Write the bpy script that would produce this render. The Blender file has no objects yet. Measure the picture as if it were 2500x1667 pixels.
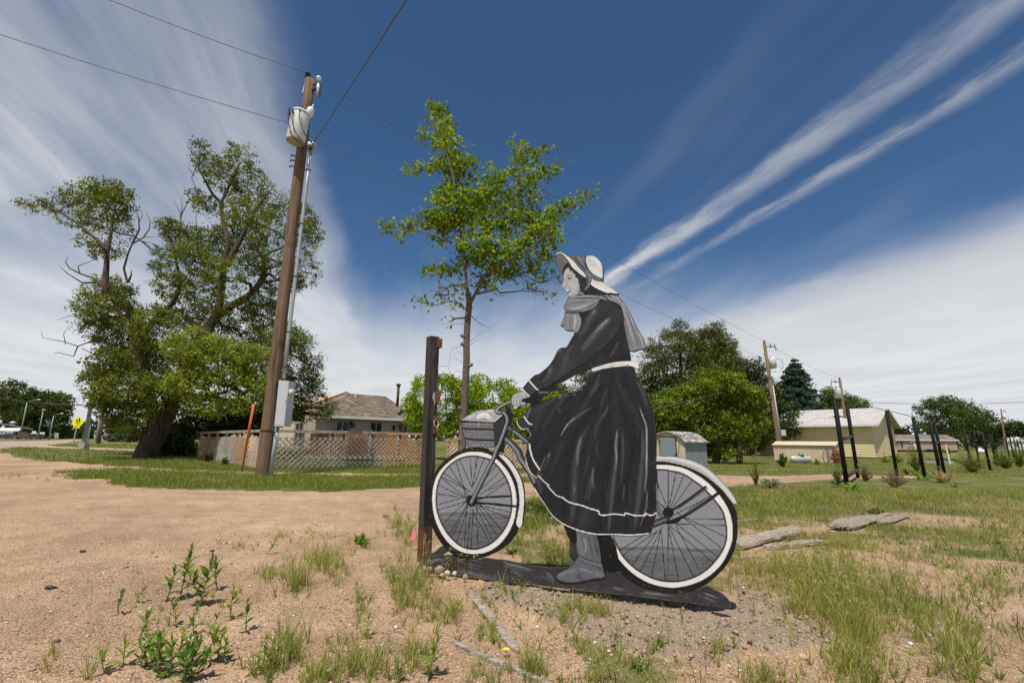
import bpy, bmesh, math, random
import numpy as np
from mathutils import Vector, Matrix

random.seed(7)
RNG = np.random.default_rng(7)
SC = bpy.context.scene
COL = SC.collection

# ------------------------------------------------------------------ camera
F, CX, CY = 1111.0, 1250.0, 833.5            # focal length and centre of the 2500 x 1667 photograph
CAM_H, PITCH, ROLL = 1.0, math.radians(12.3), math.radians(0.45)
cam_data = bpy.data.cameras.new('camera')
cam_data.sensor_width = 36.0
cam_data.lens = 36.0 * F / 2500.0
cam_data.clip_start, cam_data.clip_end = 0.05, 9000.0
cam = bpy.data.objects.new('camera', cam_data)
COL.objects.link(cam)
cam.matrix_world = (Matrix.Translation((0, 0, CAM_H)) @ Matrix.Rotation(math.pi / 2 + PITCH, 4, 'X')
     @ Matrix.Rotation(ROLL, 4, 'Z'))
SC.camera = cam

# ------------------------------------------------------------------ light
SUN_EL, SUN_AZ = math.radians(65), math.radians(194)      # behind the camera, a little to the left
SUN_DIR = Vector((math.sin(SUN_AZ) * math.cos(SUN_EL), math.cos(SUN_AZ) * math.cos(SUN_EL), math.sin(SUN_EL)))
sun_data = bpy.data.lights.new('sun', 'SUN')
sun_data.energy = 4.9
sun_data.angle = math.radians(0.53)
sun_data.color = (1.0, 0.94, 0.83)
sun = bpy.data.objects.new('sun', sun_data)
COL.objects.link(sun)
sun.rotation_euler = SUN_DIR.to_track_quat('Z', 'Y').to_euler()
sun.location = SUN_DIR * 60
SC.view_settings.view_transform = 'Standard'
SC.view_settings.look = 'None'
SC.view_settings.exposure = 0.0
SC.view_settings.gamma = 1.0
SC.view_settings.use_curve_mapping = False
SC.cycles.max_bounces = 8
SC.cycles.transparent_max_bounces = 8

# sky: clear Nishita blue under parallel bands of cirrus (a cloud sheet at one altitude)
SKY_STRENGTH = 0.10
world = bpy.data.worlds.new('World')
SC.world = world
world.use_nodes = True
wt = world.node_tree
wt.nodes.clear()

class NT:
 """short-hand for building node trees"""
 def __init__(s, t):
  s.t = t

 def n(s, typ, **kw):
  nd = s.t.nodes.new(typ)
  for k, v in kw.items():
   setattr(nd, k, v)
  return nd

 def put(s, sock, v):
  if isinstance(v, bpy.types.NodeSocket):
   s.t.links.new(v, sock)
  elif v is not None:
   sock.default_value = v

 def m(s, op, a, b=None, c=None, clamp=False):
  nd = s.n('ShaderNodeMath', operation=op)
  nd.use_clamp = clamp
  for i, v in enumerate((a, b, c)):
   if v is not None:
    s.put(nd.inputs[i], v)
  return nd.outputs[0]

 def ramp(s, x, a, b, c=0.0, d=1.0, smooth=True):
  nd = s.n('ShaderNodeMapRange', interpolation_type='SMOOTHSTEP' if smooth else 'LINEAR')
  for i, v in enumerate((x, a, b, c, d)):
   s.put(nd.inputs[i], v)
  return nd.outputs[0]

 def noise(s, vec, scale, detail=4, rough=0.55, dim='3D'):
  nd = s.n('ShaderNodeTexNoise', noise_dimensions=dim)
  s.put(nd.inputs['Vector'], vec)
  nd.inputs['Scale'].default_value = scale
  nd.inputs['Detail'].default_value = detail
  nd.inputs['Roughness'].default_value = rough
  return nd.outputs['Fac']

 def xyz(s, x, y, z=0.0):
  nd = s.n('ShaderNodeCombineXYZ')
  for i, v in enumerate((x, y, z)):
   s.put(nd.inputs[i], v)
  return nd.outputs[0]

 def mix(s, f, a, b, blend='MIX'):
  nd = s.n('ShaderNodeMix', data_type='RGBA', blend_type=blend)
  s.put(nd.inputs[0], f)
  for k, v in ((6, a), (7, b)):
   if not isinstance(v, bpy.types.NodeSocket):
    v = (*v[:3], 1.0)
   s.put(nd.inputs[k], v)
  return nd.outputs[2]

def build_sky():
 N = NT(wt)
 sky = N.n('ShaderNodeTexSky', sky_type='NISHITA')
 sky.sun_disc = False
 sky.sun_elevation = SUN_EL
 sky.sun_rotation = SUN_AZ
 sky.altitude = 1100
 sky.air_density = 1.0
 sky.dust_density = 0.6
 sky.ozone_density = 2.2
 tc = N.n('ShaderNodeTexCoord')
 nrm = N.n('ShaderNodeVectorMath', operation='NORMALIZE')
 wt.links.new(tc.outputs['Generated'], nrm.inputs[0])
 sp = N.n('ShaderNodeSeparateXYZ')
 wt.links.new(nrm.outputs[0], sp.inputs[0])
 x, y, z0 = sp.outputs
 z = N.m('MAXIMUM', z0, 0.03)
 a = math.radians(-15.1)                  # the bands run towards this azimuth
 ax, ay, bx, by = math.sin(a), math.cos(a), math.cos(a), -math.sin(a)
 U = N.m('DIVIDE', N.m('ADD', N.m('MULTIPLY', x, bx), N.m('MULTIPLY', y, by)), z)
 V = N.m('DIVIDE', N.m('ADD', N.m('MULTIPLY', x, ax), N.m('MULTIPLY', y, ay)), z)
 warp = N.m('SUBTRACT', N.noise(N.xyz(N.m('MULTIPLY', U, 1.0), N.m('MULTIPLY', V, 0.7), 3.1), 1.6, 5), 0.5)
 fine = N.m('SUBTRACT', N.noise(N.xyz(N.m('MULTIPLY', U, 1.0), N.m('MULTIPLY', V, 0.55), 9.0), 6.5, 6, 0.62), 0.5)
 Uw = N.m('ADD', U, N.m('ADD', N.m('MULTIPLY', warp, 0.20), N.m('MULTIPLY', fine, 0.05)))
 # far off the bands are seen edge-on: thin lines there melt together
 Us = N.m('MULTIPLY', Uw, N.ramp(z, 0.05, 0.45, 0.45, 1.0))
 streak = N.noise(N.xyz(N.m('MULTIPLY', Us, 3.0), N.m('MULTIPLY', V, 0.42), 1.0), 1.3, 4, 0.45)
 broad = N.noise(N.xyz(N.m('MULTIPLY', Uw, 1.1), N.m('MULTIPLY', V, 0.45), 5.0), 1.3, 3, 0.5)
 wisp = N.noise(N.xyz(N.m('MULTIPLY', Uw, 9.0), N.m('MULTIPLY', V, 2.2), 7.0), 1.4, 7, 0.65)
 fibre = N.noise(N.xyz(N.m('MULTIPLY', Us, 10.0), N.m('MULTIPLY', V, 1.1), 2.0), 1.5, 7, 0.62)
 # left sheet
 dl = N.ramp(Uw, -0.24, -0.44)
 dl = N.m('MULTIPLY', dl, N.m('ADD', N.ramp(streak, 0.25, 0.75, 0.30, 0.66), N.ramp(broad, 0.3, 0.72, -0.16, 0.20)))
 dl = N.m('MULTIPLY', dl, N.ramp(fibre, 0.3, 0.7, 0.86, 1.12))
 dl = N.m('MULTIPLY', dl, N.ramp(V, 0.5, 2.4, 0.68, 1.15), clamp=True)
 # the bright pair of streaks
 Uf = N.m('ADD', Uw, N.m('MULTIPLY', N.m('SUBTRACT', wisp, 0.5), 0.10))
 d1 = N.ramp(N.m('ABSOLUTE', N.m('SUBTRACT', Uf, 1.33)), 0.115, 0.0)
 d1 = N.m('MULTIPLY', d1, N.m('MULTIPLY', N.ramp(wisp, 0.2, 0.7, 0.35, 1.0), N.m('MULTIPLY', N.ramp(V, 0.3, 2.2, 0.46, 0.92), N.ramp(broad, 0.3, 0.7, 0.8, 1.1))))
 d1 = N.m('MULTIPLY', d1, N.ramp(V, 2.3, 3.6, 1.0, 0.0))
 d2 = N.ramp(N.m('ABSOLUTE', N.m('SUBTRACT', Uf, 1.56)), 0.075, 0.0)
 d2 = N.m('MULTIPLY', d2, N.m('MULTIPLY', N.ramp(wisp, 0.34, 0.66, 0.1, 1.0), N.ramp(V, 1.1, 2.9, 0.48, 0.12)))
 # low bank on the right
 db = N.ramp(N.m('ADD', U, N.m('ADD', N.m('MULTIPLY', warp, 0.7), N.m('MULTIPLY', fine, 0.2))), 2.25, 3.25, 0.0, 0.92)
 # haze of far cloud towards the horizon
 dh = N.ramp(N.m('ADD', z, N.m('MULTIPLY', N.m('SUBTRACT', streak, 0.5), 0.16)), 0.37, 0.12, 0.0, 0.97)
 veil = N.ramp(N.m('ADD', N.m('MULTIPLY', streak, 0.5), N.m('MULTIPLY', broad, 0.5)), 0.50, 0.78, 0.0, 0.13)
 keep = N.m('SUBTRACT', 1.0, dl)
 for d in (d1, d2, db, dh, veil):
  keep = N.m('MULTIPLY', keep, N.m('SUBTRACT', 1.0, d))
 dens = N.m('SUBTRACT', 1.0, keep, clamp=True)
 tone = N.ramp(N.m('ADD', N.m('MULTIPLY', broad, 0.6), N.m('MULTIPLY', streak, 0.4)), 0.3, 0.7, 0.90, 1.05)
 tone = N.m('MULTIPLY', tone, N.ramp(z, 0.06, 0.42, 1.12, 0.97))
 cl = N.n('ShaderNodeVectorMath', operation='SCALE')
 cl.inputs[0].default_value = tuple(v / SKY_STRENGTH for v in (0.66, 0.675, 0.70))
 N.put(cl.inputs['Scale'], tone)
 cool = N.n('ShaderNodeMix', data_type='RGBA', blend_type='MULTIPLY')
 cool.inputs[0].default_value = 1.0
 wt.links.new(sky.outputs[0], cool.inputs[6])
 cool.inputs[7].default_value = SKY_TINT
 col = N.mix(dens, cool.outputs[2], cl.outputs[0])
 bg = N.n('ShaderNodeBackground')
 wt.links.new(col, bg.inputs[0])
 bg.inputs[1].default_value = SKY_STRENGTH
 out = N.n('ShaderNodeOutputWorld')
 wt.links.new(bg.outputs[0], out.inputs[0])

SKY_TINT = (0.53, 0.75, 0.90, 1.0)
build_sky()

# ------------------------------------------------------------------ from the photograph to the place
def ray(px, py):
 u, v = (px - CX) / F, -(py - CY) / F
 c, s = math.cos(ROLL), math.sin(ROLL)
 u, v = c * u - s * v, s * u + c * v
 return Vector((u, math.cos(PITCH) - v * math.sin(PITCH), math.sin(PITCH) + v * math.cos(PITCH)))

def proj(P):
 x, y, z = P[0], P[1], P[2] - CAM_H
 d = y * math.cos(PITCH) + z * math.sin(PITCH)
 u, v = x / d, (-y * math.sin(PITCH) + z * math.cos(PITCH)) / d
 c, s = math.cos(-ROLL), math.sin(-ROLL)
 return (CX + F * (c * u - s * v), CY - F * (s * u + c * v))

def depth(P):
 return P[1] * math.cos(PITCH) + (P[2] - CAM_H) * math.sin(PITCH)

def gz(x, y):
 """height of the land: it falls gently from left to right"""
 return -0.5 * np.tanh(np.asarray(x, float) / 40.0)

def G(px, py):
 """the point of the ground seen at a pixel"""
 d = ray(px, py)
 z = 0.0
 for _ in range(8):
  t = (z - CAM_H) / d.z if abs(d.z) > 1e-6 else 1e4
  if t < 0 or t > 900:
   t = 900.0
  z = float(gz(d.x * t, d.y * t))
 return Vector((d.x * t, d.y * t, z))

def W(px, py, Y):
 d = ray(px, py)
 t = Y / d.y
 return Vector((d.x * t, Y, CAM_H + d.z * t))

def up(P, py):
 """the height above P (straight up) that shows at row py"""
 lo, hi = -5.0, 60.0
 for _ in range(50):
  mid = (lo + hi) / 2
  if proj((P[0], P[1], mid))[1] > py:
   lo = mid
  else:
   hi = mid
 return Vector((P[0], P[1], lo))

def along(P, e, px, hi=80.0):
 """how far to go from P along e until column px is reached"""
 lo = 0.0
 s0 = proj(P)[0] < px
 for _ in range(60):
  mid = (lo + hi) / 2
  Q = P + e * mid
  if (proj(Q)[0] < px) == s0 and depth(Q) > 0.1:
   lo = mid
  else:
   hi = mid
 return lo

GA = math.radians(43.4)                       # the street grid
DIR_A = Vector((-math.sin(GA), math.cos(GA), 0))     # away and to the left
DIR_B = Vector((math.cos(GA), math.sin(GA), 0))      # away and to the right
UP = Vector((0, 0, 1))

# ------------------------------------------------------------------ helpers
WLOC = {}

def tag(o, label=None, cat=None, group=None, kind=None):
 for k, v in (('label', label), ('category', cat), ('group', group), ('kind', kind)):
  if v:
   o[k] = v
 return o

def thing(name, label, cat, loc, group=None):
 o = bpy.data.objects.new(name, None)
 o.empty_display_size = 0.3
 COL.objects.link(o)
 o.location = loc
 WLOC[o.name] = Vector(loc)
 return tag(o, label, cat, group)

def link_mesh(name, me, parent=None, loc=(0, 0, 0)):
 o = bpy.data.objects.new(name, me)
 COL.objects.link(o)
 if parent is not None:
  o.parent = parent
  WLOC[o.name] = WLOC[parent.name]
 else:
  o.location = loc
  WLOC[o.name] = Vector(loc)
 return o

class MB:
 def __init__(s):
  s.v, s.f = [], []

 def add(s, verts, faces):
  k = len(s.v)
  s.v += [Vector(p) for p in verts]
  s.f += [tuple(i + k for i in f) for f in faces]
  return s

 def box(s, c, size, ax=None):
  c = Vector(c)
  ex, ey, ez = ax or (Vector((1, 0, 0)), Vector((0, 1, 0)), UP)
  hx, hy, hz = size[0] / 2, size[1] / 2, size[2] / 2
  vs = [c + ex * (hx * i) + ey * (hy * j) + ez * (hz * k) for k in (-1, 1) for j in (-1, 1) for i in (-1, 1)]
  return s.add(vs, [(0, 2, 3, 1), (4, 5, 7, 6), (0, 1, 5, 4), (2, 6, 7, 3), (0, 4, 6, 2), (1, 3, 7, 5)])

 def bar(s, p, q, w, h, side=None):
  """a square bar from p to q; w across `side`, h across the other way"""
  p, q = Vector(p), Vector(q)
  d = (q - p)
  L = d.length
  d.normalize()
  side = Vector(side) if side is not None else (d.cross(UP) if abs(d.z) < 0.95 else Vector((1, 0, 0)))
  side = (side - d * side.dot(d)).normalized()
  return s.box((p + q) / 2, (L, w, h), (d, side, d.cross(side).normalized()))

 def tube(s, pts, rad, n=6, cap=True):
  pts = [Vector(p) for p in pts]
  if not hasattr(rad, '__len__'):
   rad = [rad] * len(pts)
  k = len(s.v)
  ref = None
  for i, p in enumerate(pts):
   d = (pts[min(i + 1, len(pts) - 1)] - pts[max(i - 1, 0)])
   if d.length < 1e-9:
    d = Vector((0, 0, 1))
   d.normalize()
   if ref is None:
    ref = d.orthogonal().normalized()
   ref = (ref - d * ref.dot(d))
   if ref.length < 1e-6:
    ref = d.orthogonal()
   ref.normalize()
   b = d.cross(ref)
   for j in range(n):
    a = 2 * math.pi * j / n
    s.v.append(p + (ref * math.cos(a) + b * math.sin(a)) * rad[i])
  for i in range(len(pts) - 1):
   for j in range(n):
    a, b2 = k + i * n + j, k + i * n + (j + 1) % n
    s.f.append((a, b2, b2 + n, a + n))
  if cap:
   s.f.append(tuple(k + j for j in reversed(range(n))))
   s.f.append(tuple(k + (len(pts) - 1) * n + j for j in range(n)))
  return s

 def prism(s, poly, d):
  """a flat polygon (3D points) pushed along d"""
  d = Vector(d)
  n = len(poly)
  vs = [Vector(p) for p in poly] + [Vector(p) + d for p in poly]
  return s.add(vs, [tuple(range(n)), tuple(reversed(range(n, 2 * n)))] +
      [(i, i + n, (i + 1) % n + n, (i + 1) % n) for i in range(n)])

 def ball(s, c, r, n=8, m=5, sq=(1, 1, 1)):
  c = Vector(c)
  pts, fs = [], []
  for i in range(m + 1):
   t = math.pi * i / m
   for j in range(n):
    a = 2 * math.pi * j / n
    pts.append(c + Vector((r * sq[0] * math.sin(t) * math.cos(a), r * sq[1] * math.sin(t) * math.sin(a),
          r * sq[2] * math.cos(t))))
  for i in range(m):
   for j in range(n):
    fs.append((i * n + j, (i + 1) * n + j, (i + 1) * n + (j + 1) % n, i * n + (j + 1) % n))
  return s.add(pts, fs)

 def obj(s, name, mat, parent=None, smooth=False, loc=None):
  base = WLOC[parent.name] if parent is not None else Vector(loc if loc is not None else (0, 0, 0))
  me = bpy.data.meshes.new(name)
  me.from_pydata([tuple(p - base) for p in s.v], [], s.f)
  me.validate()
  bm = bmesh.new()
  bm.from_mesh(me)
  bmesh.ops.remove_doubles(bm, verts=bm.verts, dist=1e-6)
  bmesh.ops.recalc_face_normals(bm, faces=bm.faces)
  bm.to_mesh(me)
  bm.free()
  if smooth:
   me.polygons.foreach_set('use_smooth', [True] * len(me.polygons))
  me.materials.append(mat)
  return link_mesh(name, me, parent, base)

def np_mesh(name, V, Fa, mat, parent=None, col=None, smooth=False, loc=(0, 0, 0)):
 """large mesh from arrays; Fa is (n,3) or (n,4); col is per vertex"""
 base = np.array(WLOC[parent.name] if parent is not None else loc)
 V = np.asarray(V, np.float32) - base.astype(np.float32)
 Fa = np.asarray(Fa, np.int32)
 me = bpy.data.meshes.new(name)
 me.vertices.add(len(V))
 me.vertices.foreach_set('co', V.ravel())
 k = Fa.shape[1]
 me.loops.add(Fa.size)
 me.loops.foreach_set('vertex_index', Fa.ravel())
 me.polygons.add(len(Fa))
 me.polygons.foreach_set('loop_start', np.arange(0, Fa.size, k, dtype=np.int32))
 me.polygons.foreach_set('loop_total', np.full(len(Fa), k, np.int32))
 if smooth:
  me.polygons.foreach_set('use_smooth', np.ones(len(Fa), bool))
 if col is not None:
  at = me.color_attributes.new('col', 'FLOAT_COLOR', 'POINT')
  c4 = np.ones((len(V), 4), np.float32)
  c4[:, :3] = col
  at.data.foreach_set('color', c4.ravel())
 me.update(calc_edges=True)
 me.materials.append(mat)
 return link_mesh(name, me, parent, tuple(base))

def vnoise(x, y, seed=0):
 """smooth value noise, 0..1"""
 xi, yi = np.floor(x).astype(np.int64), np.floor(y).astype(np.int64)
 xf, yf = x - xi, y - yi
 xf, yf = xf * xf * (3 - 2 * xf), yf * yf * (3 - 2 * yf)

 def h(i, j):
  n = (i * 374761393 + j * 668265263 + seed * 1442695041) & 0xffffffff
  n = ((n ^ (n >> 13)) * 1274126177) & 0xffffffff
  return ((n ^ (n >> 16)) & 0xffff) / 65535.0
 return ((h(xi, yi) * (1 - xf) + h(xi + 1, yi) * xf) * (1 - yf) +
   (h(xi, yi + 1) * (1 - xf) + h(xi + 1, yi + 1) * xf) * yf)

def fbm(x, y, seed=0, oct=4):
 r, a, t = 0, 0.5, 0
 for i in range(oct):
  r = r + a * vnoise(x * 2 ** i, y * 2 ** i, seed + i)
  t += a
  a *= 0.5
 return r / t

def pip(x, y, poly):
 """points inside a polygon (arrays)"""
 ins = np.zeros(np.shape(x), bool)
 n = len(poly)
 for i in range(n):
  x1, y1 = poly[i][0], poly[i][1]
  x2, y2 = poly[(i + 1) % n][0], poly[(i + 1) % n][1]
  if y1 == y2:
   continue
  c = (y1 > y) != (y2 > y)
  ins ^= c & (x < (x2 - x1) * (y - y1) / (y2 - y1) + x1)
 return ins

def lin(c):
 """8-bit sRGB to linear"""
 return tuple(((v / 255) / 12.92 if v / 255 < 0.04045 else ((v / 255 + 0.055) / 1.055) ** 2.4) for v in c)

# ------------------------------------------------------------------ materials
def new_mat(name):
 m = bpy.data.materials.new(name)
 m.use_nodes = True
 m.node_tree.nodes.clear()
 return m, NT(m.node_tree)

def finish(m, N, shader):
 o = N.n('ShaderNodeOutputMaterial')
 m.node_tree.links.new(shader, o.inputs[0])
 return m

def bsdf(N, col, rough=0.7, metal=0.0, normal=None, spec=0.4):
 b = N.n('ShaderNodeBsdfPrincipled')
 if not isinstance(col, bpy.types.NodeSocket):
  col = (*col[:3], 1.0)
 N.put(b.inputs['Base Color'], col)
 N.put(b.inputs['Roughness'], rough)
 b.inputs['Metallic'].default_value = metal
 b.inputs['Specular IOR Level'].default_value = spec
 if normal is not None:
  N.put(b.inputs['Normal'], normal)
 return b.outputs[0]

def bump(N, h, strength=0.4, dist=0.01):
 b = N.n('ShaderNodeBump')
 b.inputs['Strength'].default_value = strength
 b.inputs['Distance'].default_value = dist
 N.put(b.inputs['Height'], h)
 return b.outputs[0]

def pos(N):
 return N.n('ShaderNodeNewGeometry').outputs['Position']

def objrand(N):
 return N.n('ShaderNodeObjectInfo').outputs['Random']

def scalevec(N, v, s):
 nd = N.n('ShaderNodeVectorMath', operation='MULTIPLY')
 N.put(nd.inputs[0], v)
 nd.inputs[1].default_value = s
 return nd.outputs[0]

def plain(name, c, rough=0.6, var=0.18, scale=3.0, stretch=(1, 1, 1), metal=0.0, dirt=None, dirt_amt=0.3, bs=0.15,
   bscale=40, spec=0.4, rnd=0.0, bdist=0.004):
 """a worn surface: two close tones in noise, optional dirt blotches, fine relief"""
 m, N = new_mat(name)
 p = scalevec(N, pos(N), stretch)
 n1 = N.noise(p, scale, 6, 0.6)
 a = tuple(v * (1 - var) for v in c)
 b = tuple(min(1, v * (1 + var)) for v in c)
 col = N.mix(N.ramp(n1, 0.3, 0.7), a, b)
 if dirt:
  n2 = N.noise(p, scale * 0.37, 7, 0.7)
  col = N.mix(N.ramp(n2, 0.48, 0.72, 0, dirt_amt), col, dirt)
 if rnd:
  col = N.mix(1.0, col, N.xyz(*[N.ramp(objrand(N), 0, 1, 1 - rnd, 1 + rnd, False)] * 3), 'MULTIPLY')
 nb = bump(N, N.noise(p, bscale, 4, 0.6), bs, bdist) if bs else None
 return finish(m, N, bsdf(N, col, rough, metal, nb, spec))

def wood_mat(name, c1, c2, stretch=(30, 30, 2.0), rough=0.85, bs=0.5, dark=None):
 m, N = new_mat(name)
 p = scalevec(N, pos(N), stretch)
 g = N.noise(p, 1.0, 8, 0.65)
 blot = N.noise(pos(N), 1.3, 4, 0.5)
 col = N.mix(N.ramp(g, 0.32, 0.68), c1, c2)
 if dark:
  col = N.mix(N.ramp(N.m('ADD', N.m('MULTIPLY', g, 0.5), N.m('MULTIPLY', blot, 0.5)), 0.52, 0.66, 0, 0.75), col, dark)
 col = N.mix(1.0, col, N.xyz(*[N.ramp(blot, 0.3, 0.7, 0.8, 1.15)] * 3), 'MULTIPLY')
 return finish(m, N, bsdf(N, col, rough, 0, bump(N, g, bs, 0.01), 0.25))

def leaf_mat(name, trans=0.42, gloss=0.012, rough=0.5):
 m, N = new_mat(name)
 at = N.n('ShaderNodeAttribute', attribute_name='col')
 c = at.outputs['Color']
 d = N.n('ShaderNodeBsdfDiffuse')
 t = N.n('ShaderNodeBsdfTranslucent')
 g = N.n('ShaderNodeBsdfGlossy')
 g.inputs['Roughness'].default_value = rough
 N.put(d.inputs[0], c)
 N.put(t.inputs[0], N.mix(1.0, c, (1.3, 1.3, 0.5), 'MULTIPLY'))
 g.inputs[0].default_value = (0.8, 0.85, 0.9, 1)
 mx = N.n('ShaderNodeMixShader')
 mx.inputs[0].default_value = trans
 m.node_tree.links.new(d.outputs[0], mx.inputs[1])
 m.node_tree.links.new(t.outputs[0], mx.inputs[2])
 m2 = N.n('ShaderNodeMixShader')
 m2.inputs[0].default_value = gloss
 m.node_tree.links.new(mx.outputs[0], m2.inputs[1])
 m.node_tree.links.new(g.outputs[0], m2.inputs[2])
 return finish(m, N, m2.outputs[0])

def attr_mat(name, rough=0.6, spec=0.4, bscale=0, bs=0.2, stretch=(1, 1, 1)):
 m, N = new_mat(name)
 at = N.n('ShaderNodeAttribute', attribute_name='col')
 nb = bump(N, N.noise(scalevec(N, pos(N), stretch), bscale, 5, 0.6), bs, 0.003) if bscale else None
 return finish(m, N, bsdf(N, at.outputs['Color'], rough, 0, nb, spec))

MAT = {}
MAT['leaf'] = leaf_mat('leaf')
MAT['needle'] = leaf_mat('needle', 0.18, 0.008)
MAT['blade'] = leaf_mat('grass_blade', 0.40, 0.012)
MAT['bark'] = wood_mat('bark', (0.05, 0.038, 0.03), (0.125, 0.098, 0.078), (9, 9, 2.2), 0.95, 0.9)
MAT['bark_young'] = wood_mat('young_bark', (0.10, 0.075, 0.065), (0.20, 0.155, 0.13), (25, 25, 40), 0.85, 0.4)
MAT['dead_wood'] = wood_mat('dead_wood', (0.17, 0.14, 0.12), (0.30, 0.26, 0.23), (20, 20, 5), 0.9, 0.3)
MAT['pole_wood'] = wood_mat('pole_wood', (0.085, 0.055, 0.036), (0.27, 0.18, 0.115), (34, 34, 0.8), 0.9, 1.0, (0.035, 0.024, 0.018))
MAT['grey_wood'] = wood_mat('grey_wood', (0.22, 0.19, 0.16), (0.42, 0.37, 0.32), (14, 14, 14), 0.9, 0.4)
MAT['tan_wood'] = wood_mat('tan_wood', (0.30, 0.18, 0.095), (0.50, 0.33, 0.20), (14, 14, 14), 0.85, 0.3)
MAT['deck_wood'] = wood_mat('deck_wood', (0.17, 0.08, 0.032), (0.30, 0.155, 0.07), (18, 18, 3), 0.8, 0.2)
MAT['weathered'] = wood_mat('weathered', (0.24, 0.17, 0.125), (0.50, 0.39, 0.31), (7, 55, 55), 0.95, 0.9, (0.10, 0.07, 0.05))
MAT['transformer'] = plain('transformer_paint', (0.60, 0.62, 0.62), 0.45, 0.06, 2, dirt=(0.35, 0.31, 0.26), dirt_amt=0.2, bs=0.05)
MAT['transformer_base'] = plain('transformer_base', (0.40, 0.35, 0.26), 0.7, 0.15, 6)
MAT['porcelain'] = plain('porcelain', (0.72, 0.72, 0.72), 0.25, 0.04, 5, bs=0)
MAT['dark_metal'] = plain('dark_metal', (0.03, 0.03, 0.032), 0.55, 0.25, 12, metal=0.3)
MAT['galv'] = plain('galvanised', (0.38, 0.41, 0.43), 0.5, 0.12, 9, metal=0.35, bs=0.08)
MAT['lamp_steel'] = plain('lamp_steel', (0.25, 0.30, 0.31), 0.5, 0.12, 4, metal=0.25)
MAT['meter_grey'] = plain('meter_grey', (0.52, 0.55, 0.58), 0.45, 0.05, 4, metal=0.1, dirt=(0.3, 0.29, 0.27), dirt_amt=0.25, bs=0.04)
MAT['pvc'] = plain('pvc', (0.42, 0.50, 0.53), 0.4, 0.06, 5, bs=0.03)
MAT['glass_clear'] = plain('meter_glass', (0.55, 0.57, 0.55), 0.08, 0.1, 20, bs=0)
MAT['orange'] = plain('orange_marker', (0.62, 0.125, 0.03), 0.55, 0.15, 6, dirt=(0.35, 0.12, 0.06), dirt_amt=0.6)
MAT['wire'] = plain('wire', (0.10, 0.10, 0.105), 0.5, 0.1, 5, bs=0)
MAT['concrete'] = plain('concrete', (0.36, 0.33, 0.29), 0.9, 0.12, 8, dirt=(0.2, 0.18, 0.15), dirt_amt=0.4, bs=0.4)
MAT['white_paint'] = plain('white_paint', (0.72, 0.72, 0.71), 0.55, 0.05, 3, dirt=(0.45, 0.43, 0.40), dirt_amt=0.3)
MAT['black_paint'] = plain('black_paint', (0.012, 0.012, 0.014), 0.5, 0.4, 14, dirt=(0.05, 0.045, 0.042), dirt_amt=0.5)
MAT['glass'] = plain('window_glass', (0.02, 0.025, 0.03), 0.06, 0.3, 2, bs=0, spec=0.7)
# ------------------------------------------------------------------ the ground
def WP(pts):
 return [tuple(G(*p)[:2]) for p in pts]

LAWN_B = WP([(-70, 1103), (0, 1098), (30, 1091), (140, 1093), (335, 1101), (336, 1084), (480, 1081), (700, 1080), (1260, 1083),
    (1560, 1090), (1560, 1150), (1260, 1158), (1020, 1158), (820, 1154), (593, 1151.5), (383, 1142), (314, 1138), (105, 1127), (0, 1107)])
LAWN_A = WP([(170, 1153), (240, 1146), (314, 1143.5), (383, 1147), (593, 1157), (820, 1161), (1020, 1163), (1150, 1164), (1320, 1164),
    (1320, 1177), (1150, 1180), (1020, 1187), (819, 1200), (558, 1196), (436, 1194), (349, 1188), (261, 1182), (200, 1168)])
LAWN_C = WP([(108, 1086.5), (175, 1081), (340, 1082), (500, 1084), (500, 1095), (335, 1096.5), (140, 1090)])
LAWN_R = WP([(1540, 1083), (2000, 1088), (2700, 1094), (2700, 1170), (2300, 1164), (2040, 1158), (1900, 1161), (1730, 1161), (1540, 1161)])
FIELD = WP([(1400, 1200), (1560, 1193), (1730, 1188), (1900, 1180), (2040, 1168), (2300, 1163), (2700, 1168), (3600, 1300),
   (3600, 1900), (1900, 1950), (1500, 1700), (1330, 1500), (1260, 1420), (1240, 1300), (1230, 1240)])
ROAD = WP([(-500, 1082), (0, 1077), (100, 1076), (188, 1072.5), (203, 1074), (150, 1082), (110, 1086), (60, 1090), (0, 1094), (-500, 1120)])
WALK = WP([(108, 1087), (140, 1090.5), (335, 1097), (500, 1095.5), (500, 1099.5), (335, 1100.5), (140, 1093), (60, 1091)])
SOIL = WP([(1120, 1420), (1300, 1440), (1500, 1462), (1790, 1500), (1840, 1410), (1780, 1380), (1860, 1440), (2010, 1500), (2060, 1560), (1900, 1600),
   (1700, 1640), (1500, 1560), (1300, 1500), (1150, 1465)])
BARE = [(G(2280, 1265), 0.9, 0.5), (G(2120, 1385), 0.75, 0.3), (G(2000, 1290), 0.55, 0.2), (G(2330, 1420), 0.9, 0.3), (G(2300, 1560), 0.7, 0.35), (G(2000, 1620), 0.6, 0.3)]

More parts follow.
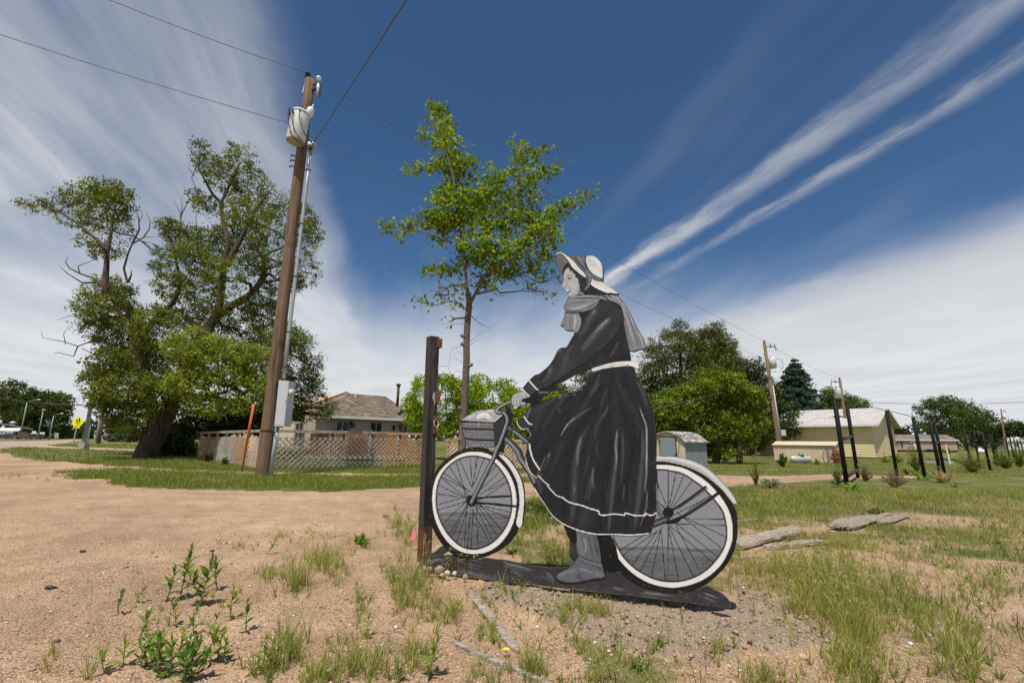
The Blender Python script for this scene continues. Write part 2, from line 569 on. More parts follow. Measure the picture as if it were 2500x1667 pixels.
def masks(x, y):
 """grass cover, disturbed soil, road, walk - all 0..1"""
 x, y = np.asarray(x, float), np.asarray(y, float)
 n = fbm(x * 1.7, y * 1.7, 3) - 0.5
 n2 = fbm(x * 0.5, y * 0.5, 8) - 0.5
 r = np.hypot(x, y)
 wob = np.clip(r / 14, 0.08, 1.0)
 xx, yy = x + n * 1.0 * wob, y + n2 * 0.9 * wob + n * 0.9 * wob
 g = np.zeros(x.shape)
 for P in (LAWN_A, LAWN_B, LAWN_C, LAWN_R):
  g = np.maximum(g, pip(xx, yy, P) * 1.0)
 fl = fbm(x * 2.1, y * 2.1, 21)
 fd = np.clip((fl - 0.34) * 4, 0, 1) * 0.8
 fd = np.maximum(fd, np.clip((y - 5.2) / 3.0, 0, 0.9))
 for c, rx, ry in BARE:
  fd = fd * (1 - np.exp(-(((x - c.x) / rx) ** 2 + ((y - c.y) / ry) ** 2) * 1.2))
 inf = pip(xx, yy, FIELD)
 g = np.maximum(g, inf * fd)
 far = (r > 75) | (y < -8) | ((x > 14) & (y > 9) & (r > 30))
 g = np.where(far, np.maximum(g, 0.95), g)
 rd = pip(x, y, ROAD) * 1.0
 wk = pip(x, y, WALK) * 1.0
 g = g * (1 - rd) * (1 - wk)
 so = pip(x + n * 0.5, y + n * 0.3, SOIL) * 1.0
 g = g * (1 - 0.9 * so)
 return g, so, rd, wk

def relief(x, y):
 """small bumps of the near ground"""
 r = np.hypot(x, y)
 k = np.clip(1.6 - r / 9, 0, 1)
 z = (fbm(x * 1.3, y * 1.3, 31) - 0.5) * 0.05 + (fbm(x * 9, y * 9, 41) - 0.5) * 0.022
 _, so, _, _ = masks(x, y)
 z = z + so * ((np.abs(fbm(x * 11, y * 11, 51) - 0.5)) * 0.22 + (fbm(x * 3, y * 3, 52) - .5) * .06)
 # level strip that carries the cutout
 d = np.abs((x - 0.29) * math.sin(math.radians(23)) + (y - 3.377) * math.cos(math.radians(23)))
 z = np.where((x > -1.2) & (x < 1.8), z * np.clip(0.25 + d / 0.5, 0, 1), z)
 return z * k

def ground_z(x, y):
 return gz(x, y) + relief(np.asarray(x, float), np.asarray(y, float))

def on_ground(px, py):
 P = G(px, py)
 return Vector((P.x, P.y, float(ground_z(np.array([P.x]), np.array([P.y]))[0])))

def ground_material():
 m, N = new_mat('gravel_and_soil')
 p = pos(N)
 at = N.n('ShaderNodeAttribute', attribute_name='col')
 sep = N.n('ShaderNodeSeparateColor')
 N.put(sep.inputs[0], at.outputs['Color'])
 g, so, rd = sep.outputs
 wkn = N.n('ShaderNodeAttribute', attribute_name='walk').outputs['Fac']

 def cells(scale):
  v = N.n('ShaderNodeTexVoronoi')
  N.put(v.inputs['Vector'], p)
  v.inputs['Scale'].default_value = scale
  return v
 v1, v2 = cells(75), cells(190)
 c1 = N.n('ShaderNodeSeparateColor')
 N.put(c1.inputs[0], v1.outputs['Color'])
 c2 = N.n('ShaderNodeSeparateColor')
 N.put(c2.inputs[0], v2.outputs['Color'])
 sand = N.mix(c1.outputs[0], (0.33, 0.21, 0.128), (0.55, 0.375, 0.235))
 sand2 = N.mix(c2.outputs[0], (0.27, 0.168, 0.105), (0.64, 0.46, 0.31))
 sand = N.mix(0.55, sand, sand2)
 white = N.ramp(c2.outputs[1], 0.955, 0.97)
 sand = N.mix(white, sand, (0.66, 0.61, 0.56))
 dark = N.ramp(c1.outputs[2], 0.95, 0.97, 0, 0.6)
 sand = N.mix(dark, sand, (0.13, 0.095, 0.08))
 big = N.noise(p, 0.45, 5, 0.6)
 sand = N.mix(1.0, sand, N.mix(N.ramp(big, 0.3, 0.7), (0.78, 0.76, 0.74), (1.14, 1.10, 1.06)), 'MULTIPLY')
 sand = N.mix(1.0, sand, N.xyz(*[N.ramp(N.noise(p, 3.7, 6, 0.7), 0.3, 0.7, 0.84, 1.12)] * 3), 'MULTIPLY')
 # tyre tracks and drags on the drive: long along the drive
 tr = N.noise(scalevec(N, p, (0.25, 1.7, 1)), 1.0, 6, 0.65)
 sand = N.mix(N.ramp(tr, 0.48, 0.72, 0, 0.3), sand, (0.64, 0.48, 0.34))
 soilc = N.mix(N.noise(p, 26, 6, 0.7), (0.19, 0.135, 0.092), (0.46, 0.355, 0.26))
 soilc = N.mix(N.ramp(c2.outputs[1], 0.93, 0.96), soilc, (0.55, 0.48, 0.42))
 nf = N.noise(p, 7, 6, 0.65)
 som = N.ramp(N.m('ADD', so, N.m('MULTIPLY', N.m('SUBTRACT', nf, 0.5), 1.6)), 0.25, 0.85)
 col = N.mix(som, sand, soilc)
 turf = N.mix(N.noise(p, 5, 6, 0.7), (0.085, 0.105, 0.020), (0.19, 0.19, 0.055))
 dry = N.noise(p, 0.6, 5, 0.6)
 turf = N.mix(N.ramp(dry, 0.45, 0.70, 0, 0.6), turf, (0.34, 0.265, 0.135))
 turf = N.mix(N.ramp(N.noise(p, 2.6, 6, 0.7), 0.45, 0.7, 0, 0.55), turf, (0.055, 0.075, 0.018))
 gm = N.ramp(N.m('ADD', g, N.m('MULTIPLY', N.m('SUBTRACT', nf, 0.5), 1.3)), 0.30, 0.85)
 col = N.mix(gm, col, turf)
 conc = N.mix(N.noise(scalevec(N, p, (0.4, 1.5, 1)), 0.5, 6, 0.65), (0.34, 0.255, 0.195), (0.46, 0.36, 0.285))
 col = N.mix(rd, col, conc)
 col = N.mix(wkn, col, (0.50, 0.38, 0.29))
 h = N.m('ADD', N.m('MULTIPLY', v1.outputs['Distance'], -1.0), N.m('MULTIPLY', N.noise(p, 60, 5, 0.7), 0.8))
 return finish(m, N, bsdf(N, col, 0.95, 0, bump(N, h, 0.9, 0.012), 0.15))

def build_ground():
 nr = 330
 R = np.concatenate([[0.02, 0.3], 0.6 * (4200 / 0.6) ** (np.arange(nr) / (nr - 1))])
 th = np.concatenate([np.linspace(-62, 62, 520), np.linspace(62, 298, 60)[1:-1]])
 th = np.radians(th)
 X = R[:, None] * np.sin(th)[None]
 Y = R[:, None] * np.cos(th)[None]
 Z = ground_z(X, Y)
 g, so, rd, wk = masks(X, Y)
 nT = len(th)
 idx = np.arange(X.size).reshape(X.shape)
 a, b = idx[:-1], np.roll(idx, -1, 1)[:-1]
 c, d = np.roll(idx, -1, 1)[1:], idx[1:]
 Fa = np.stack([a, d, c, b], -1).reshape(-1, 4)
 V = np.stack([X, Y, Z], -1).reshape(-1, 3)
 colr = np.stack([g, so, rd], -1).reshape(-1, 3)
 cen = V[Fa].mean(1)
 r = np.hypot(cen[:, 0], cen[:, 1])
 fg, fso, frd, fwk = masks(cen[:, 0], cen[:, 1])
 infield = pip(cen[:, 0], cen[:, 1], FIELD)
 cls = np.zeros(len(Fa), int)
 cls[(fg < 0.4) & ~infield & (cen[:, 1] > -8) & (r < 75) & (fso < 0.5)] = 1
 cls[frd > 0.5] = 2
 cls[fwk > 0.5] = 3
 mat = ground_material()
 wkf = wk.ravel()
 for k, name in enumerate(('ground', 'gravel_drive', 'road', 'sidewalk')):
  f = Fa[cls == k]
  if not len(f):
   continue
  used, inv = np.unique(f, return_inverse=True)
  o = np_mesh(name, V[used], inv.reshape(-1, 4), mat, col=colr[used], smooth=True)
  at = o.data.attributes.new('walk', 'FLOAT', 'POINT')
  at.data.foreach_set('value', wkf[used].astype(np.float32))
  tag(o, kind='structure')

build_ground()

# ------------------------------------------------------------------ grass, stones, clods (uncountable: stuff)
def blade_mesh(name, P, h, w, lean, col, label=None, bend=0.5):
 """n blades: each a bent strip of two quads and a tip"""
 n = len(P)
 az = RNG.uniform(0, 2 * np.pi, n)
 la = RNG.uniform(0, 2 * np.pi, n)
 sd = np.stack([np.cos(az), np.sin(az), np.zeros(n)], -1) * (w / 2)[:, None]
 ld = np.stack([np.cos(la), np.sin(la), np.zeros(n)], -1) * (h * lean)[:, None]
 upv = np.stack([np.zeros(n), np.zeros(n), h], -1)
 p1 = P + upv * 0.45 + ld * 0.22
 p2 = P + upv * 0.8 + ld * (0.22 + bend * 0.5)
 p3 = P + upv * (1 - 0.25 * np.minimum(lean, 1.0))[:, None] + ld
 V = np.stack([P - sd, P + sd, p1 + sd * 0.8, p1 - sd * 0.8, p2 + sd * 0.5, p2 - sd * 0.5, p3], 1).reshape(-1, 3)
 k = (np.arange(n) * 7)[:, None]
 T = np.concatenate([k + np.array([[0, 1, 2]]), k + np.array([[0, 2, 3]]), k + np.array([[3, 2, 4]]), k + np.array([[3, 4, 5]]),
      k + np.array([[5, 4, 6]])], 0)
 c = np.repeat(col, 7, 0)
 o = np_mesh(name, V, T, MAT['blade'], col=c)
 return tag(o, label, 'grass', kind='stuff')

def scatter(n, xr, yr, dens):
 """n tries in a rectangle, kept with probability dens(x, y)"""
 x, y = RNG.uniform(*xr, n), RNG.uniform(*yr, n)
 k = RNG.uniform(0, 1, n) < dens(x, y)
 x, y = x[k], y[k]
 return np.stack([x, y, ground_z(x, y)], -1)

def greens(n, a, b, dry=0.1, dryc=(0.34, 0.26, 0.13)):
 t = RNG.uniform(0, 1, (n, 1))
 c = np.array(a) * (1 - t) + np.array(b) * t
 c = c * RNG.uniform(0.75, 1.25, (n, 1))
 d = RNG.uniform(0, 1, n) < dry
 c[d] = np.array(dryc) * RNG.uniform(0.7, 1.2, (d.sum(), 1))
 return c

def clumped(x, y, sc, seed, lo=0.35):
 return np.clip((fbm(x * sc, y * sc, seed) - lo) * 3.2, 0.02, 1)

# mown strips and lawns
P = scatter(230000, (-16, 4), (7, 19), lambda x, y: masks(x, y)[0] * (0.35 + 0.65 * clumped(x, y, 1.2, 5)) * np.clip(1.3 - y / 24, 0.2, 1))
n = len(P)
blade_mesh('lawn_grass', P, RNG.uniform(0.05, 0.13, n), RNG.uniform(0.006, 0.011, n), RNG.uniform(0.2, 0.9, n),
   greens(n, (0.125, 0.185, 0.022), (0.255, 0.29, 0.055), 0.12), 'short green grass on the strips along the gravel drive')
P = scatter(90000, (-60, -6), (15, 60), lambda x, y: masks(x, y)[0] * 0.8 * np.clip(1.25 - y / 60, 0.15, 1))
n = len(P)
blade_mesh('lawn_grass', P, RNG.uniform(0.05, 0.12, n), RNG.uniform(0.015, 0.03, n), RNG.uniform(0.2, 0.8, n),
   greens(n, (0.115, 0.17, 0.02), (0.235, 0.275, 0.05), 0.10), 'mown green grass under the old elm and along the sidewalk')
P = scatter(120000, (3, 60), (8.5, 45), lambda x, y: pip(x, y, LAWN_R) * 0.9 * np.clip(1.25 - y / 45, 0.15, 1))
n = len(P)
blade_mesh('lawn_grass', P, RNG.uniform(0.04, 0.10, n), RNG.uniform(0.012, 0.026, n), RNG.uniform(0.2, 0.8, n),
   greens(n, (0.135, 0.19, 0.022), (0.27, 0.29, 0.06), 0.16), 'mown lawn in front of the shed and the yellow house')

# rough grass of the field on the right
def field_dens(x, y):
 g = masks(x, y)[0]
 return pip(x, y, FIELD) * g * clumped(x, y, 2.6, 77, 0.30) * np.clip(1.2 - np.hypot(x, y) / 20, 0.25, 1)

P = scatter(230000, (0.3, 13), (1.6, 12), field_dens)
n = len(P)
fc_ = greens(n, (0.14, 0.20, 0.028), (0.31, 0.33, 0.07), 0.14, (0.52, 0.40, 0.21))
patch = np.clip((fbm(P[:, 0] * .9, P[:, 1] * .9, 91) - .46) * 4, 0, 1) * .85
dk = RNG.uniform(0, 1, n) < patch
fc_[dk] = np.array((0.50, 0.38, 0.20)) * RNG.uniform(.6, 1.2, (dk.sum(), 1))
lush = (fbm(P[:, 0] * 1.6, P[:, 1] * 1.6, 95) > .58)
fc_[lush] = fc_[lush] * np.array((.55, .68, .6))
blade_mesh('wild_grass', P, RNG.uniform(0.04, 0.15, n) * RNG.uniform(0.6, 1.2, n), RNG.uniform(0.003, 0.007, n), RNG.uniform(0.3, 1.7, n),
   fc_, 'rough yellowing grass of the waste ground on the right')

# tufts: centre pixel, half-width and half-height in pixels, number, blade height, tone (0 fresh, 1 yellow)
TUFTS = [(1000, 1450, 50, 50, 700, 0.17, .35), (1080, 1510, 60, 30, 400, 0.13, .5), (985, 1400, 40, 40, 300, 0.2, .3),
   (1000, 1300, 45, 30, 700, 0.16, .3), (960, 1270, 30, 20, 200, 0.15, .5),
   (1300, 1290, 55, 22, 900, 0.26, .1), (1340, 1250, 60, 18, 800, 0.2, .2), (1250, 1330, 40, 18, 350, 0.15, .2), (1450, 1330, 40, 20, 300, 0.15, .3),
   (1330, 1345, 50, 16, 300, 0.14, .4),
   (720, 1440, 22, 20, 260, 0.26, .2), (790, 1380, 45, 28, 420, 0.22, .5), (700, 1400, 50, 25, 200, 0.14, .5), (830, 1400, 30, 25, 160, 0.15, .5),
   (650, 1405, 28, 20, 220, 0.1, .6), (600, 1330, 60, 14, 120, 0.09, .6), (700, 1310, 60, 14, 180, 0.1, .6), (710, 1600, 25, 35, 260, 0.2, .3),
   (880, 1340, 30, 14, 160, 0.1, .2), (880, 1480, 30, 40, 120, 0.16, .4), (640, 1640, 40, 25, 220, 0.13, .3), (780, 1650, 60, 30, 400, 0.12, .5),
   (900, 1640, 60, 35, 420, 0.13, .4), (1000, 1610, 60, 40, 400, 0.11, .5), (860, 1580, 50, 30, 160, 0.1, .6), (1190, 1560, 30, 30, 260, 0.1, .4),
   (1300, 1630, 30, 35, 330, 0.13, .3), (1180, 1480, 60, 20, 140, 0.1, .5), (1400, 1520, 70, 28, 420, 0.13, .5), (1460, 1510, 40, 20, 200, 0.12, .6),
   (1240, 1440, 30, 14, 110, 0.13, .3), (1100, 1400, 30, 12, 90, 0.17, .4), (1180, 1650, 60, 20, 160, 0.1, .5), (1420, 1660, 60, 16, 200, 0.08, .4),
   (2020, 1450, 110, 75, 2600, 0.19, .62), (1950, 1390, 110, 40, 1400, 0.16, .65), (2090, 1540, 60, 60, 1100, 0.2, .55), (1830, 1400, 60, 30, 600, 0.13, .6),
   (2180, 1430, 70, 40, 700, 0.13, .4), (2070, 1330, 90, 25, 700, 0.15, .55), (2270, 1520, 80, 45, 700, 0.13, .45), (2400, 1450, 90, 50, 800, 0.12, .35),
   (2350, 1600, 50, 60, 450, 0.2, .35), (2100, 1640, 80, 40, 700, 0.16, .5), (2440, 1300, 90, 40, 1200, 0.13, .2), (2350, 1210, 120, 25, 1200, 0.14, .3),
   (1830, 1250, 110, 30, 1500, 0.16, .5), (2000, 1230, 120, 25, 1500, 0.17, .6), (2180, 1220, 90, 25, 900, 0.15, .5), (1780, 1350, 40, 24, 300, 0.12, .5),
   (1870, 1660, 60, 20, 260, 0.12, .3), (1760, 1610, 40, 22, 150, 0.1, .4), (1620, 1600, 45, 24, 190, 0.06, .2), (2280, 1330, 70, 28, 600, .12, .4),
   (240, 1165, 70, 10, 160, .08, .4), (60, 1160, 60, 8, 130, .08, .4), (140, 1166, 60, 9, 120, .08, .3), (340, 1190, 40, 6, 120, .07, .4), (130, 1600, 12, 12, 40, .1, .5),
   (210, 1650, 12, 30, 26, .2, .5), (110, 1640, 8, 12, 12, .12, .5), (380, 1530, 60, 40, 60, .12, .6), (560, 1480, 90, 60, 90, .12, .6)]
pp, hh, tt = [], [], []
for px, py, rx, ry, cnt, hgt, tone in TUFTS:
 m = int(cnt * .85)
 nsub = max(4, m // 9)
 sx, sy = RNG.normal(0, 0.6, nsub), RNG.normal(0, 0.6, nsub)
 k = RNG.integers(0, nsub, m)
 for i in range(m):
  j = k[i]
  Pq = G(px + sx[j] * rx + RNG.normal(0, 3), py + sy[j] * ry + RNG.normal(0, 1.6))
  pp.append((Pq.x, Pq.y))
 hh += list(hgt * RNG.uniform(0.25, 1.0, m))
 tt += list(np.clip(tone + RNG.normal(0, 0.25, m), 0, 1))
pp = np.array(pp)
hh, tt = np.array(hh), np.array(tt)[:, None]
P = np.stack([pp[:, 0], pp[:, 1], ground_z(pp[:, 0], pp[:, 1]) - 0.004], -1)
n = len(P)
cc = (np.array((0.15, 0.23, 0.03)) * (1 - tt) + np.array((0.38, 0.36, 0.095)) * tt) * RNG.uniform(0.7, 1.25, (n, 1))
dryk = RNG.uniform(0, 1, n) < 0.14
cc[dryk] = np.array((0.54, 0.42, 0.24)) * RNG.uniform(0.7, 1.2, (dryk.sum(), 1))
blade_mesh('tuft_grass', P, hh, RNG.uniform(0.0018, 0.0046, n) * (1 + np.clip((P[:, 1] - 4) / 6, 0, 2)), RNG.uniform(0.1, 1.35, n), cc,
   'scattered tufts of long grass growing out of the gravel')

# nodding seed heads of brome among the tufts
def seed_heads():
 V, T, C = [], [], []
 spots = [(1030, 1330, 30, 26, 26, .30), (1010, 1420, 60, 40, 16, .3), (1120, 1420, 50, 20, 8, .25), (2030, 1450, 110, 60, 90, .26), (1950, 1400, 90, 40, 40, .22), (2090, 1540, 50, 50, 30, .25),
    (790, 1380, 45, 30, 14, .3), (720, 1430, 25, 20, 8, .3), (1330, 1290, 50, 20, 12, .3), (2350, 1600, 50, 50, 10, .25), (1840, 1250, 100, 25, 30, .2), (2010, 1230, 110, 25, 40, .2), (330, 1480, 80, 60, 8, .22)]
 for px, py, rx, ry, cnt, hgt in spots:
  for _ in range(cnt):
   b = on_ground(px + random.gauss(0, .6) * rx, py + random.gauss(0, .6) * ry)
   h = hgt * random.uniform(.7, 1.15)
   az = random.uniform(0, 6.28)
   e = Vector((math.cos(az), math.sin(az), 0))
   pts = [b, b + UP * h * .6 + e * h * .06, b + UP * h * .92 + e * h * .2, b + UP * h * .95 + e * h * .38]
   c = random.choice([(0.38, 0.36, 0.12), (0.48, 0.41, 0.18), (0.26, 0.29, 0.08)])
   sd = e.cross(UP) * 0.0011
   for q, r in zip(pts[:-1], pts[1:]):
    k = len(V)
    V.extend([q - sd, q + sd, r + sd, r - sd])
    T.extend([(k, k + 1, k + 2), (k, k + 2, k + 3)])
    C.extend([c] * 4)
   for j in range(7):
    t = j / 6
    q = pts[2].lerp(pts[3], t)
    dr = (e * random.uniform(.2, 1) + Vector((random.gauss(0, .5), random.gauss(0, .5), -random.uniform(.1, 1.1)))).normalized()
    L = random.uniform(.018, .034)
    w = dr.cross(Vector((random.random(), random.random(), random.random()))).normalized() * .0028
    k = len(V)
    V.extend([q, q + dr * L * .5 + w, q + dr * L, q + dr * L * .5 - w])
    T.extend([(k, k + 1, k + 2), (k, k + 2, k + 3)])
    C.extend([tuple(v * random.uniform(.9, 1.5) for v in c)] * 4)
 o = np_mesh('grass_seed_heads', [tuple(v) for v in V], T, MAT['blade'], col=np.array(C))
 tag(o, 'nodding pale seed heads standing above the tufts of grass', 'grass', kind='stuff')

seed_heads()

def stones(name, P, r, col, mat, label, flat=0.65):
 """n rough eight-sided lumps in one mesh"""
 n = len(P)
 base = np.array([(1, 0, 0), (-1, 0, 0), (0, 1, 0), (0, -1, 0), (0, 0, 1), (0, 0, -1), ], float)
 az = RNG.uniform(0, 6.28, n)
 ca, sa = np.cos(az), np.sin(az)
 jit = RNG.uniform(0.65, 1.3, (n, 6, 1)) * base[None]
 jit = jit + RNG.normal(0, 0.12, (n, 6, 3))
 jit[:, :, 2] *= flat
 X = jit[:, :, 0] * ca[:, None] - jit[:, :, 1] * sa[:, None]
 Yv = jit[:, :, 0] * sa[:, None] + jit[:, :, 1] * ca[:, None]
 V = np.stack([X, Yv, jit[:, :, 2]], -1) * r[:, None, None] + P[:, None, :]
 k = (np.arange(n) * 6)[:, None]
 tri = [(0, 2, 4), (2, 1, 4), (1, 3, 4), (3, 0, 4), (2, 0, 5), (1, 2, 5), (3, 1, 5), (0, 3, 5)]
 T = np.concatenate([k + np.array([t]) for t in tri], 0)
 o = np_mesh(name, V.reshape(-1, 3), T, mat, col=np.repeat(col, 6, 0))
 return tag(o, label, 'gravel', kind='stuff')

MAT['stone'] = attr_mat('stone_tones', 0.9, 0.2)
# pea gravel: denser close to the camera
nS = 70000
rr = 1.55 * (9.0 / 1.55) ** RNG.uniform(0, 1, nS) ** 0.9
ta = np.radians(RNG.uniform(-58, 58, nS))
x, y = rr * np.sin(ta), rr * np.cos(ta)
g, so, rd, wk = masks(x, y)
k = (RNG.uniform(0, 1, nS) > so * 0.75)
x, y = x[k], y[k]
r = RNG.uniform(0.002, 0.0055, len(x)) * (1 + 0.8 * (RNG.uniform(0, 1, len(x)) < 0.06))
pal = np.array([(0.50, 0.33, 0.21), (0.42, 0.26, 0.165), (0.60, 0.42, 0.285), (0.34, 0.24, 0.17), (0.55, 0.41, 0.30), (0.20, 0.14, 0.105), (0.28, 0.19, 0.14), (0.46, 0.26, 0.155)])
cc = pal[RNG.integers(0, len(pal), len(x))] * RNG.uniform(0.8, 1.15, (len(x), 1))
wh = RNG.uniform(0, 1, len(x)) < 0.035
cc[wh] = (0.68, 0.65, 0.61)
stones('pea_gravel', np.stack([x, y, ground_z(x, y) + r * 0.25], -1), r, cc, MAT['stone'], 'loose pinkish pea gravel strewn over the drive')
# coarser pebbles
n = 1500
x, y = RNG.uniform(-3.2, 5, n), 1.5 + 4.5 * RNG.uniform(0, 1, n) ** 1.3
r = 0.005 + 0.012 * RNG.uniform(0, 1, n) ** 3
stones('coarse_pebbles', np.stack([x, y, ground_z(x, y) + r * .15], -1), r, pal[RNG.integers(0, len(pal), n)] * RNG.uniform(.55, 1.1, (n, 1)), MAT['stone'], 'coarser brown and pink pebbles among the gravel', 0.6)
# white chips
x, y = RNG.uniform(-3.5, 5.5, 900), RNG.uniform(1.7, 6.5, 900)
r = 0.004 + 0.014 * RNG.uniform(0, 1, 900) ** 2.5
stones('white_chips', np.stack([x, y, ground_z(x, y) + r * .2], -1), r, np.full((900, 3), 0.68) * RNG.uniform(.8, 1.1, (900, 1)), MAT['stone'],
  'small white shell chips lying in the gravel', 0.35)
# clods of turned earth
P = scatter(9000, (-0.6, 3.4), (1.9, 4.0), lambda x, y: masks(x, y)[1])
n = len(P)
r = 0.003 + 0.013 * RNG.uniform(0, 1, n) ** 2.5
P[:, 2] += r * 0.2
stones('soil_clods', P, r, np.array((0.33, 0.245, 0.175)) * RNG.uniform(0.7, 1.35, (n, 1)), MAT['stone'], 'crumbly clods of turned earth in front of the cutout', 0.8)

# dead straw and tiny sprouts between the tufts
def near_dens(x, y):
 px_, g_ = fbm(x * 1.3, y * 1.3, 111), masks(x, y)
 side = np.clip((x - (-1.9 + .25 * y)) / .8, 0, 1)
 return np.clip((px_ - .36) * 4, .04, 1) * side * (1 - g_[2])
P = scatter(11000, (-2.6, 7), (1.5, 7.5), near_dens)
n = len(P)
P[:, 2] += .004
blade_mesh('straw_litter', P, RNG.uniform(.008, .03, n), RNG.uniform(.0015, .0035, n), RNG.uniform(2.0, 6.0, n), np.array((.50, .39, .24)) * RNG.uniform(.4, 1.25, (n, 1)), 'dry straw and dead stems lying on the ground', .3)
P = scatter(2600, (-2.6, 7), (1.5, 7.0), near_dens)
k = RNG.integers(3, 8, len(P))
P = np.repeat(P, k, 0)
n = len(P)
P[:, :2] += RNG.normal(0, .008, (n, 2))
t_ = np.repeat(RNG.uniform(0, 1, (len(k), 1)), k, 0)
blade_mesh('sprouts', P, RNG.uniform(.015, .06, n), RNG.uniform(.004, .010, n), RNG.uniform(.4, 2.0, n), (np.array((.10, .18, .03)) * (1 - t_) + np.array((.30, .33, .08)) * t_) * RNG.uniform(.7, 1.2, (n, 1)), 'tiny green sprouts scattered over gravel and soil')
# ------------------------------------------------------------------ the painted cutout
# tracing frames: (x offset, y offset, scale) of the views the outlines were read from
ZF = {0: (1300, 600, .17857), 1: (1340, 610, .10204), 2: (1100, 900, .14029), 3: (1240, 760, .15306), 4: (1250, 980, .22324),
  5: (1020, 1080, .19139), 6: (1480, 1090, .26793), 7: (1000, 1260, .21259), 8: (1000, 800, .20408)}

def Z(f, *pts):
 ox, oy, s = ZF[f]
 return [(ox + x * s, oy + y * s) for x, y in pts]

def spline(pts, closed=True, step=2.0):
 """smooth curve through the points (centripetal-ish Catmull-Rom)"""
 n = len(pts)
 out = []
 rng = range(n) if closed else range(n - 1)
 for i in rng:
  if closed:
   p0, p1, p2, p3 = pts[i - 1], pts[i], pts[(i + 1) % n], pts[(i + 2) % n]
  else:
   p0, p1, p2, p3 = pts[max(i - 1, 0)], pts[i], pts[i + 1], pts[min(i + 2, n - 1)]
  L = math.hypot(p2[0] - p1[0], p2[1] - p1[1])
  m = max(1, int(L / step))
  l0 = max(math.hypot(p1[0] - p0[0], p1[1] - p0[1]), 1e-6)
  l2 = max(math.hypot(p3[0] - p2[0], p3[1] - p2[1]), 1e-6)
  k1, k2 = min(1, L / l0) * .5, min(1, L / l2) * .5
  m1 = ((p2[0] - p0[0]) * .5 * min(1, 2 * L / (L + l0)), (p2[1] - p0[1]) * .5 * min(1, 2 * L / (L + l0)))
  m2 = ((p3[0] - p1[0]) * .5 * min(1, 2 * L / (L + l2)), (p3[1] - p1[1]) * .5 * min(1, 2 * L / (L + l2)))
  for j in range(m):
   t = j / m
   h1, h2 = 2 * t ** 3 - 3 * t * t + 1, -2 * t ** 3 + 3 * t * t
   h3, h4 = t ** 3 - 2 * t * t + t, t ** 3 - t * t
   out.append((h1 * p1[0] + h2 * p2[0] + h3 * m1[0] + h4 * m2[0], h1 * p1[1] + h2 * p2[1] + h3 * m1[1] + h4 * m2[1]))
 if not closed:
  out.append(pts[-1])
 return out

class Canvas:
 """the sign painter: flat coats and brush strokes on the board, in tracing pixels"""
 def __init__(s, x0, y0, x1, y1):
  s.x0, s.y0 = x0, y0
  s.yy, s.xx = np.mgrid[y0:y1, x0:x1].astype(float)
  s.a = np.zeros((y1 - y0, x1 - x0, 3))
  u, v = s.xx, s.yy
  s.grain = fbm(u / 3.0, v / 3.0, 5) - .5

 def win(s, pts, pad):
  xs, ys = [p[0] for p in pts], [p[1] for p in pts]
  a, b = max(0, int(min(xs) - pad - s.x0)), min(s.a.shape[1], int(max(xs) + pad - s.x0) + 2)
  c, d = max(0, int(min(ys) - pad - s.y0)), min(s.a.shape[0], int(max(ys) + pad - s.y0) + 2)
  return slice(c, d), slice(a, b)

 @staticmethod
 def c3(g):
  return np.array(g if hasattr(g, '__len__') else (g, g, g + 3), float)

 def fill(s, poly, g):
  w = s.win(poly, 3)
  m = pip(s.xx[w], s.yy[w], poly)
  s.a[w][m] = s.c3(g)

 def dist(s, pts, w):
  X, Y = s.xx[w], s.yy[w]
  best = np.full(X.shape, 1e9)
  tt = np.zeros(X.shape)
  n = len(pts) - 1
  for i in range(n):
   (ax, ay), (bx, by) = pts[i], pts[i + 1]
   dx, dy = bx - ax, by - ay
   L = max(dx * dx + dy * dy, 1e-9)
   t = np.clip(((X - ax) * dx + (Y - ay) * dy) / L, 0, 1)
   d = np.hypot(X - ax - t * dx, Y - ay - t * dy)
   k = d < best
   best = np.where(k, d, best)
   tt = np.where(k, (i + t) / n, tt)
  return best, tt

 def stroke(s, pts, width, g, alpha=1.0, soft=.5, taper=0.0, clip=None, brush=0.0, smooth=True):
  """soft: share of the half-width that fades out; taper: thins the ends; brush: bristle marks"""
  if smooth and len(pts) > 2:
   pts = spline(pts, False, 5.0)
  w = s.win(pts, width / 2 + 3)
  if w[0].stop <= w[0].start or w[1].stop <= w[1].start:
   return
  d, t = s.dist(pts, w)
  hw = width / 2 * (1 - taper + taper * np.sin(np.pi * np.clip(t, 0, 1)) ** .7)
  hw = np.maximum(hw, .4)
  a = np.clip((hw - d) / np.maximum(hw * soft, .6) + (.5 if soft < .2 else 0), 0, 1) ** .65 * alpha
  if taper:
   a = a * np.clip(np.sin(np.pi * t) * 2.2 + (1 - taper), 0, 1)
  if brush:
   a = a * (1 - brush * np.clip(fbm(t * 9 + d * .03, d * 1.1, 17) * 2.2 - .5, 0, 1))
  if clip is not None:
   a = a * pip(s.xx[w], s.yy[w], clip)
  s.a[w] = s.a[w] * (1 - a[..., None]) + s.c3(g) * a[..., None]

 def tubeshade(s, pts, width, dark, mid, light, off=-.15):
  s.stroke(pts, width, dark, 1, .05)
  s.stroke(pts, width * .78, mid, .9, .5)
  n = [(p[0] + off * width, p[1] + off * width * .6) for p in pts]
  s.stroke(n, width * .42, light, .8, .9, brush=.3)

 def outline(s, poly, width, g, alpha=1.0):
  s.stroke(list(poly) + [poly[0]], width, g, alpha, .5, smooth=False)

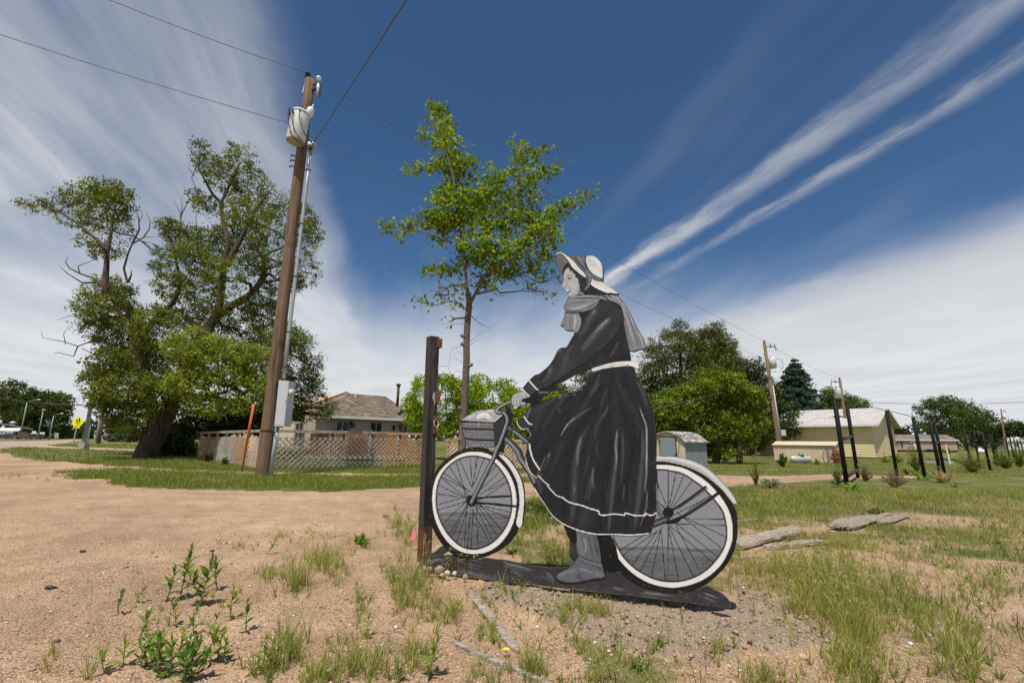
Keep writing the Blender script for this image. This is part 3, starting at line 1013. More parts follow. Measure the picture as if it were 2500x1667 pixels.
def tube_poly(pts, wa, wb=None):
 wb = wb or wa
 pts = spline(pts, False, 4.0)
 n = len(pts)
 Lf, Rt = [], []
 for i, p in enumerate(pts):
  q, r = pts[max(i - 1, 0)], pts[min(i + 1, n - 1)]
  dx, dy = r[0] - q[0], r[1] - q[1]
  L = math.hypot(dx, dy) or 1
  h = (wa + (wb - wa) * i / (n - 1)) / 2
  Lf.append((p[0] - dy / L * h, p[1] + dx / L * h))
  Rt.append((p[0] + dy / L * h, p[1] - dx / L * h))
 return Lf + Rt[::-1]

S = {}
S['base'] = spline(Z(7, (95, 640), (110, 560), (150, 495), (215, 455), (330, 449), (520, 447), (610, 480), (700, 490), (790, 490), (860, 477), (960, 492), (1100, 505),
      (1260, 540), (1450, 570), (1640, 587), (1800, 585), (2000, 610), (2240, 640), (2352, 640)) + Z(6, (150, 1150), (300, 1235), (500, 1300), (700, 1320), (820, 1300), (915, 1273),
      (1000, 1310), (1065, 1347), (1110, 1390), (1137, 1440), (1125, 1466), (950, 1447), (800, 1427), (500, 1391), (250, 1357)) +
     Z(7, (2100, 866), (1830, 835), (1500, 795), (1250, 766), (1000, 741), (750, 706), (500, 675), (200, 650)))
S['rtyre'] = spline(Z(6, (440, 140), (560, 133), (700, 155), (850, 220), (980, 315), (1080, 420), (1145, 510), (1186, 600), (1197, 700), (1192, 830), (1160, 960), (1090, 1085), (1000, 1180),
      (900, 1258), (750, 1318), (600, 1332), (450, 1312), (300, 1262), (180, 1185), (90, 1090), (20, 965), (-22, 800), (-30, 640), (5, 470), (90, 320), (250, 200)))
S['rrim'] = spline(Z(6, (455, 168), (560, 168), (700, 195), (830, 260), (950, 350), (1060, 480), (1120, 590), (1150, 720), (1146, 850), (1110, 960), (1040, 1080), (930, 1180), (800, 1245),
      (640, 1280), (500, 1270), (370, 1230), (240, 1150), (130, 1040), (55, 920), (20, 820), (10, 660), (50, 470), (160, 310), (300, 215)))
S['rdisc'] = spline(Z(6, (455, 210), (560, 215), (690, 245), (800, 310), (900, 390), (990, 490), (1060, 590), (1090, 700), (1096, 820), (1070, 920), (1000, 1030), (900, 1130), (790, 1190),
      (650, 1225), (520, 1220), (400, 1185), (270, 1110), (165, 1010), (100, 900), (65, 815), (55, 660), (95, 490), (190, 350), (320, 255)))
S['ftyre'] = spline(Z(5, (140, 800), (150, 650), (190, 470), (270, 310), (400, 180), (560, 90), (700, 62), (850, 70), (1000, 112), (1110, 195), (1210, 330), (1272, 480), (1300, 650), (1300, 830),
      (1282, 1000), (1278, 1080), (1232, 1195), (1150, 1290), (1050, 1370), (930, 1430), (800, 1472), (650, 1482), (520, 1460), (400, 1390), (300, 1280), (210, 1130), (160, 980)))
S['frim'] = spline(Z(5, (187, 720), (200, 570), (250, 420), (330, 310), (440, 215), (560, 145), (690, 118), (820, 125), (940, 165), (1050, 250), (1150, 370), (1220, 510), (1255, 650), (1258, 800),
      (1240, 950), (1190, 1090), (1110, 1220), (1000, 1330), (860, 1400), (700, 1418), (560, 1390), (430, 1310), (320, 1180), (240, 1020), (200, 870)))
S['fdisc'] = spline(Z(5, (240, 720), (250, 590), (290, 450), (370, 330), (470, 245), (580, 190), (700, 172), (810, 185), (910, 215), (1000, 280), (1090, 390), (1150, 500), (1190, 640), (1202, 790),
      (1180, 930), (1130, 1060), (1050, 1180), (940, 1280), (800, 1345), (690, 1355), (580, 1330), (480, 1260), (380, 1150), (300, 1010), (250, 860)))
S['ffend'] = spline(Z(5, (1030, 150), (1090, 155), (1180, 230), (1270, 360), (1335, 510), (1362, 680), (1355, 850), (1342, 1000), (1328, 1065), (1300, 1084), (1268, 1062), (1258, 1010), (1278, 900),
      (1295, 780), (1290, 650), (1270, 520), (1220, 400), (1150, 290), (1060, 190)))
S['rfend'] = spline(Z(6, (440, 85), (560, 87), (690, 100), (850, 150), (980, 240), (1080, 340), (1150, 430), (1193, 520), (1150, 512), (1060, 400), (960, 310), (850, 235), (720, 180), (580, 145), (440, 130)))
forkc = Z(2, (868, 752), (935, 772), (985, 835), (995, 900), (970, 1000), (925, 1130), (850, 1320), (790, 1450)) + Z(5, (985, 170), (870, 400), (770, 600), (685, 770))
S['fork'] = tube_poly(forkc, 7.6, 11)
barc = Z(2, (880, 765), (820, 752), (800, 725), (850, 675), (940, 622), (1010, 592), (1090, 570))
S['bar'] = tube_poly(barc, 9.5, 9)
topc = Z(2, (985, 1030), (1080, 1075), (1180, 1140), (1270, 1215), (1370, 1300), (1450, 1370))
S['top'] = tube_poly(topc, 12.5, 12)
downc = Z(2, (920, 1190), (1010, 1260), (1100, 1345), (1190, 1460)) + Z(4, (90, 610), (150, 700), (215, 800), (262, 900), (330, 1010))
S['down'] = tube_poly(downc, 14, 17)
S['lug'] = Z(2, (1015, 650), (1030, 700), (1045, 755), (1085, 778), (1065, 860), (1045, 930), (1052, 1000), (1000, 1030), (960, 1180), (930, 1300), (945, 1330), (915, 1400), (915, 1470), (840, 1440), (880, 1250), (990, 900), (960, 760))
S['basket'] = Z(2, (160, 908), (470, 712), (790, 692), (900, 780), (1000, 750), (1010, 880), (900, 1170), (800, 1310), (740, 1370), (300, 1362), (262, 1230), (205, 1052), (185, 935))
S['lid'] = Z(2, (172, 898), (300, 815), (478, 722), (780, 706), (800, 770), (908, 795), (760, 928), (480, 922))
S['farcuff'] = spline(Z(2, (1400, 500), (1425, 470), (1530, 372), (1640, 335), (1760, 300), (1835, 288), (1866, 315), (1862, 365), (1800, 388), (1725, 402), (1715, 432), (1660, 460), (1600, 485), (1570, 540), (1552, 605), (1480, 650), (1400, 640)))
S['grip'] = spline(Z(2, (1245, 545), (1300, 512), (1390, 492), (1470, 508), (1505, 545), (1515, 585), (1480, 602), (1380, 592), (1260, 575)))
S['hand'] = spline(Z(2, (1262, 370), (1310, 400), (1385, 480), (1370, 500), (1290, 520), (1250, 545), (1252, 572), (1330, 592), (1300, 632), (1205, 652), (1170, 690), (1115, 707), (1098, 690), (1100, 660), (1075, 625),
      (1062, 545), (1070, 490), (1115, 445), (1190, 425), (1240, 395)))
S['coat'] = spline(Z(3, (245, 1240), (300, 1150), (352, 1095), (430, 1022), (510, 992), (610, 912), (680, 840), (750, 725), (800, 625), (845, 588), (900, 580), (940, 572), (1000, 470), (1060, 372), (1000, 200), (1000, -60),
      (1250, -230), (1600, -230), (1760, -120), (1832, 0), (1842, 120), (1892, 400), (1938, 620), (1957, 800), (1850, 815), (1600, 850), (1450, 900), (1345, 925), (1330, 900), (1265, 935), (1180, 985), (1080, 1008),
      (990, 1055), (850, 1130), (740, 1172), (560, 1240), (480, 1258), (345, 1362)), True, 3)
S['sleeve'] = spline(Z(3, (245, 1238), (300, 1150), (352, 1095), (430, 1022), (510, 992), (610, 912), (680, 840), (750, 725), (800, 625), (845, 588), (900, 580), (940, 572), (1000, 470), (1060, 372), (1120, 330), (1190, 200),
      (1270, 60), (1380, -90), (1500, -160), (1650, -150), (1780, -40), (1815, 80), (1800, 210), (1720, 380), (1570, 540), (1380, 680), (1200, 830), (1080, 900), (940, 1000), (750, 1130), (560, 1237), (480, 1257), (345, 1360)), True, 3)
S['cuff'] = Z(3, (240, 1240), (330, 1130), (480, 1255), (345, 1362))
S['belt'] = spline(Z(3, (1343, 918), (1450, 878), (1600, 835), (1760, 806), (1950, 796), (2065, 814), (2085, 850), (2098, 915), (2070, 917), (1960, 877), (1800, 882), (1550, 915), (1355, 966)))
S['skirt'] = spline(Z(3, (1350, 960), (1290, 1080), (1210, 1225), (1160, 1262), (1000, 1302), (830, 1345), (680, 1400), (560, 1455)) + Z(2, (1545, 615), (1480, 655), (1400, 642), (1365, 660), (1330, 720), (1300, 790), (1280, 825),
      (1210, 868), (1155, 898), (1160, 950), (1205, 1025), (1265, 1062), (1345, 1050), (1385, 1120), (1392, 1190), (1350, 1290), (1330, 1400), (1308, 1500)) +
     Z(4, (148, 605), (165, 690), (210, 780), (266, 832), (244, 930), (290, 1020), (370, 1140), (440, 1240), (540, 1325), (640, 1375), (780, 1420), (930, 1452), (1100, 1452), (1300, 1462), (1500, 1446), (1522, 1420),
       (1562, 1280), (1576, 1210), (1579, 900), (1579, 600), (1578, 380), (1552, 170), (1525, 0)) + Z(3, (2290, 1530), (2250, 1390), (2190, 1280), (2110, 1130), (2050, 1020), (1995, 890), (1700, 860)), True, 2.5)
S['boot'] = spline(Z(7, (1880, 120), (1900, 250), (1915, 380), (1930, 455), (1903, 500), (1885, 545), (1820, 590), (1760, 618), (1705, 655), (1686, 690), (1705, 725), (1770, 755), (1880, 760), (2000, 742), (2130, 715), (2246, 695),
      (2236, 620), (2215, 560), (2205, 500), (2195, 400), (2178, 300), (2155, 215), (2150, 130)))
S['dark'] = Z(7, (2150, 205), (2310, 205), (2370, 330), (2400, 480), (2420, 600), (2360, 640), (2235, 640), (2200, 500), (2175, 300))
S['pedal'] = spline(Z(7, (1770, 95), (1790, 160), (1830, 250), (1885, 300), (1920, 300), (1900, 120)))
S['scarfF'] = spline(Z(0, (448, 905), (440, 950), (415, 1035), (388, 1085), (392, 1105), (428, 1098), (445, 1150), (500, 1165), (560, 1163), (582, 1205), (630, 1180), (665, 1110), (678, 1010), (650, 945), (620, 900)))
S['scarf'] = spline(Z(0, (500, 705), (560, 695), (640, 682), (760, 672), (900, 680), (1060, 670), (1170, 695), (1225, 745), (1310, 870), (1380, 1010), (1450, 1150), (1510, 1250), (1545, 1340), (1572, 1385), (1515, 1418), (1445, 1422),
      (1400, 1445), (1328, 1432), (1295, 1290), (1255, 1090), (1238, 930), (1215, 850), (1170, 805), (1090, 770), (1000, 758), (930, 745), (880, 830), (790, 885), (680, 912), (560, 912), (470, 905), (437, 870), (440, 825), (478, 745)))
S['neck'] = Z(1, (700, 930), (860, 930), (880, 1085), (690, 1085))
S['face'] = spline(Z(1, (480, 425), (410, 475), (375, 540), (352, 625), (352, 700), (368, 745), (350, 810), (325, 870), (335, 905), (375, 940), (400, 965), (410, 995), (440, 1020), (442, 1065), (480, 1120), (545, 1135), (620, 1120), (690, 1075),
      (730, 980), (745, 900), (735, 800), (700, 690), (640, 590), (560, 490)))
S['hair'] = spline(Z(1, (345, 620), (352, 520), (385, 430), (430, 350), (480, 300), (600, 380), (760, 560), (905, 680), (900, 780), (880, 880), (930, 960), (860, 1050), (815, 1020), (770, 990), (790, 930), (745, 905), (740, 830), (715, 770), (720, 700),
      (645, 660), (640, 600), (580, 560), (570, 510), (510, 520), (500, 470), (455, 430), (400, 470), (368, 560)), True, 1.5)
S['hairB'] = spline(Z(1, (1000, 840), (1100, 890), (1250, 980), (1420, 1045), (1470, 1080), (1390, 1085), (1300, 1110), (1180, 1085), (1000, 1085), (850, 1085), (850, 1040), (930, 950)))
S['brimU'] = spline(Z(1, (180, 160), (200, 110), (240, 95), (330, 120), (430, 215), (510, 300), (440, 330), (385, 420), (350, 520), (345, 625), (260, 515), (205, 350), (178, 230)))
S['brim'] = spline(Z(1, (180, 135), (205, 85), (255, 65), (330, 78), (410, 130), (515, 200), (545, 225), (640, 320), (730, 440), (830, 535), (908, 640), (897, 682), (830, 650), (730, 575), (620, 480), (550, 410), (480, 290), (410, 195), (330, 120), (240, 97), (190, 160)), True, 1.5)
S['band'] = spline(Z(1, (520, 185), (545, 155), (590, 143), (690, 140), (780, 147), (830, 168), (905, 165), (960, 300), (1010, 560), (1150, 650), (1292, 690), (1282, 772), (1150, 745), (1040, 705), (1000, 850), (930, 950), (890, 985), (850, 965), (890, 870),
      (905, 760), (908, 640), (830, 530), (730, 430), (640, 315), (550, 220)))
S['crown'] = spline(Z(1, (905, 165), (990, 152), (1080, 155), (1180, 218), (1255, 310), (1290, 400), (1300, 560), (1288, 700), (1160, 655), (1040, 575), (960, 480), (905, 360), (888, 260)))
S['flap'] = spline(Z(1, (1040, 700), (1150, 745), (1282, 775), (1370, 820), (1460, 890), (1570, 970), (1672, 1035), (1668, 1062), (1570, 1062), (1490, 1047), (1420, 1052), (1320, 1015), (1200, 965), (1090, 905), (1000, 835), (1012, 770)))

# (name, outline, front face stands this far out of the board, in mm)
PLATES = [('ground_strip', 'base', 0), ('rear_tyre', 'rtyre', 2), ('rear_rim', 'rrim', 3), ('rear_wheel_disc', 'rdisc', 4), ('rear_fender', 'rfend', 5), ('shadow_panel', 'dark', 1),
   ('front_tyre', 'ftyre', 2.5), ('front_rim', 'frim', 3.5), ('front_wheel_disc', 'fdisc', 4.5), ('front_fender', 'ffend', 5.5), ('frame_tube', 'down', 5), ('frame_tube', 'top', 5.2), ('headset', 'lug', 1.5),
   ('basket', 'basket', 6), ('fork', 'fork', 7.5), ('pedal', 'pedal', 1.2), ('boot', 'boot', 6.2), ('skirt', 'skirt', 7), ('far_sleeve', 'farcuff', 7.2), ('coat', 'coat', 7.6), ('belt', 'belt', 8.6), ('sleeve', 'sleeve', 9),
   ('handlebar', 'bar', 8.2), ('hand_grip', 'grip', 9.3), ('hand', 'hand', 9.6), ('scarf', 'scarfF', 9.8), ('neck', 'neck', 8), ('face', 'face', 8.6), ('hair', 'hairB', 8.4), ('hair', 'hair', 9.2), ('scarf', 'scarf', 10.4),
   ('bonnet_lining', 'brimU', 9.4), ('bonnet_band', 'band', 10), ('bonnet_brim', 'brim', 10.8), ('bonnet_crown', 'crown', 10.6), ('bonnet_flap', 'flap', 10.9)]

def paint():
 cv = Canvas(1000, 600, 1830, 1500)
 st = cv.stroke
 # ground strip
 b = S['base']
 cv.fill(b, 46)
 for i in range(90):
  x = random.uniform(1010, 1790)
  y = 1352 + (x - 1010) * .155 + random.uniform(0, 60)
  L = random.uniform(8, 40)
  st([(x, y), (x + L, y + L * .14)], random.uniform(1.5, 5), random.choice([62, 78, 92, 28, 24]), random.uniform(.3, .6), .9, .8, clip=b)
 for q, g, wd in ((Z(7, (220, 520), (340, 492), (420, 520)), 120, 8), (Z(7, (560, 640), (700, 660), (900, 700), (1030, 720)), 105, 8), (Z(7, (1080, 560), (1300, 610), (1400, 640)), 70, 9), (Z(7, (1600, 640), (1640, 700), (1650, 750)), 72, 8),
      (Z(7, (500, 560), (640, 600)), 48, 7), (Z(7, (1480, 660), (1560, 645)), 78, 6), (Z(7, (900, 560), (1050, 590)), 52, 8), (Z(6, (60, 1290), (130, 1300)), 70, 9), (Z(6, (900, 1340), (1000, 1380)), 52, 9), (Z(6, (500, 1330), (800, 1370)), 42, 8)):
  st(q, wd * .6, (g * 1.4, g * 1.4 + 2, g * 1.4 + 8), .5, 1, .7, clip=b, brush=.7)
 cv.outline(b, 1.8, 110, .6)
 for q in (Z(7, (210, 530), (330, 495), (430, 515)), Z(7, (560, 640), (760, 668), (1030, 722)), Z(7, (640, 560), (820, 600)), Z(7, (1080, 560), (1250, 600), (1400, 640)), Z(7, (1180, 640), (1300, 690)), Z(7, (1560, 640), (1650, 740)), Z(6, (40, 1280), (140, 1300)), Z(6, (330, 1330), (560, 1362)), Z(6, (900, 1345), (1020, 1385))):
  for j in range(7):
   dy_, dx_ = random.gauss(0, 5), random.gauss(0, 8)
   g = random.uniform(80, 165)
   st([(x_ + dx_, y_ + dy_) for x_, y_ in q], random.uniform(1.5, 4), (g, g + 2, g + 8), random.uniform(.35, .7), .8, .5, clip=b, brush=.6)
 # wheels
 for t, r, d in (('rtyre', 'rrim', 'rdisc'), ('ftyre', 'frim', 'fdisc')):
  cv.fill(S[t], 20)
  cv.outline(S[t], 3, 12)
  cv.fill(S[r], (222, 221, 218))
  cv.outline(S[r], 2.4, (150, 148, 146), .35)
  cx = sum(p[0] for p in S[r]) / len(S[r])
  cy = sum(p[1] for p in S[r]) / len(S[r])
  for k in range(60):
   a = random.uniform(0, 6.28)
   i = int(a / 6.283 * len(S[r])) % len(S[r])
   p, q = S[r][i], S[r][(i + 6) % len(S[r])]
   f = random.uniform(.88, .97)
   st([(cx + (p[0] - cx) * f, cy + (p[1] - cy) * f), (cx + (q[0] - cx) * f, cy + (q[1] - cy) * f)], 2.5, random.choice([196, 204, 235]), .5, .9)
  D = S[d]
  cv.fill(D, (122, 124, 132))
  # the painted ground seen through the wheel
  hy = 1268 if d == 'rdisc' else 1256
  hor = 1252 if d == 'fdisc' else 1336
  x0, x1 = min(p[0] for p in D), max(p[0] for p in D)
  st([(x0 - 30, hor + 58), (x1 + 30, hor + 62)], 116, (70, 70, 75), .62, .45, clip=D, smooth=False)
  for k in range(120):
   y = hor + (1 - random.random() ** 1.5) * 92
   x = random.uniform(x0, x1)
   L = random.uniform(20, 60)
   g = random.choice([54, 60, 68, 76, 86, 46])
   st([(x, y), (x + L * .5, y + random.gauss(0, 2)), (x + L, y + random.gauss(2, 3))], random.uniform(2, 6), (g, g, g + 4), .55, .9, .6, clip=D, brush=.5)
  for k in range(90):
   a_, r_ = random.uniform(0, 6.28), random.uniform(0, 1) ** .5
   x, y = (x0 + x1) / 2 + math.cos(a_) * r_ * (x1 - x0) / 2, hor - 30 + math.sin(a_) * r_ * 130
   g = random.choice([104, 112, 130, 138])
   st([(x, y), (x + random.uniform(-30, 30), y + random.uniform(8, 30))], random.uniform(3, 9), (g, g + 2, g + 9), .3, .9, .6, clip=D, brush=.5)
  st([(x0, hor + 4), ((x0 + x1) / 2 - 20, hor + 1), ((x0 + x1) / 2 + 40, hor + 5), (x1, hor + 8)], 12, (72, 72, 77), .8, .9, clip=D, brush=.4)
  cv.outline(D, 6, 30, .55)
  cv.outline(D, 2.6, 18, .9)
 # spokes
 hubF, hubR = Z(5, (690, 740))[0], Z(6, (565, 600))[0]
 sp5 = [((670, 175), (700, 560)), ((735, 180), (745, 330)), ((770, 175), (700, 560)), ((848, 205), (710, 560)), ((1000, 295), (770, 580)), ((1065, 355), (780, 620)), ((1115, 435), (800, 660)), ((1140, 490), (910, 605)), ((1150, 505), (770, 750)),
   ((490, 240), (600, 600)), ((540, 220), (700, 590)), ((400, 300), (590, 590)), ((335, 385), (680, 630)), ((300, 432), (620, 595)), ((300, 445), (640, 720)), ((265, 540), (600, 700)), ((245, 650), (520, 690)), ((245, 795), (640, 680)),
   ((255, 860), (640, 745)), ((315, 1045), (640, 730)), ((405, 1175), (640, 770)), ((430, 1215), (640, 790)), ((495, 1275), (650, 800)), ((598, 1320), (630, 830)), ((638, 1330), (680, 810)), ((682, 1350), (715, 810)), ((772, 1350), (750, 820)),
   ((935, 1300), (690, 840)), ((970, 1275), (740, 800)), ((1040, 1225), (760, 790)), ((1105, 1150), (790, 780)), ((1195, 890), (800, 800)), ((1175, 965), (760, 800)), ((640, 680), (790, 745)), ((600, 600), (660, 680)), ((590, 590), (625, 730))]
 for a, bq in sp5:
  st(Z(5, a, bq), 2.1, 16, .92, .4, clip=S['fdisc'])
 sp6 = [((462, 210), (475, 500)), ((455, 300), (560, 560)), ((567, 215), (567, 560)), ((637, 235), (570, 560)), ((707, 258), (585, 560)), ((790, 295), (600, 565)), ((1085, 660), (690, 652)), ((1095, 715), (640, 702)), ((1095, 822), (690, 630)),
   ((1065, 935), (640, 590)), ((1025, 1010), (640, 700)), ((985, 1060), (580, 720)), ((875, 1168), (630, 710)), ((800, 1195), (570, 720)), ((662, 1222), (570, 740)), ((560, 1222), (567, 720)), ((540, 1218), (500, 740)), ((412, 1190), (500, 750)),
   ((310, 1135), (510, 730)), ((232, 1085), (480, 750)), ((118, 945), (400, 770)), ((150, 988), (470, 765)), ((470, 500), (540, 570)), ((455, 490), (540, 560)), ((745, 580), (960, 440)), ((620, 620), (980, 435))]
 for a, bq in sp6:
  st(Z(6, a, bq), 2.2, 16, .92, .4, clip=S['rdisc'])
 # stays, axles, hubs
 st(Z(5, (700, 715), (900, 695), (1195, 680)), 5.6, 22, 1, .25)
 st(Z(5, (740, 770), (950, 780), (1290, 818)), 6.4, 20, 1, .25)
 cv.stroke(Z(5, (690, 740), (692, 742)), 27, 16, 1, .15)
 cv.stroke(Z(5, (640, 760), (672, 690)), 7, 34, .6, .8)
 cv.stroke(Z(5, (675, 775), (690, 770)), 5, 60, .7, .8)
 st(Z(6, (600, 580), (720, 500), (905, 365)), 6.5, 22, 1, .3)
 st(Z(6, (660, 560), (920, 380)), 4, 50, .8, .5)
 st(Z(6, (560, 690), (700, 635), (900, 510), (1050, 400)), 9, 20, 1, .3)
 st(Z(6, (700, 632), (900, 512)), 2, 62, .6, .6)
 cv.stroke(Z(6, (565, 598), (567, 600)), 26, 15, 1, .1)
 cv.stroke(Z(6, (548, 598), (560, 620)), 9, 40, .5, .9)
 st(Z(6, (450, 520), (500, 620)), 13, 70, 1, .3)
 st(Z(6, (462, 540), (505, 620)), 5, 120, .7, .8)
 st(Z(6, (400, 715), (470, 690), (550, 660)), 19, 42, 1, .2)
 st(Z(6, (440, 700), (545, 662)), 9, 128, .8, .9, brush=.4)
 st(Z(6, (560, 690), (640, 680), (670, 650)), 10, 16, 1, .4)
 # fenders
 for k, g in (('ffend', (214, 213, 210)), ('rfend', (176, 176, 177))):
  cv.fill(S[k], g)
  cv.outline(S[k], 2.0, 24, .9)
 st(Z(6, (470, 100), (600, 105), (740, 135), (880, 200), (1000, 300), (1130, 440), (1170, 500)), 8, (214, 214, 214), .85, .9, brush=.4)
 st(Z(6, (480, 125), (600, 132), (740, 170), (860, 220), (960, 290)), 5, (120, 120, 122), .6, .9, brush=.3)
 st(Z(5, (1085, 190), (1200, 320), (1290, 500), (1325, 700), (1315, 900), (1295, 1050)), 3.5, (176, 172, 170), .5, .9, brush=.4)
 # frame
 for c, wd in ((downc, 15), (topc, 12)):
  cv.tubeshade(c, wd + 1, 26, (74, 77, 84), (150, 154, 160))
 cv.fill(S['lug'], 19)
 cv.tubeshade(Z(2, (1020, 1015), (1060, 1060)), 9, 26, 74, 120)
 cv.stroke(Z(2, (690, 1400), (740, 1420)), 7, 150, .9, .5)
 # basket
 bk = S['basket']
 cv.fill(bk, 26)
 front = Z(2, (190, 938), (750, 945), (762, 1060), (770, 1340), (745, 1362), (305, 1352), (265, 1222), (215, 1052))
 cv.fill(front, (92, 94, 99))
 cols = ((940, 1030), (1068, 1215), (1250, 1340))
 for (ya, yb) in cols:
  nrow = 2 if yb - ya < 110 else 3
  for r in range(nrow):
   yy = ya + (yb - ya) * (r + .5) / nrow
   xl = 200 + (yy - 940) * .24
   x = xl + (22 if r % 2 else 50)
   while x < 740:
    L = random.uniform(48, 74)
    a = Z(2, (x, yy - 11), (min(x + L, 748), yy - 12), (min(x + L, 748), yy + 13), (x, yy + 12))
    g = random.uniform(112, 150)
    cv.fill(a, (g, g + 1, g + 6))
    cv.outline(a, 1.1, 50, .8)
    x += L + random.uniform(8, 24)
 for yy, xs in ((1045, 205), (1225, 262)):
  st(Z(2, (xs, yy - 8), (480, yy + 8), (765, yy + 12)), 4.6, 18, 1, .4)
 st(Z(2, (310, 1345), (500, 1352), (745, 1362)), 3, 110, .7, .7)
 st(Z(2, (763, 940), (768, 1150), (778, 1330)), 2.6, 20, 1, .4)
 for yy in range(960, 1330, 46):
  st(Z(2, (775, yy + 5), (850, yy - 25), (930, yy - 80)), 2.2, 92, .6, .8, clip=bk)
 ld = S['lid']
 cv.fill(ld, (150, 151, 154))
 for k in range(26):
  x, y = random.uniform(250, 800), random.uniform(720, 900)
  st(Z(2, (x, y), (x + random.uniform(30, 90), y - random.uniform(0, 26))), random.uniform(3, 8), random.choice([122, 168, 184, 200, 140]), .5, 1, .6, clip=ld)
 st(Z(2, (480, 850), (520, 800), (580, 780), (640, 790), (680, 840)), 9, (226, 226, 226), .9, .8, clip=ld)
 st(Z(2, (540, 840), (600, 810), (650, 850)), 10, (214, 214, 214), .8, .9, clip=ld)
 st(Z(2, (650, 740), (740, 725)), 7, (214, 214, 216), .8, .9, clip=ld)
 st(Z(2, (520, 890), (580, 875), (640, 892)), 4, (110, 110, 112), .6, .9, clip=ld)
 st(Z(2, (300, 870), (420, 800)), 8, (196, 196, 200), .6, .9, clip=ld)
 st(Z(2, (770, 915), (840, 860), (905, 800)), 3, (205, 205, 205), .9, .6)
 st(Z(2, (165, 908), (480, 926), (762, 938)), 3.6, 16, 1, .4)
 st(Z(2, (165, 903), (470, 714), (790, 694)), 2.6, 20, 1, .4)
 # fork and bar
 cv.tubeshade(forkc, 11, 22, (86, 89, 97), (168, 174, 182), -.12)
 cv.tubeshade(barc, 10, 24, (100, 102, 108), (176, 180, 184), -.1)
 # boot
 bt = S['boot']
 cv.fill(bt, (84, 87, 94))
 cv.outline(bt, 3, 26, .9)
 for q, wd, g, al in ((Z(7, (1935, 220), (1960, 330), (1985, 440)), 12, 112, .7), (Z(7, (2010, 260), (2030, 340), (2020, 400)), 8, 150, .6), (Z(7, (2060, 240), (2080, 350), (2110, 480)), 2.4, 26, .9), (Z(7, (2130, 240), (2160, 380)), 12, 62, .8),
       (Z(7, (1915, 460), (2000, 520), (2120, 560), (2210, 605)), 3.2, 22, 1), (Z(7, (1930, 430), (2040, 490), (2200, 528)), 2.6, 26, .9), (Z(7, (1950, 480), (2060, 530), (2200, 560)), 7, 116, .6),
       (Z(7, (1720, 680), (1800, 640), (1900, 620)), 9, 120, .7), (Z(7, (1960, 600), (2040, 620), (2100, 640)), 7, 138, .6), (Z(7, (1960, 660), (1940, 690), (1990, 730)), 10, 46, .7), (Z(7, (2150, 650), (2200, 690)), 11, 120, .6),
       (Z(7, (1720, 735), (1880, 752), (2100, 715), (2240, 690)), 4, 50, .7), (Z(7, (2150, 380), (2170, 450)), 9, 40, .6)):
  st(q, wd, (g, g + 2, g + 8), al, .8, clip=bt, brush=.35)
 cv.fill(S['dark'], 17)
 cv.fill(S['pedal'], 18)
 st(Z(7, (2290, 230), (2352, 420)), 8, (170, 168, 160), 0.0, .8)
 # skirt
 sk = S['skirt']
 cv.fill(sk, (29, 30, 34))
 # folds fan out from the waist: brush loads vary with the angle round it
 for k in range(900):
  ang, rr_ = random.uniform(-.55, 1.25), random.uniform(30, 470)
  x, y = 1490 - math.sin(ang) * rr_, 895 + math.cos(ang) * rr_
  f_ = float(fbm(np.array([ang * 9.0]), np.array([rr_ / 330]), 61, 3)[0])
  g = 11 + 52 * min(max((f_ - .44) * 2.6, 0), 1) + random.gauss(0, 5)
  L = random.uniform(24, 90)
  st([(x, y), (x - math.sin(ang + .06) * L, y + math.cos(ang + .06) * L)], random.uniform(2, 7), (g, g + 3, g + 10), random.uniform(.25, .6), .8, .8, clip=sk, brush=.5, smooth=False)
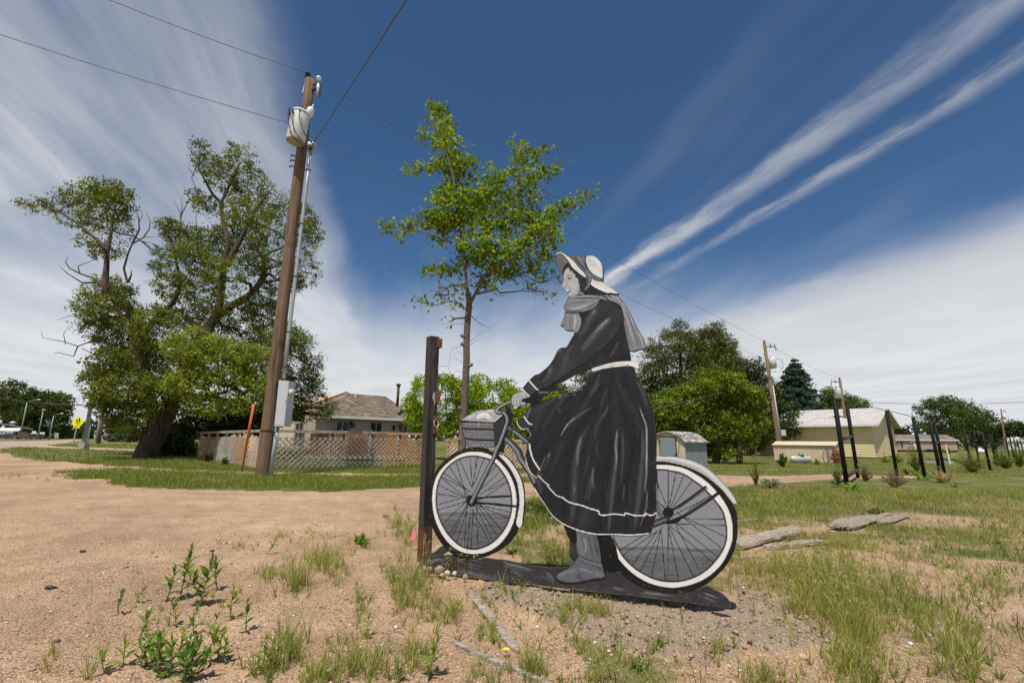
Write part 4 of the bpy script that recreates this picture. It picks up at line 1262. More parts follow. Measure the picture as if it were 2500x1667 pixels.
 folds = [
  # dark valleys
  (4, ((640, 60), (600, 250), (540, 380), (330, 560), (300, 740)), 26, 17, .9), (4, ((830, 100), (740, 260), (640, 480), (600, 760), (590, 1000)), 40, 18, .85), (4, ((420, 480), (350, 560), (300, 700)), 22, 16, .8),
  (4, ((1050, 80), (990, 400), (960, 700), (950, 1000)), 34, 20, .7), (4, ((1100, 300), (1060, 600), (1010, 900), (1000, 1200)), 44, 16, .8), (4, ((1190, 400), (1170, 560), (1190, 680)), 10, 14, .9), (4, ((1330, 100), (1320, 500), (1270, 800), (1240, 1150)), 42, 16, .9),
  (4, ((1410, 280), (1400, 480), (1390, 700)), 10, 14, .9), (4, ((1520, 200), (1530, 600), (1530, 1180)), 42, 20, .95), (4, ((1170, 1000), (1165, 1120)), 9, 14, .9), (4, ((1540, 60), (1560, 250)), 14, 18, .9), (4, ((400, 930), (420, 1100)), 20, 16, .8),
  (4, ((480, 300), (380, 420), (260, 560), (210, 640)), 22, 20, .8), (3, ((1700, 930), (1650, 1100), (1640, 1300), (1600, 1540)), 40, 17, .9), (3, ((1850, 930), (1900, 1150), (1950, 1500)), 44, 18, .8), (3, ((1400, 1020), (1250, 1300), (1100, 1540)), 24, 17, .8),
  (4, ((960, 1230), (980, 1420)), 26, 15, .95), (4, ((1270, 1250), (1230, 1430)), 20, 15, .95), (4, ((1460, 1250), (1420, 1430)), 10, 15, .9), (4, ((580, 1060), (560, 1250)), 18, 18, .8), (4, ((880, 480), (840, 800)), 20, 22, .7),
  # mid greys
  (4, ((860, 250), (760, 400), (700, 650), (680, 1000), (660, 1350)), 44, 56, .75), (4, ((1010, 120), (930, 280), (900, 420)), 22, 54, .7), (4, ((1150, 300), (1140, 600), (1110, 900), (1080, 1200), (1060, 1420)), 26, 66, .8), (4, ((1210, 300), (1215, 600), (1190, 900)), 16, 60, .7),
  (4, ((1430, 300), (1430, 600), (1400, 900), (1370, 1200), (1330, 1430)), 36, 62, .8), (4, ((900, 700), (870, 900), (830, 1100)), 20, 58, .7), (4, ((920, 450), (950, 650)), 14, 52, .6), (4, ((330, 780), (300, 900), (330, 1000)), 26, 58, .7), (4, ((430, 560), (350, 740)), 14, 62, .6),
  (4, ((560, 420), (480, 640), (420, 800)), 24, 44, .6), (4, ((330, 60), (280, 200), (260, 330)), 40, 44, .6), (4, ((480, 60), (390, 200), (330, 330)), 26, 50, .5), (4, ((1080, 1230), (1050, 1430)), 22, 56, .7), (4, ((820, 1150), (780, 1400)), 90, 48, .6),
  (3, ((1480, 980), (1400, 1180), (1300, 1350)), 10, 62, .6), (3, ((1600, 1200), (1520, 1400), (1480, 1540)), 24, 50, .6), (3, ((900, 1400), (800, 1500), (740, 1560)), 30, 54, .6), (3, ((2050, 1100), (2150, 1300), (2230, 1540)), 12, 62, .7), (3, ((1750, 950), (1760, 1300)), 14, 44, .5),
  # highlights
  (4, ((700, 170), (620, 240), (560, 330), (535, 390)), 5, 150, .8), (4, ((880, 60), (740, 150), (650, 220)), 10, 78, .6), (4, ((760, 380), (720, 560), (720, 700)), 10, 104, .6), (4, ((690, 900), (680, 1010)), 8, 92, .6), (4, ((1160, 290), (1135, 460), (1145, 640), (1130, 760)), 5, 128, .7),
  (4, ((1390, 40), (1430, 160), (1468, 260), (1478, 500), (1470, 720)), 5, 150, .85), (4, ((1475, 500), (1470, 800), (1450, 1000)), 8, 128, .7), (4, ((1480, 950), (1470, 1150), (1400, 1370)), 5, 110, .7), (4, ((420, 550), (390, 620)), 4, 116, .7), (4, ((380, 580), (310, 740), (260, 900)), 5, 92, .6),
  (4, ((890, 720), (880, 850), (905, 960)), 9, 84, .6), (4, ((1230, 900), (1220, 1100)), 5, 84, .6), (3, ((1030, 1340), (1100, 1310)), 12, 88, .5), (3, ((800, 1400), (900, 1350), (990, 1330)), 9, 82, .6), (4, ((500, 60), (540, 130)), 8, 74, .5), (4, ((1060, 40), (1000, 180)), 8, 84, .6)]
 for f, q, wd, g, al in folds:
  st(Z(f, *q), wd * (.22324 if f == 4 else .15306) * 2.4 if wd > 12 else wd, (g * (1.18 if g > 40 else 1), g * (1.18 if g > 40 else 1) + 2, g * 1.1 + 8), min(1, al * 1.15), .9, .75, clip=sk, brush=.4)
 for k in range(260):
  x, y = random.uniform(1260, 1600), random.uniform(920, 1300)
  dx = (x - 1490) * .16
  L = random.uniform(15, 60)
  g = random.choice([18, 22, 44, 54, 62])
  st([(x, y), (x + dx * L / 60, y + L)], random.uniform(1.2, 3.4), (g, g + 1, g + 5), random.uniform(.2, .45), .9, .9, clip=sk)
 cv.outline(sk, 2.6, 12, .8)
 # the small cuff of the turned-back hem and the white trims
 hemF = Z(2, (1155, 900), (1280, 825), (1335, 900), (1420, 970), (1390, 1010), (1345, 1050), (1265, 1060), (1205, 1022), (1165, 955))
 cv.fill(hemF, (44, 46, 50))
 st(Z(2, (1400, 680), (1360, 760), (1330, 850)), 9, (92, 96, 104), .8, .9, .5, clip=sk)

 def lace(q, wd=2.9, g=(222, 221, 217)):
  st(q, wd, g, 1, .4)
  q = spline(q, False, 4.2)
  for p in q:
   st([p, (p[0] + .6, p[1] + .4)], wd * 1.25, g, .95, .35, smooth=False)
 lace(Z(2, (1150, 905), (1160, 950), (1205, 1022), (1262, 1058), (1340, 1048), (1372, 1100), (1388, 1160)), 2.8)
 st(Z(2, (1285, 828), (1330, 900), (1370, 955), (1420, 968)), 3.6, (214, 213, 209), 1, .3)
 st(Z(4, (192, 462), (205, 540), (230, 620), (270, 690), (305, 742)), 4.2, (214, 213, 209), 1, .3)
 st(Z(4, (290, 805), (345, 865), (405, 912)), 2.8, (214, 213, 209), 1, .3)
 st(Z(4, (390, 918), (440, 975), (490, 1025), (548, 1045)), 3.0, (214, 213, 209), 1, .3)
 st(Z(4, (552, 1042), (620, 1095), (700, 1118), (770, 1135), (850, 1165), (950, 1195), (955, 1225)), 3.6, (214, 213, 209), 1, .3)
 st(Z(4, (952, 1228), (1000, 1240), (1080, 1230), (1160, 1230), (1235, 1238), (1240, 1215), (1300, 1232), (1380, 1246), (1455, 1240), (1462, 1222), (1510, 1240), (1545, 1236), (1576, 1215)), 3.6, (214, 213, 209), 1, .3)
 lace(Z(4, (148, 610), (165, 690), (208, 778), (264, 826)), 2.6)
 lace(Z(4, (248, 945), (290, 1022), (370, 1142), (440, 1240), (540, 1322), (640, 1372), (780, 1418), (930, 1446), (1100, 1448), (1300, 1456), (1490, 1440)), 3.2)
 # far sleeve, grip, hand
 cv.fill(S['farcuff'], 22)
 st(Z(2, (1550, 415), (1620, 412), (1700, 415)), 5, (92, 93, 97), .9, .5)
 st(Z(2, (1550, 435), (1600, 470)), 5, 60, .6, .9)
 st(Z(2, (1500, 560), (1540, 520)), 3, 66, .5, .9)
 cv.fill(S['grip'], 13)
 hd = S['hand']
 cv.fill(hd, (148, 151, 156))
 cv.outline(hd, 2.2, 40, .9)
 st(Z(2, (1120, 450), (1230, 420), (1330, 470)), 9, (172, 175, 178), .8, .9, clip=hd)
 for q in (((1110, 505), (1100, 560), (1115, 640)), ((1165, 510), (1155, 580), (1180, 640)), ((1215, 510), (1205, 580), (1230, 630)), ((1250, 550), (1245, 590))):
  st(Z(2, *q), 1.8, 44, .95, .5, clip=hd)
 for q in (((1085, 510), (1082, 580)), ((1135, 510), (1130, 600)), ((1188, 520), (1190, 600)), ((1115, 685), (1160, 670))):
  st(Z(2, *q), 3.6, (186, 188, 190), .8, .8, clip=hd)
 # coat body, belt, sleeve
 ct = S['coat']
 cv.fill(ct, (26, 26, 29))
 for q, wd, g, al in ((((1770, 480), (1700, 620), (1620, 740)), 10, 78, .7), (((1900, 420), (1880, 560), (1860, 700)), 14, 46, .5), (((1560, 700), (1480, 790), (1400, 860)), 26, 48, .6), (((1760, 560), (1720, 760)), 20, 40, .6), (((1310, 800), (1350, 900)), 7, 70, .7),
       (((1240, 930), (1080, 990), (900, 1100)), 10, 38, .6), (((1820, 60), (1840, 200), (1860, 330)), 10, 52, .5), (((1600, 600), (1500, 720)), 14, 16, .8)):
  st(Z(3, *q), wd, (g, g + 1, g + 5), al, .9, .7, clip=ct, brush=.4)
 cv.outline(ct, 2.4, 12, .9)
 bl = S['belt']
 cv.fill(bl, (218, 217, 213))
 st(Z(3, (1370, 945), (1550, 885), (1750, 852), (1930, 850)), 5, (150, 156, 170), .7, .9, clip=bl, brush=.3)
 cv.outline(bl, 1.4, 60, .7)
 sl = S['sleeve']
 cv.fill(sl, (42, 42, 44))
 for q, wd, g, al in ((((1640, 130), (1450, 300), (1300, 470), (1180, 640)), 24, 86, .75), (((1620, 120), (1500, 220), (1400, 330)), 12, 138, .8), (((1540, 190), (1350, 370)), 10, 112, .6), (((1440, -60), (1330, 80), (1230, 230), (1120, 420)), 26, 82, .7),
       (((1400, -20), (1340, 60)), 9, 118, .6), (((1700, -60), (1560, 60), (1430, 190), (1300, 350), (1180, 500)), 22, 27, .85), (((1770, 60), (1650, 260), (1480, 440), (1300, 640)), 26, 32, .6), (((1250, 150), (1130, 350), (1010, 560), (930, 720)), 20, 30, .8),
       (((1060, 520), (960, 660), (880, 800)), 12, 74, .7), (((960, 700), (880, 900), (830, 1000)), 20, 72, .6), (((830, 640), (780, 760), (700, 880)), 16, 32, .7), (((900, 640), (800, 760)), 10, 62, .5), (((720, 860), (650, 1010), (560, 1130)), 18, 76, .6),
       (((690, 900), (660, 1000)), 7, 112, .6), (((620, 930), (560, 1040), (500, 1110)), 13, 18, .95), (((480, 1030), (420, 1100), (400, 1180)), 18, 34, .7), (((560, 990), (470, 1060)), 10, 62, .5), (((850, 600), (810, 660)), 7, 128, .6), (((1050, 780), (900, 960), (700, 1090)), 20, 58, .5),
       (((1560, 540), (1380, 680), (1200, 830), (1080, 900), (940, 1000), (750, 1130), (560, 1233)), 3.4, 138, .7), (((1800, 230), (1720, 380), (1580, 530)), 3, 78, .7), (((1500, 500), (1300, 640), (1100, 820)), 22, 38, .6), (((1050, 640), (1000, 760)), 10, 36, .6)):
  st(Z(3, *q), wd, (g, g + 1, g + 4), al, .95, .7, clip=sl, brush=.45)
 for k in range(140):
  x, y = random.uniform(300, 1750), random.uniform(-100, 1200)
  st(Z(3, (x, y), (x - random.uniform(40, 140), y + random.uniform(60, 200))), random.uniform(1, 3), random.choice([30, 36, 62, 72, 80]), random.uniform(.15, .4), .9, .9, clip=sl)
 cv.outline(sl, 2.0, 14, .8)
 cv.fill(S['cuff'], (45, 46, 50))
 st(Z(3, (330, 1180), (420, 1260)), 6, (70, 72, 78), .6, .9)
 lace(Z(3, (345, 1110), (400, 1170), (440, 1215), (478, 1252)), 3.4)
 lace(Z(3, (242, 1245), (290, 1300), (345, 1352)), 3.2)
 # scarf
 for k in ('scarfF', 'scarf'):
  cv.fill(S[k], (112, 114, 119))
  cv.outline(S[k], 3, 34, .9)
 for f, q, wd, g, al, k in ((0, ((470, 960), (450, 1090)), 9, 92, .6, 'scarfF'), (0, ((520, 950), (520, 1140)), 7, 86, .6, 'scarfF'), (0, ((580, 940), (592, 1020), (570, 1150)), 9, 176, .8, 'scarfF'), (0, ((620, 960), (650, 1060), (610, 1170)), 7, 140, .6, 'scarfF'), (0, ((485, 950), (480, 1120)), 5, 138, .5, 'scarfF'),
        (0, ((450, 915), (540, 925), (640, 915)), 5, 40, .8, 'scarfF'), (0, ((550, 960), (548, 1140)), 5, 96, .6, 'scarfF'),
        (1, ((490, 1200), (700, 1170), (950, 1160), (1180, 1165), (1300, 1200)), 4, 36, .95, 'scarf'), (1, ((500, 1150), (700, 1125), (900, 1110), (1150, 1120)), 6, 150, .7, 'scarf'), (1, ((420, 1330), (600, 1280), (830, 1240), (1000, 1230)), 4, 60, .7, 'scarf'),
        (1, ((500, 1215), (760, 1200), (1000, 1195)), 7, 138, .6, 'scarf'), (1, ((480, 1420), (650, 1410), (850, 1350), (1020, 1270)), 7, 176, .8, 'scarf'), (1, ((400, 1390), (460, 1460), (650, 1475), (850, 1440)), 7, 62, .7, 'scarf'), (1, ((900, 1420), (1080, 1330), (1200, 1240)), 7, 54, .7, 'scarf'),
        (1, ((430, 1300), (400, 1370)), 6, 86, .6, 'scarf'), (1, ((620, 1320), (850, 1290), (1080, 1220)), 5, 100, .6, 'scarf'),
        (0, ((1090, 690), (1170, 725), (1210, 780)), 6, 176, .8, 'scarf'), (0, ((1200, 790), (1260, 900), (1280, 1000)), 6, 158, .7, 'scarf'), (0, ((1230, 780), (1300, 900), (1380, 1080), (1450, 1250)), 6, 178, .75, 'scarf'), (0, ((1260, 830), (1330, 1000), (1400, 1200), (1460, 1390)), 6, 66, .8, 'scarf'),
        (0, ((1250, 960), (1300, 1150), (1340, 1400)), 4, 60, .8, 'scarf'), (0, ((1290, 960), (1340, 1150), (1400, 1330)), 8, 162, .6, 'scarf'), (0, ((1440, 1180), (1490, 1280), (1510, 1370)), 7, 168, .7, 'scarf'), (0, ((1390, 1080), (1440, 1220), (1500, 1400)), 3.4, 70, .7, 'scarf'), (0, ((1350, 1300), (1380, 1410)), 8, 96, .6, 'scarf'),
        (0, ((1120, 700), (1180, 760), (1230, 860)), 3.4, 70, .7, 'scarf'), (0, ((940, 700), (1060, 720), (1160, 770)), 5, 140, .6, 'scarf'), (0, ((900, 735), (1060, 755), (1180, 800)), 2.8, 46, .8, 'scarf')):
  st(Z(f, *q), wd, (g, g + 1, g + 4), al, .9, .6, clip=S[k], brush=.35)
 # neck, face
 cv.fill(S['neck'], (112, 112, 112))
 st(Z(1, (760, 960), (740, 1070)), 4, 70, .7, .9)
 fc = S['face']
 cv.fill(fc, (158, 160, 161))
 for q, wd, g, al in ((((450, 470), (400, 600), (390, 720), (370, 860)), 8, 176, .7), (((520, 800), (620, 850), (650, 950)), 16, 172, .7), (((440, 740), (425, 800), (440, 860), (480, 900)), 3.4, 116, .8), (((395, 740), (400, 640), (440, 560)), 5, 128, .4), (((700, 760), (710, 900), (660, 1040)), 7, 128, .6),
       (((470, 1110), (560, 1120), (660, 1080)), 5, 122, .7), (((350, 905), (390, 915), (425, 890)), 3, 96, .8), (((340, 880), (350, 860)), 5, 186, .7), (((520, 560), (600, 620)), 10, 150, .6), (((440, 700), (480, 740), (560, 725)), 4, 128, .7), (((380, 660), (358, 700), (372, 740)), 2.2, 80, .8),
       (((500, 1000), (520, 960), (500, 920)), 3, 122, .7), (((355, 920), (385, 945)), 1.6, 60, .9)):
  st(Z(1, *q), wd, g, al, .9, .4, clip=fc)
 st(Z(1, (435, 665), (465, 637), (510, 628), (560, 622)), 1.8, 60, .95, .6, .5)
 st(Z(1, (455, 688), (500, 690), (560, 684)), 3.0, 26, 1, .5, .3)
 st(Z(1, (462, 715), (500, 708), (540, 692)), 1.6, 46, .9, .6, .4)
 st(Z(1, (478, 690), (480, 706)), 2.6, 16, 1, .5)
 st(Z(1, (405, 968), (440, 955), (480, 962), (520, 958)), 2.0, 42, 1, .5, .3)
 st(Z(1, (420, 990), (460, 982), (500, 968)), 3.0, 232, 1, .4, .3)
 st(Z(1, (445, 1045), (480, 1020), (515, 965)), 3.8, 44, 1, .5, .5)
 st(Z(1, (435, 1012), (470, 1003), (505, 975)), 1.4, 20, 1, .5, .3)
 cv.outline(fc, 1.6, 70, .7)
 # hair
 for k in ('hairB', 'hair'):
  cv.fill(S[k], 27)
 for k in range(70):
  x = random.uniform(520, 900)
  y = 420 + (x - 500) * 1.0 + random.uniform(-60, 260)
  q = [(x + 16 * math.sin(j * 1.7), y + j * 24) for j in range(4)]
  st(Z(1, *q), 1.4, random.choice([50, 62, 14, 76]), .6, .7, .5, clip=S['hair'])
 for k in range(60):
  x, y = random.uniform(880, 1420), random.uniform(880, 1080)
  q = [(x + j * 18, y + 12 * math.sin(j * 1.9) + j * 6) for j in range(4)]
  st(Z(1, *q), 1.4, random.choice([44, 54, 14, 70]), .6, .7, .5, clip=S['hairB'])
 for q in (((1180, 1060), (1190, 1100), (1220, 1115)), ((1290, 1080), (1310, 1130), (1390, 1140), (1400, 1190), (1460, 1225)), ((1390, 1050), (1440, 1090), (1470, 1130), (1510, 1170)), ((790, 900), (770, 960), (800, 1010), (870, 1010))):
  st(Z(1, *q), 3.2, 24, 1, .5, .6)
 # bonnet
 cv.fill(S['brimU'], (84, 84, 85))
 st(Z(1, (220, 150), (330, 200), (450, 300)), 12, (94, 94, 95), .7, .9, clip=S['brimU'])
 st(Z(1, (400, 400), (360, 480), (348, 600)), 6, 40, .8, .9, clip=S['brimU'])
 cv.outline(S['brimU'], 1.8, 30, .8)
 bn = S['band']
 cv.fill(bn, (82, 85, 92))
 for q, wd, g, al in ((((600, 180), (700, 320), (850, 470), (960, 620)), 6, 34, .8), (((560, 170), (660, 300), (800, 460)), 4, 120, .5), (((700, 160), (780, 260), (860, 400)), 5, 156, .7), (((660, 160), (740, 280)), 4, 60, .7), (((760, 160), (820, 280), (880, 420)), 4, 50, .7), (((820, 190), (850, 300)), 4, 138, .6),
       (((890, 180), (900, 380), (960, 500)), 6, 26, .9), (((880, 500), (960, 600), (1010, 680)), 6, 140, .6), (((960, 560), (980, 700), (940, 850)), 6, 120, .6), (((930, 640), (950, 760), (910, 900)), 5, 48, .8), (((1000, 600), (1120, 680), (1270, 720)), 6, 104, .6), (((1010, 560), (1150, 650), (1290, 700)), 4, 26, .9),
       (((1020, 700), (990, 830), (920, 930)), 4, 160, .5), (((1060, 690), (1160, 730), (1280, 755)), 4, 50, .7)):
  st(Z(1, *q), wd, (g, g + 2, g + 8), al, .9, .5, clip=bn, brush=.3)
 cv.outline(bn, 1.6, 24, .8)
 br = S['brim']
 cv.fill(br, (212, 210, 205))
 st(Z(1, (500, 260), (640, 430), (800, 580), (890, 660)), 3, (160, 158, 156), .6, .9, clip=br)
 cv.outline(br, 1.5, 34, .9)
 cr = S['crown']
 cv.fill(cr, (196, 196, 196))
 for q, wd, g, al in ((((960, 230), (1000, 330), (1080, 430)), 18, 172, .7), (((1080, 200), (1180, 300), (1240, 450)), 14, 212, .6), (((1000, 420), (1120, 540), (1250, 620)), 14, 216, .6), (((1080, 300), (1130, 420)), 12, 164, .6), (((1250, 380), (1270, 600)), 8, 186, .6)):
  st(Z(1, *q), wd, g, al, 1, .5, clip=cr, brush=.3)
 cv.outline(cr, 2.0, 26, .9)
 fl = S['flap']
 cv.fill(fl, (206, 205, 201))
 st(Z(1, (1080, 740), (1250, 830), (1400, 880)), 14, (178, 177, 176), .6, .9, clip=fl, brush=.3)
 st(Z(1, (1060, 860), (1250, 950), (1420, 1020)), 8, (224, 223, 219), .7, .9, clip=fl)
 cv.outline(fl, 1.8, 24, .9)
 # screws, scuffs and specks
 for k in range(130):
  x, y = random.uniform(1020, 1790), random.uniform(640, 1480)
  st([(x, y), (x + .8, y + .5)], random.uniform(1.0, 2.2), random.choice([90, 120, 60, 150]), random.uniform(.2, .6), .6)
 for key, m_ in (('skirt', 150), ('base', 160), ('rtyre', 70), ('ftyre', 60), ('coat', 50), ('rfend', 20)):
  for k in range(m_):
   p = random.choice(S[key])
   g = random.uniform(70, 170)
   st([p, (p[0] + random.gauss(0, 2.5), p[1] + random.gauss(0, 2.5))], random.uniform(.8, 2.2), (g, g * .93, g * .86), random.uniform(.3, .8), .6, smooth=False)
 # dust splashed up from the soil
 low = 1398 + (cv.xx - 1012) * .116
 du = np.clip(1 - (low - cv.yy) / 75, 0, 1) ** 2 * np.clip(fbm(cv.xx / 14, cv.yy / 9, 33) * 2 - .5, 0, 1) * .3
 cv.a = cv.a * (1 - du[..., None]) + np.array((128., 108., 88.)) * du[..., None]
 cv.a = np.clip(cv.a + cv.grain[..., None] * 13 * np.clip(cv.a / 90, .3, 1), 0, 255)
 return cv

BOARD_YAW = math.radians(-23)
B_E = Vector((math.cos(BOARD_YAW), math.sin(BOARD_YAW), 0))
B_N = Vector((math.sin(BOARD_YAW), -math.cos(BOARD_YAW), 0))      # faces the camera
B_P = Vector((0.0, 3.5, 0.0))

def board(px, py, off=0.0):
 d = ray(px, py)
 o = Vector((0, 0, CAM_H))
 t = B_N.dot(B_P - o) / B_N.dot(d)
 return o + d * t + B_N * off

def board_np(p, off):
 u, v = (p[:, 0] - CX) / F, -(p[:, 1] - CY) / F
 c, s = math.cos(ROLL), math.sin(ROLL)
 u, v = c * u - s * v, s * u + c * v
 D = np.stack([u, math.cos(PITCH) - v * math.sin(PITCH), math.sin(PITCH) + v * math.cos(PITCH)], -1)
 n = np.array(B_N)
 t = (n @ (np.array(B_P) - np.array([0, 0, CAM_H]))) / (D @ n)
 return np.array([0, 0, CAM_H]) + D * t[:, None] + n * off

def paint_material():
 m, N = new_mat('sign_paint')
 at = N.n('ShaderNodeAttribute', attribute_name='col')
 nb = bump(N, N.noise(pos(N), 70, 5, 0.65), 0.25, 0.002)
 rg = N.ramp(N.noise(pos(N), 9, 5, 0.6), 0.3, 0.7, 0.32, 0.55)
 return finish(m, N, bsdf(N, at.outputs['Color'], rg, 0, nb, 0.35))

def build_cutout():
 cv = paint()
 lut = ((np.arange(256) / 255 + 0.055) / 1.055) ** 2.4
 lut[:11] = np.arange(11) / 255 / 12.92
 mat = paint_material()
 root = thing('painted_cutout', 'black and white painted plywood cutout of a woman in a bonnet riding a bicycle', 'cutout sign', tuple(board(1400, 1440)))
 H, Wd = cv.a.shape[:2]
 STEP, THICK = 1.35, 0.016
 made = {}
 for k, (name, key, mm) in enumerate(PLATES):
  poly = np.array(S[key])
  x0, y0 = poly.min(0) - STEP
  x1, y1 = poly.max(0) + STEP
  gx, gy = np.arange(x0, x1 + STEP, STEP), np.arange(y0, y1 + STEP, STEP)
  X, Y = np.meshgrid(gx, gy)
  ins = pip(X, Y, S[key])
  cell = ins[:-1, :-1] | ins[1:, :-1] | ins[:-1, 1:] | ins[1:, 1:]
  used = np.zeros(ins.shape, bool)
  for a in (slice(None, -1), slice(1, None)):
   for b in (slice(None, -1), slice(1, None)):
    used[a, b] |= cell
  # pull the outside corners on to the outline
  out = used & ~ins
  ox, oy = X[out], Y[out]
  A, B = poly, np.roll(poly, -1, 0)
  best = np.full(len(ox), 1e9)
  bx, by = ox.copy(), oy.copy()
  for (ax, ay), (cx, cy) in zip(A, B):
   near = (np.abs(ox - (ax + cx) / 2) < abs(cx - ax) / 2 + 4) & (np.abs(oy - (ay + cy) / 2) < abs(cy - ay) / 2 + 4)
   if not near.any():
    continue
   dx, dy = cx - ax, cy - ay
   L = max(dx * dx + dy * dy, 1e-9)
   t = np.clip(((ox - ax) * dx + (oy - ay) * dy) / L, 0, 1)
   qx, qy = ax + t * dx, ay + t * dy
   d = np.hypot(ox - qx, oy - qy)
   kk = near & (d < best)
   best[kk], bx[kk], by[kk] = d[kk], qx[kk], qy[kk]
  X[out], Y[out] = bx, by
  idx = -np.ones(ins.shape, int)
  idx[used] = np.arange(used.sum())
  P2 = np.stack([X[used], Y[used]], -1)
  q = np.stack([idx[:-1, :-1], idx[1:, :-1], idx[1:, 1:], idx[:-1, 1:]], -1)[cell]
  off = mm / 1000
  Vf = board_np(P2, off)
  ci = np.clip((P2[:, 1] - cv.y0), 0, H - 1.001)
  cj = np.clip((P2[:, 0] - cv.x0), 0, Wd - 1.001)
  # colours are read a little inside the outline
  c8 = cv.a[np.round(ci).astype(int), np.round(cj).astype(int)]
  c8 = np.where(c8 < 70, c8 * (.74 + .26 * c8 / 70), c8)
  colr = np.interp(c8, np.arange(256), lut)
  colr = colr * PAINT_GAIN / (1 + .36 * colr)
  # side walls and back
  e = np.concatenate([q[:, [0, 1]], q[:, [1, 2]], q[:, [2, 3]], q[:, [3, 0]]])
  key2 = np.sort(e, 1)
  _, inv, cnt = np.unique(key2, axis=0, return_inverse=True, return_counts=True)
  bd = e[cnt[inv.ravel()] == 1]
  ring = np.unique(bd)
  mp = -np.ones(len(P2), int)
  mp[ring] = np.arange(len(ring)) + len(P2)
  Vs = Vf[ring]
  mp2 = mp + len(ring)
  Vb = board_np(P2[ring], -THICK - k * 0.0003)
  side = np.stack([bd[:, 1], bd[:, 0], bd[:, 0], bd[:, 1]], -1)
  side = np.stack([mp[bd[:, 1]], mp[bd[:, 0]], mp2[bd[:, 0]], mp2[bd[:, 1]]], -1)
  V = np.concatenate([Vf, Vs, Vb])
  C = np.concatenate([colr, np.full((len(Vs) + len(Vb), 3), 0.02)])
  # back: same grid, coarse copy
  Vbk = board_np(P2, -THICK - k * 0.0003 - 0.0001)
  n0 = len(V)
  V = np.concatenate([V, Vbk])
  C = np.concatenate([C, np.full((len(Vbk), 3), 0.03)])
  Fa = np.concatenate([q, side, q[:, ::-1] + n0])
  o = np_mesh(name, V, Fa, mat, root, C)
  made[key] = o
 return root

PAINT_GAIN = 1.32
build_cutout()
# ------------------------------------------------------------------ posts beside the cutout
POST_YAW = math.radians(38)

def post_material():
 m, N = new_mat('old_black_post')
 p = pos(N)
 n1 = N.noise(scalevec(N, p, (9, 9, 1.6)), 1.5, 7, 0.65)
 n2 = N.noise(p, 5.5, 6, 0.7)
 col = N.mix(N.ramp(n1, 0.40, 0.62), (0.016, 0.016, 0.019), (0.07, 0.058, 0.05))
 sep = N.n('ShaderNodeSeparateXYZ')
 N.put(sep.inputs[0], p)
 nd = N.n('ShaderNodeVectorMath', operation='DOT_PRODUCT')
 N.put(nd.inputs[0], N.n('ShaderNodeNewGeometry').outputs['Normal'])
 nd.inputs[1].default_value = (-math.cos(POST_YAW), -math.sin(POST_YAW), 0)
 toned = N.m('MULTIPLY', N.ramp(nd.outputs['Value'], 0.3, 0.6), N.ramp(n1, 0.2, 0.55, 0.35, 1.0))  # left-hand face is mixed to a lighter brown, picked by its normal
 col = N.mix(toned, col, N.mix(N.noise(p, 11, 5, 0.6), (0.032, 0.028, 0.026), (0.07, 0.058, 0.05)))
 low = N.ramp(sep.outputs[2], 0.55, 0.12)
 rust = N.ramp(N.m('ADD', n2, N.m('MULTIPLY', low, 0.32)), 0.66, 0.80)
 col = N.mix(rust, col, N.mix(N.noise(p, 40, 4, 0.6), (0.075, 0.03, 0.018), (0.15, 0.065, 0.036)))
 return finish(m, N, bsdf(N, col, 0.75, 0, bump(N, n1, 0.5, 0.004), 0.3))

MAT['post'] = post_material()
MAT['rust'] = plain('rust', (0.19, 0.07, 0.035), 0.9, 0.4, 22, dirt=(0.06, 0.03, 0.02), dirt_amt=0.7, bs=0.5)
MAT['paint_scar'] = plain('bare_primer', (0.42, 0.40, 0.38), 0.8, 0.2, 20)

def square_post(root, base, top, s, yaw, mat, name='shaft'):
 ex = Vector((math.cos(yaw), math.sin(yaw), 0))
 return MB().bar(base, top, s, s, ex).obj(name, mat, root)

b = G(1036, 1372)
b = Vector((b.x, b.y, 0.0))
Yp = b.y
tp = W(1057, 823, Yp)
t = thing('steel_post', 'tall black square post with rust patches beside the front wheel of the cutout', 'post', tuple(b))
yaw = POST_YAW
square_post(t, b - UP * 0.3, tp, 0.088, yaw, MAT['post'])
pex = Vector((math.cos(yaw), math.sin(yaw), 0))
pey = Vector((-math.sin(yaw), math.cos(yaw), 0))
# brackets on the right-hand side, ring near the middle
for py, hgt in ((838, .085), (968, .10)):
 c = up(b, py)
 MB().box(c + pex * .050 + pey * -.024, (.012, .055, hgt), (pex, pey, UP)).box(c + pex * .03 - pey * .0455, (.05, .004, hgt), (pex, pey, UP)).obj('bracket', MAT['rust'], t)
c = up(b, 972)
MB().prism([c - pey * .0455 + pex * x + UP * z for x, z in ((-.012, .05), (.012, .035), (.018, -.01), (.010, -.07), (-.004, -.03), (-.018, 0))], -pey * .001).obj('paint_scar', MAT['paint_scar'], t)
c = up(b, 1036) + pex * -.008
MB().box(c + pex * .028 - pey * .046, (.042, .006, .15), (pex, pey, UP)).obj('plate', MAT['rust'], t)
rg = [c + pex * (.028 + .021 * math.cos(a)) - pey * (.055 + .010 * (1 - math.sin(a))) + UP * (.02 + .045 * math.sin(a) * (1 if a > math.pi else .35)) for a in [2 * math.pi * i / 18 for i in range(19)]]
MB().tube(rg, .0042, 6, False).obj('ring', MAT['galv'], t)
MB().ball(c + pex * .028 - pey * .055 + UP * .034, .011, 8, 5).obj('lug', MAT['rust'], t)

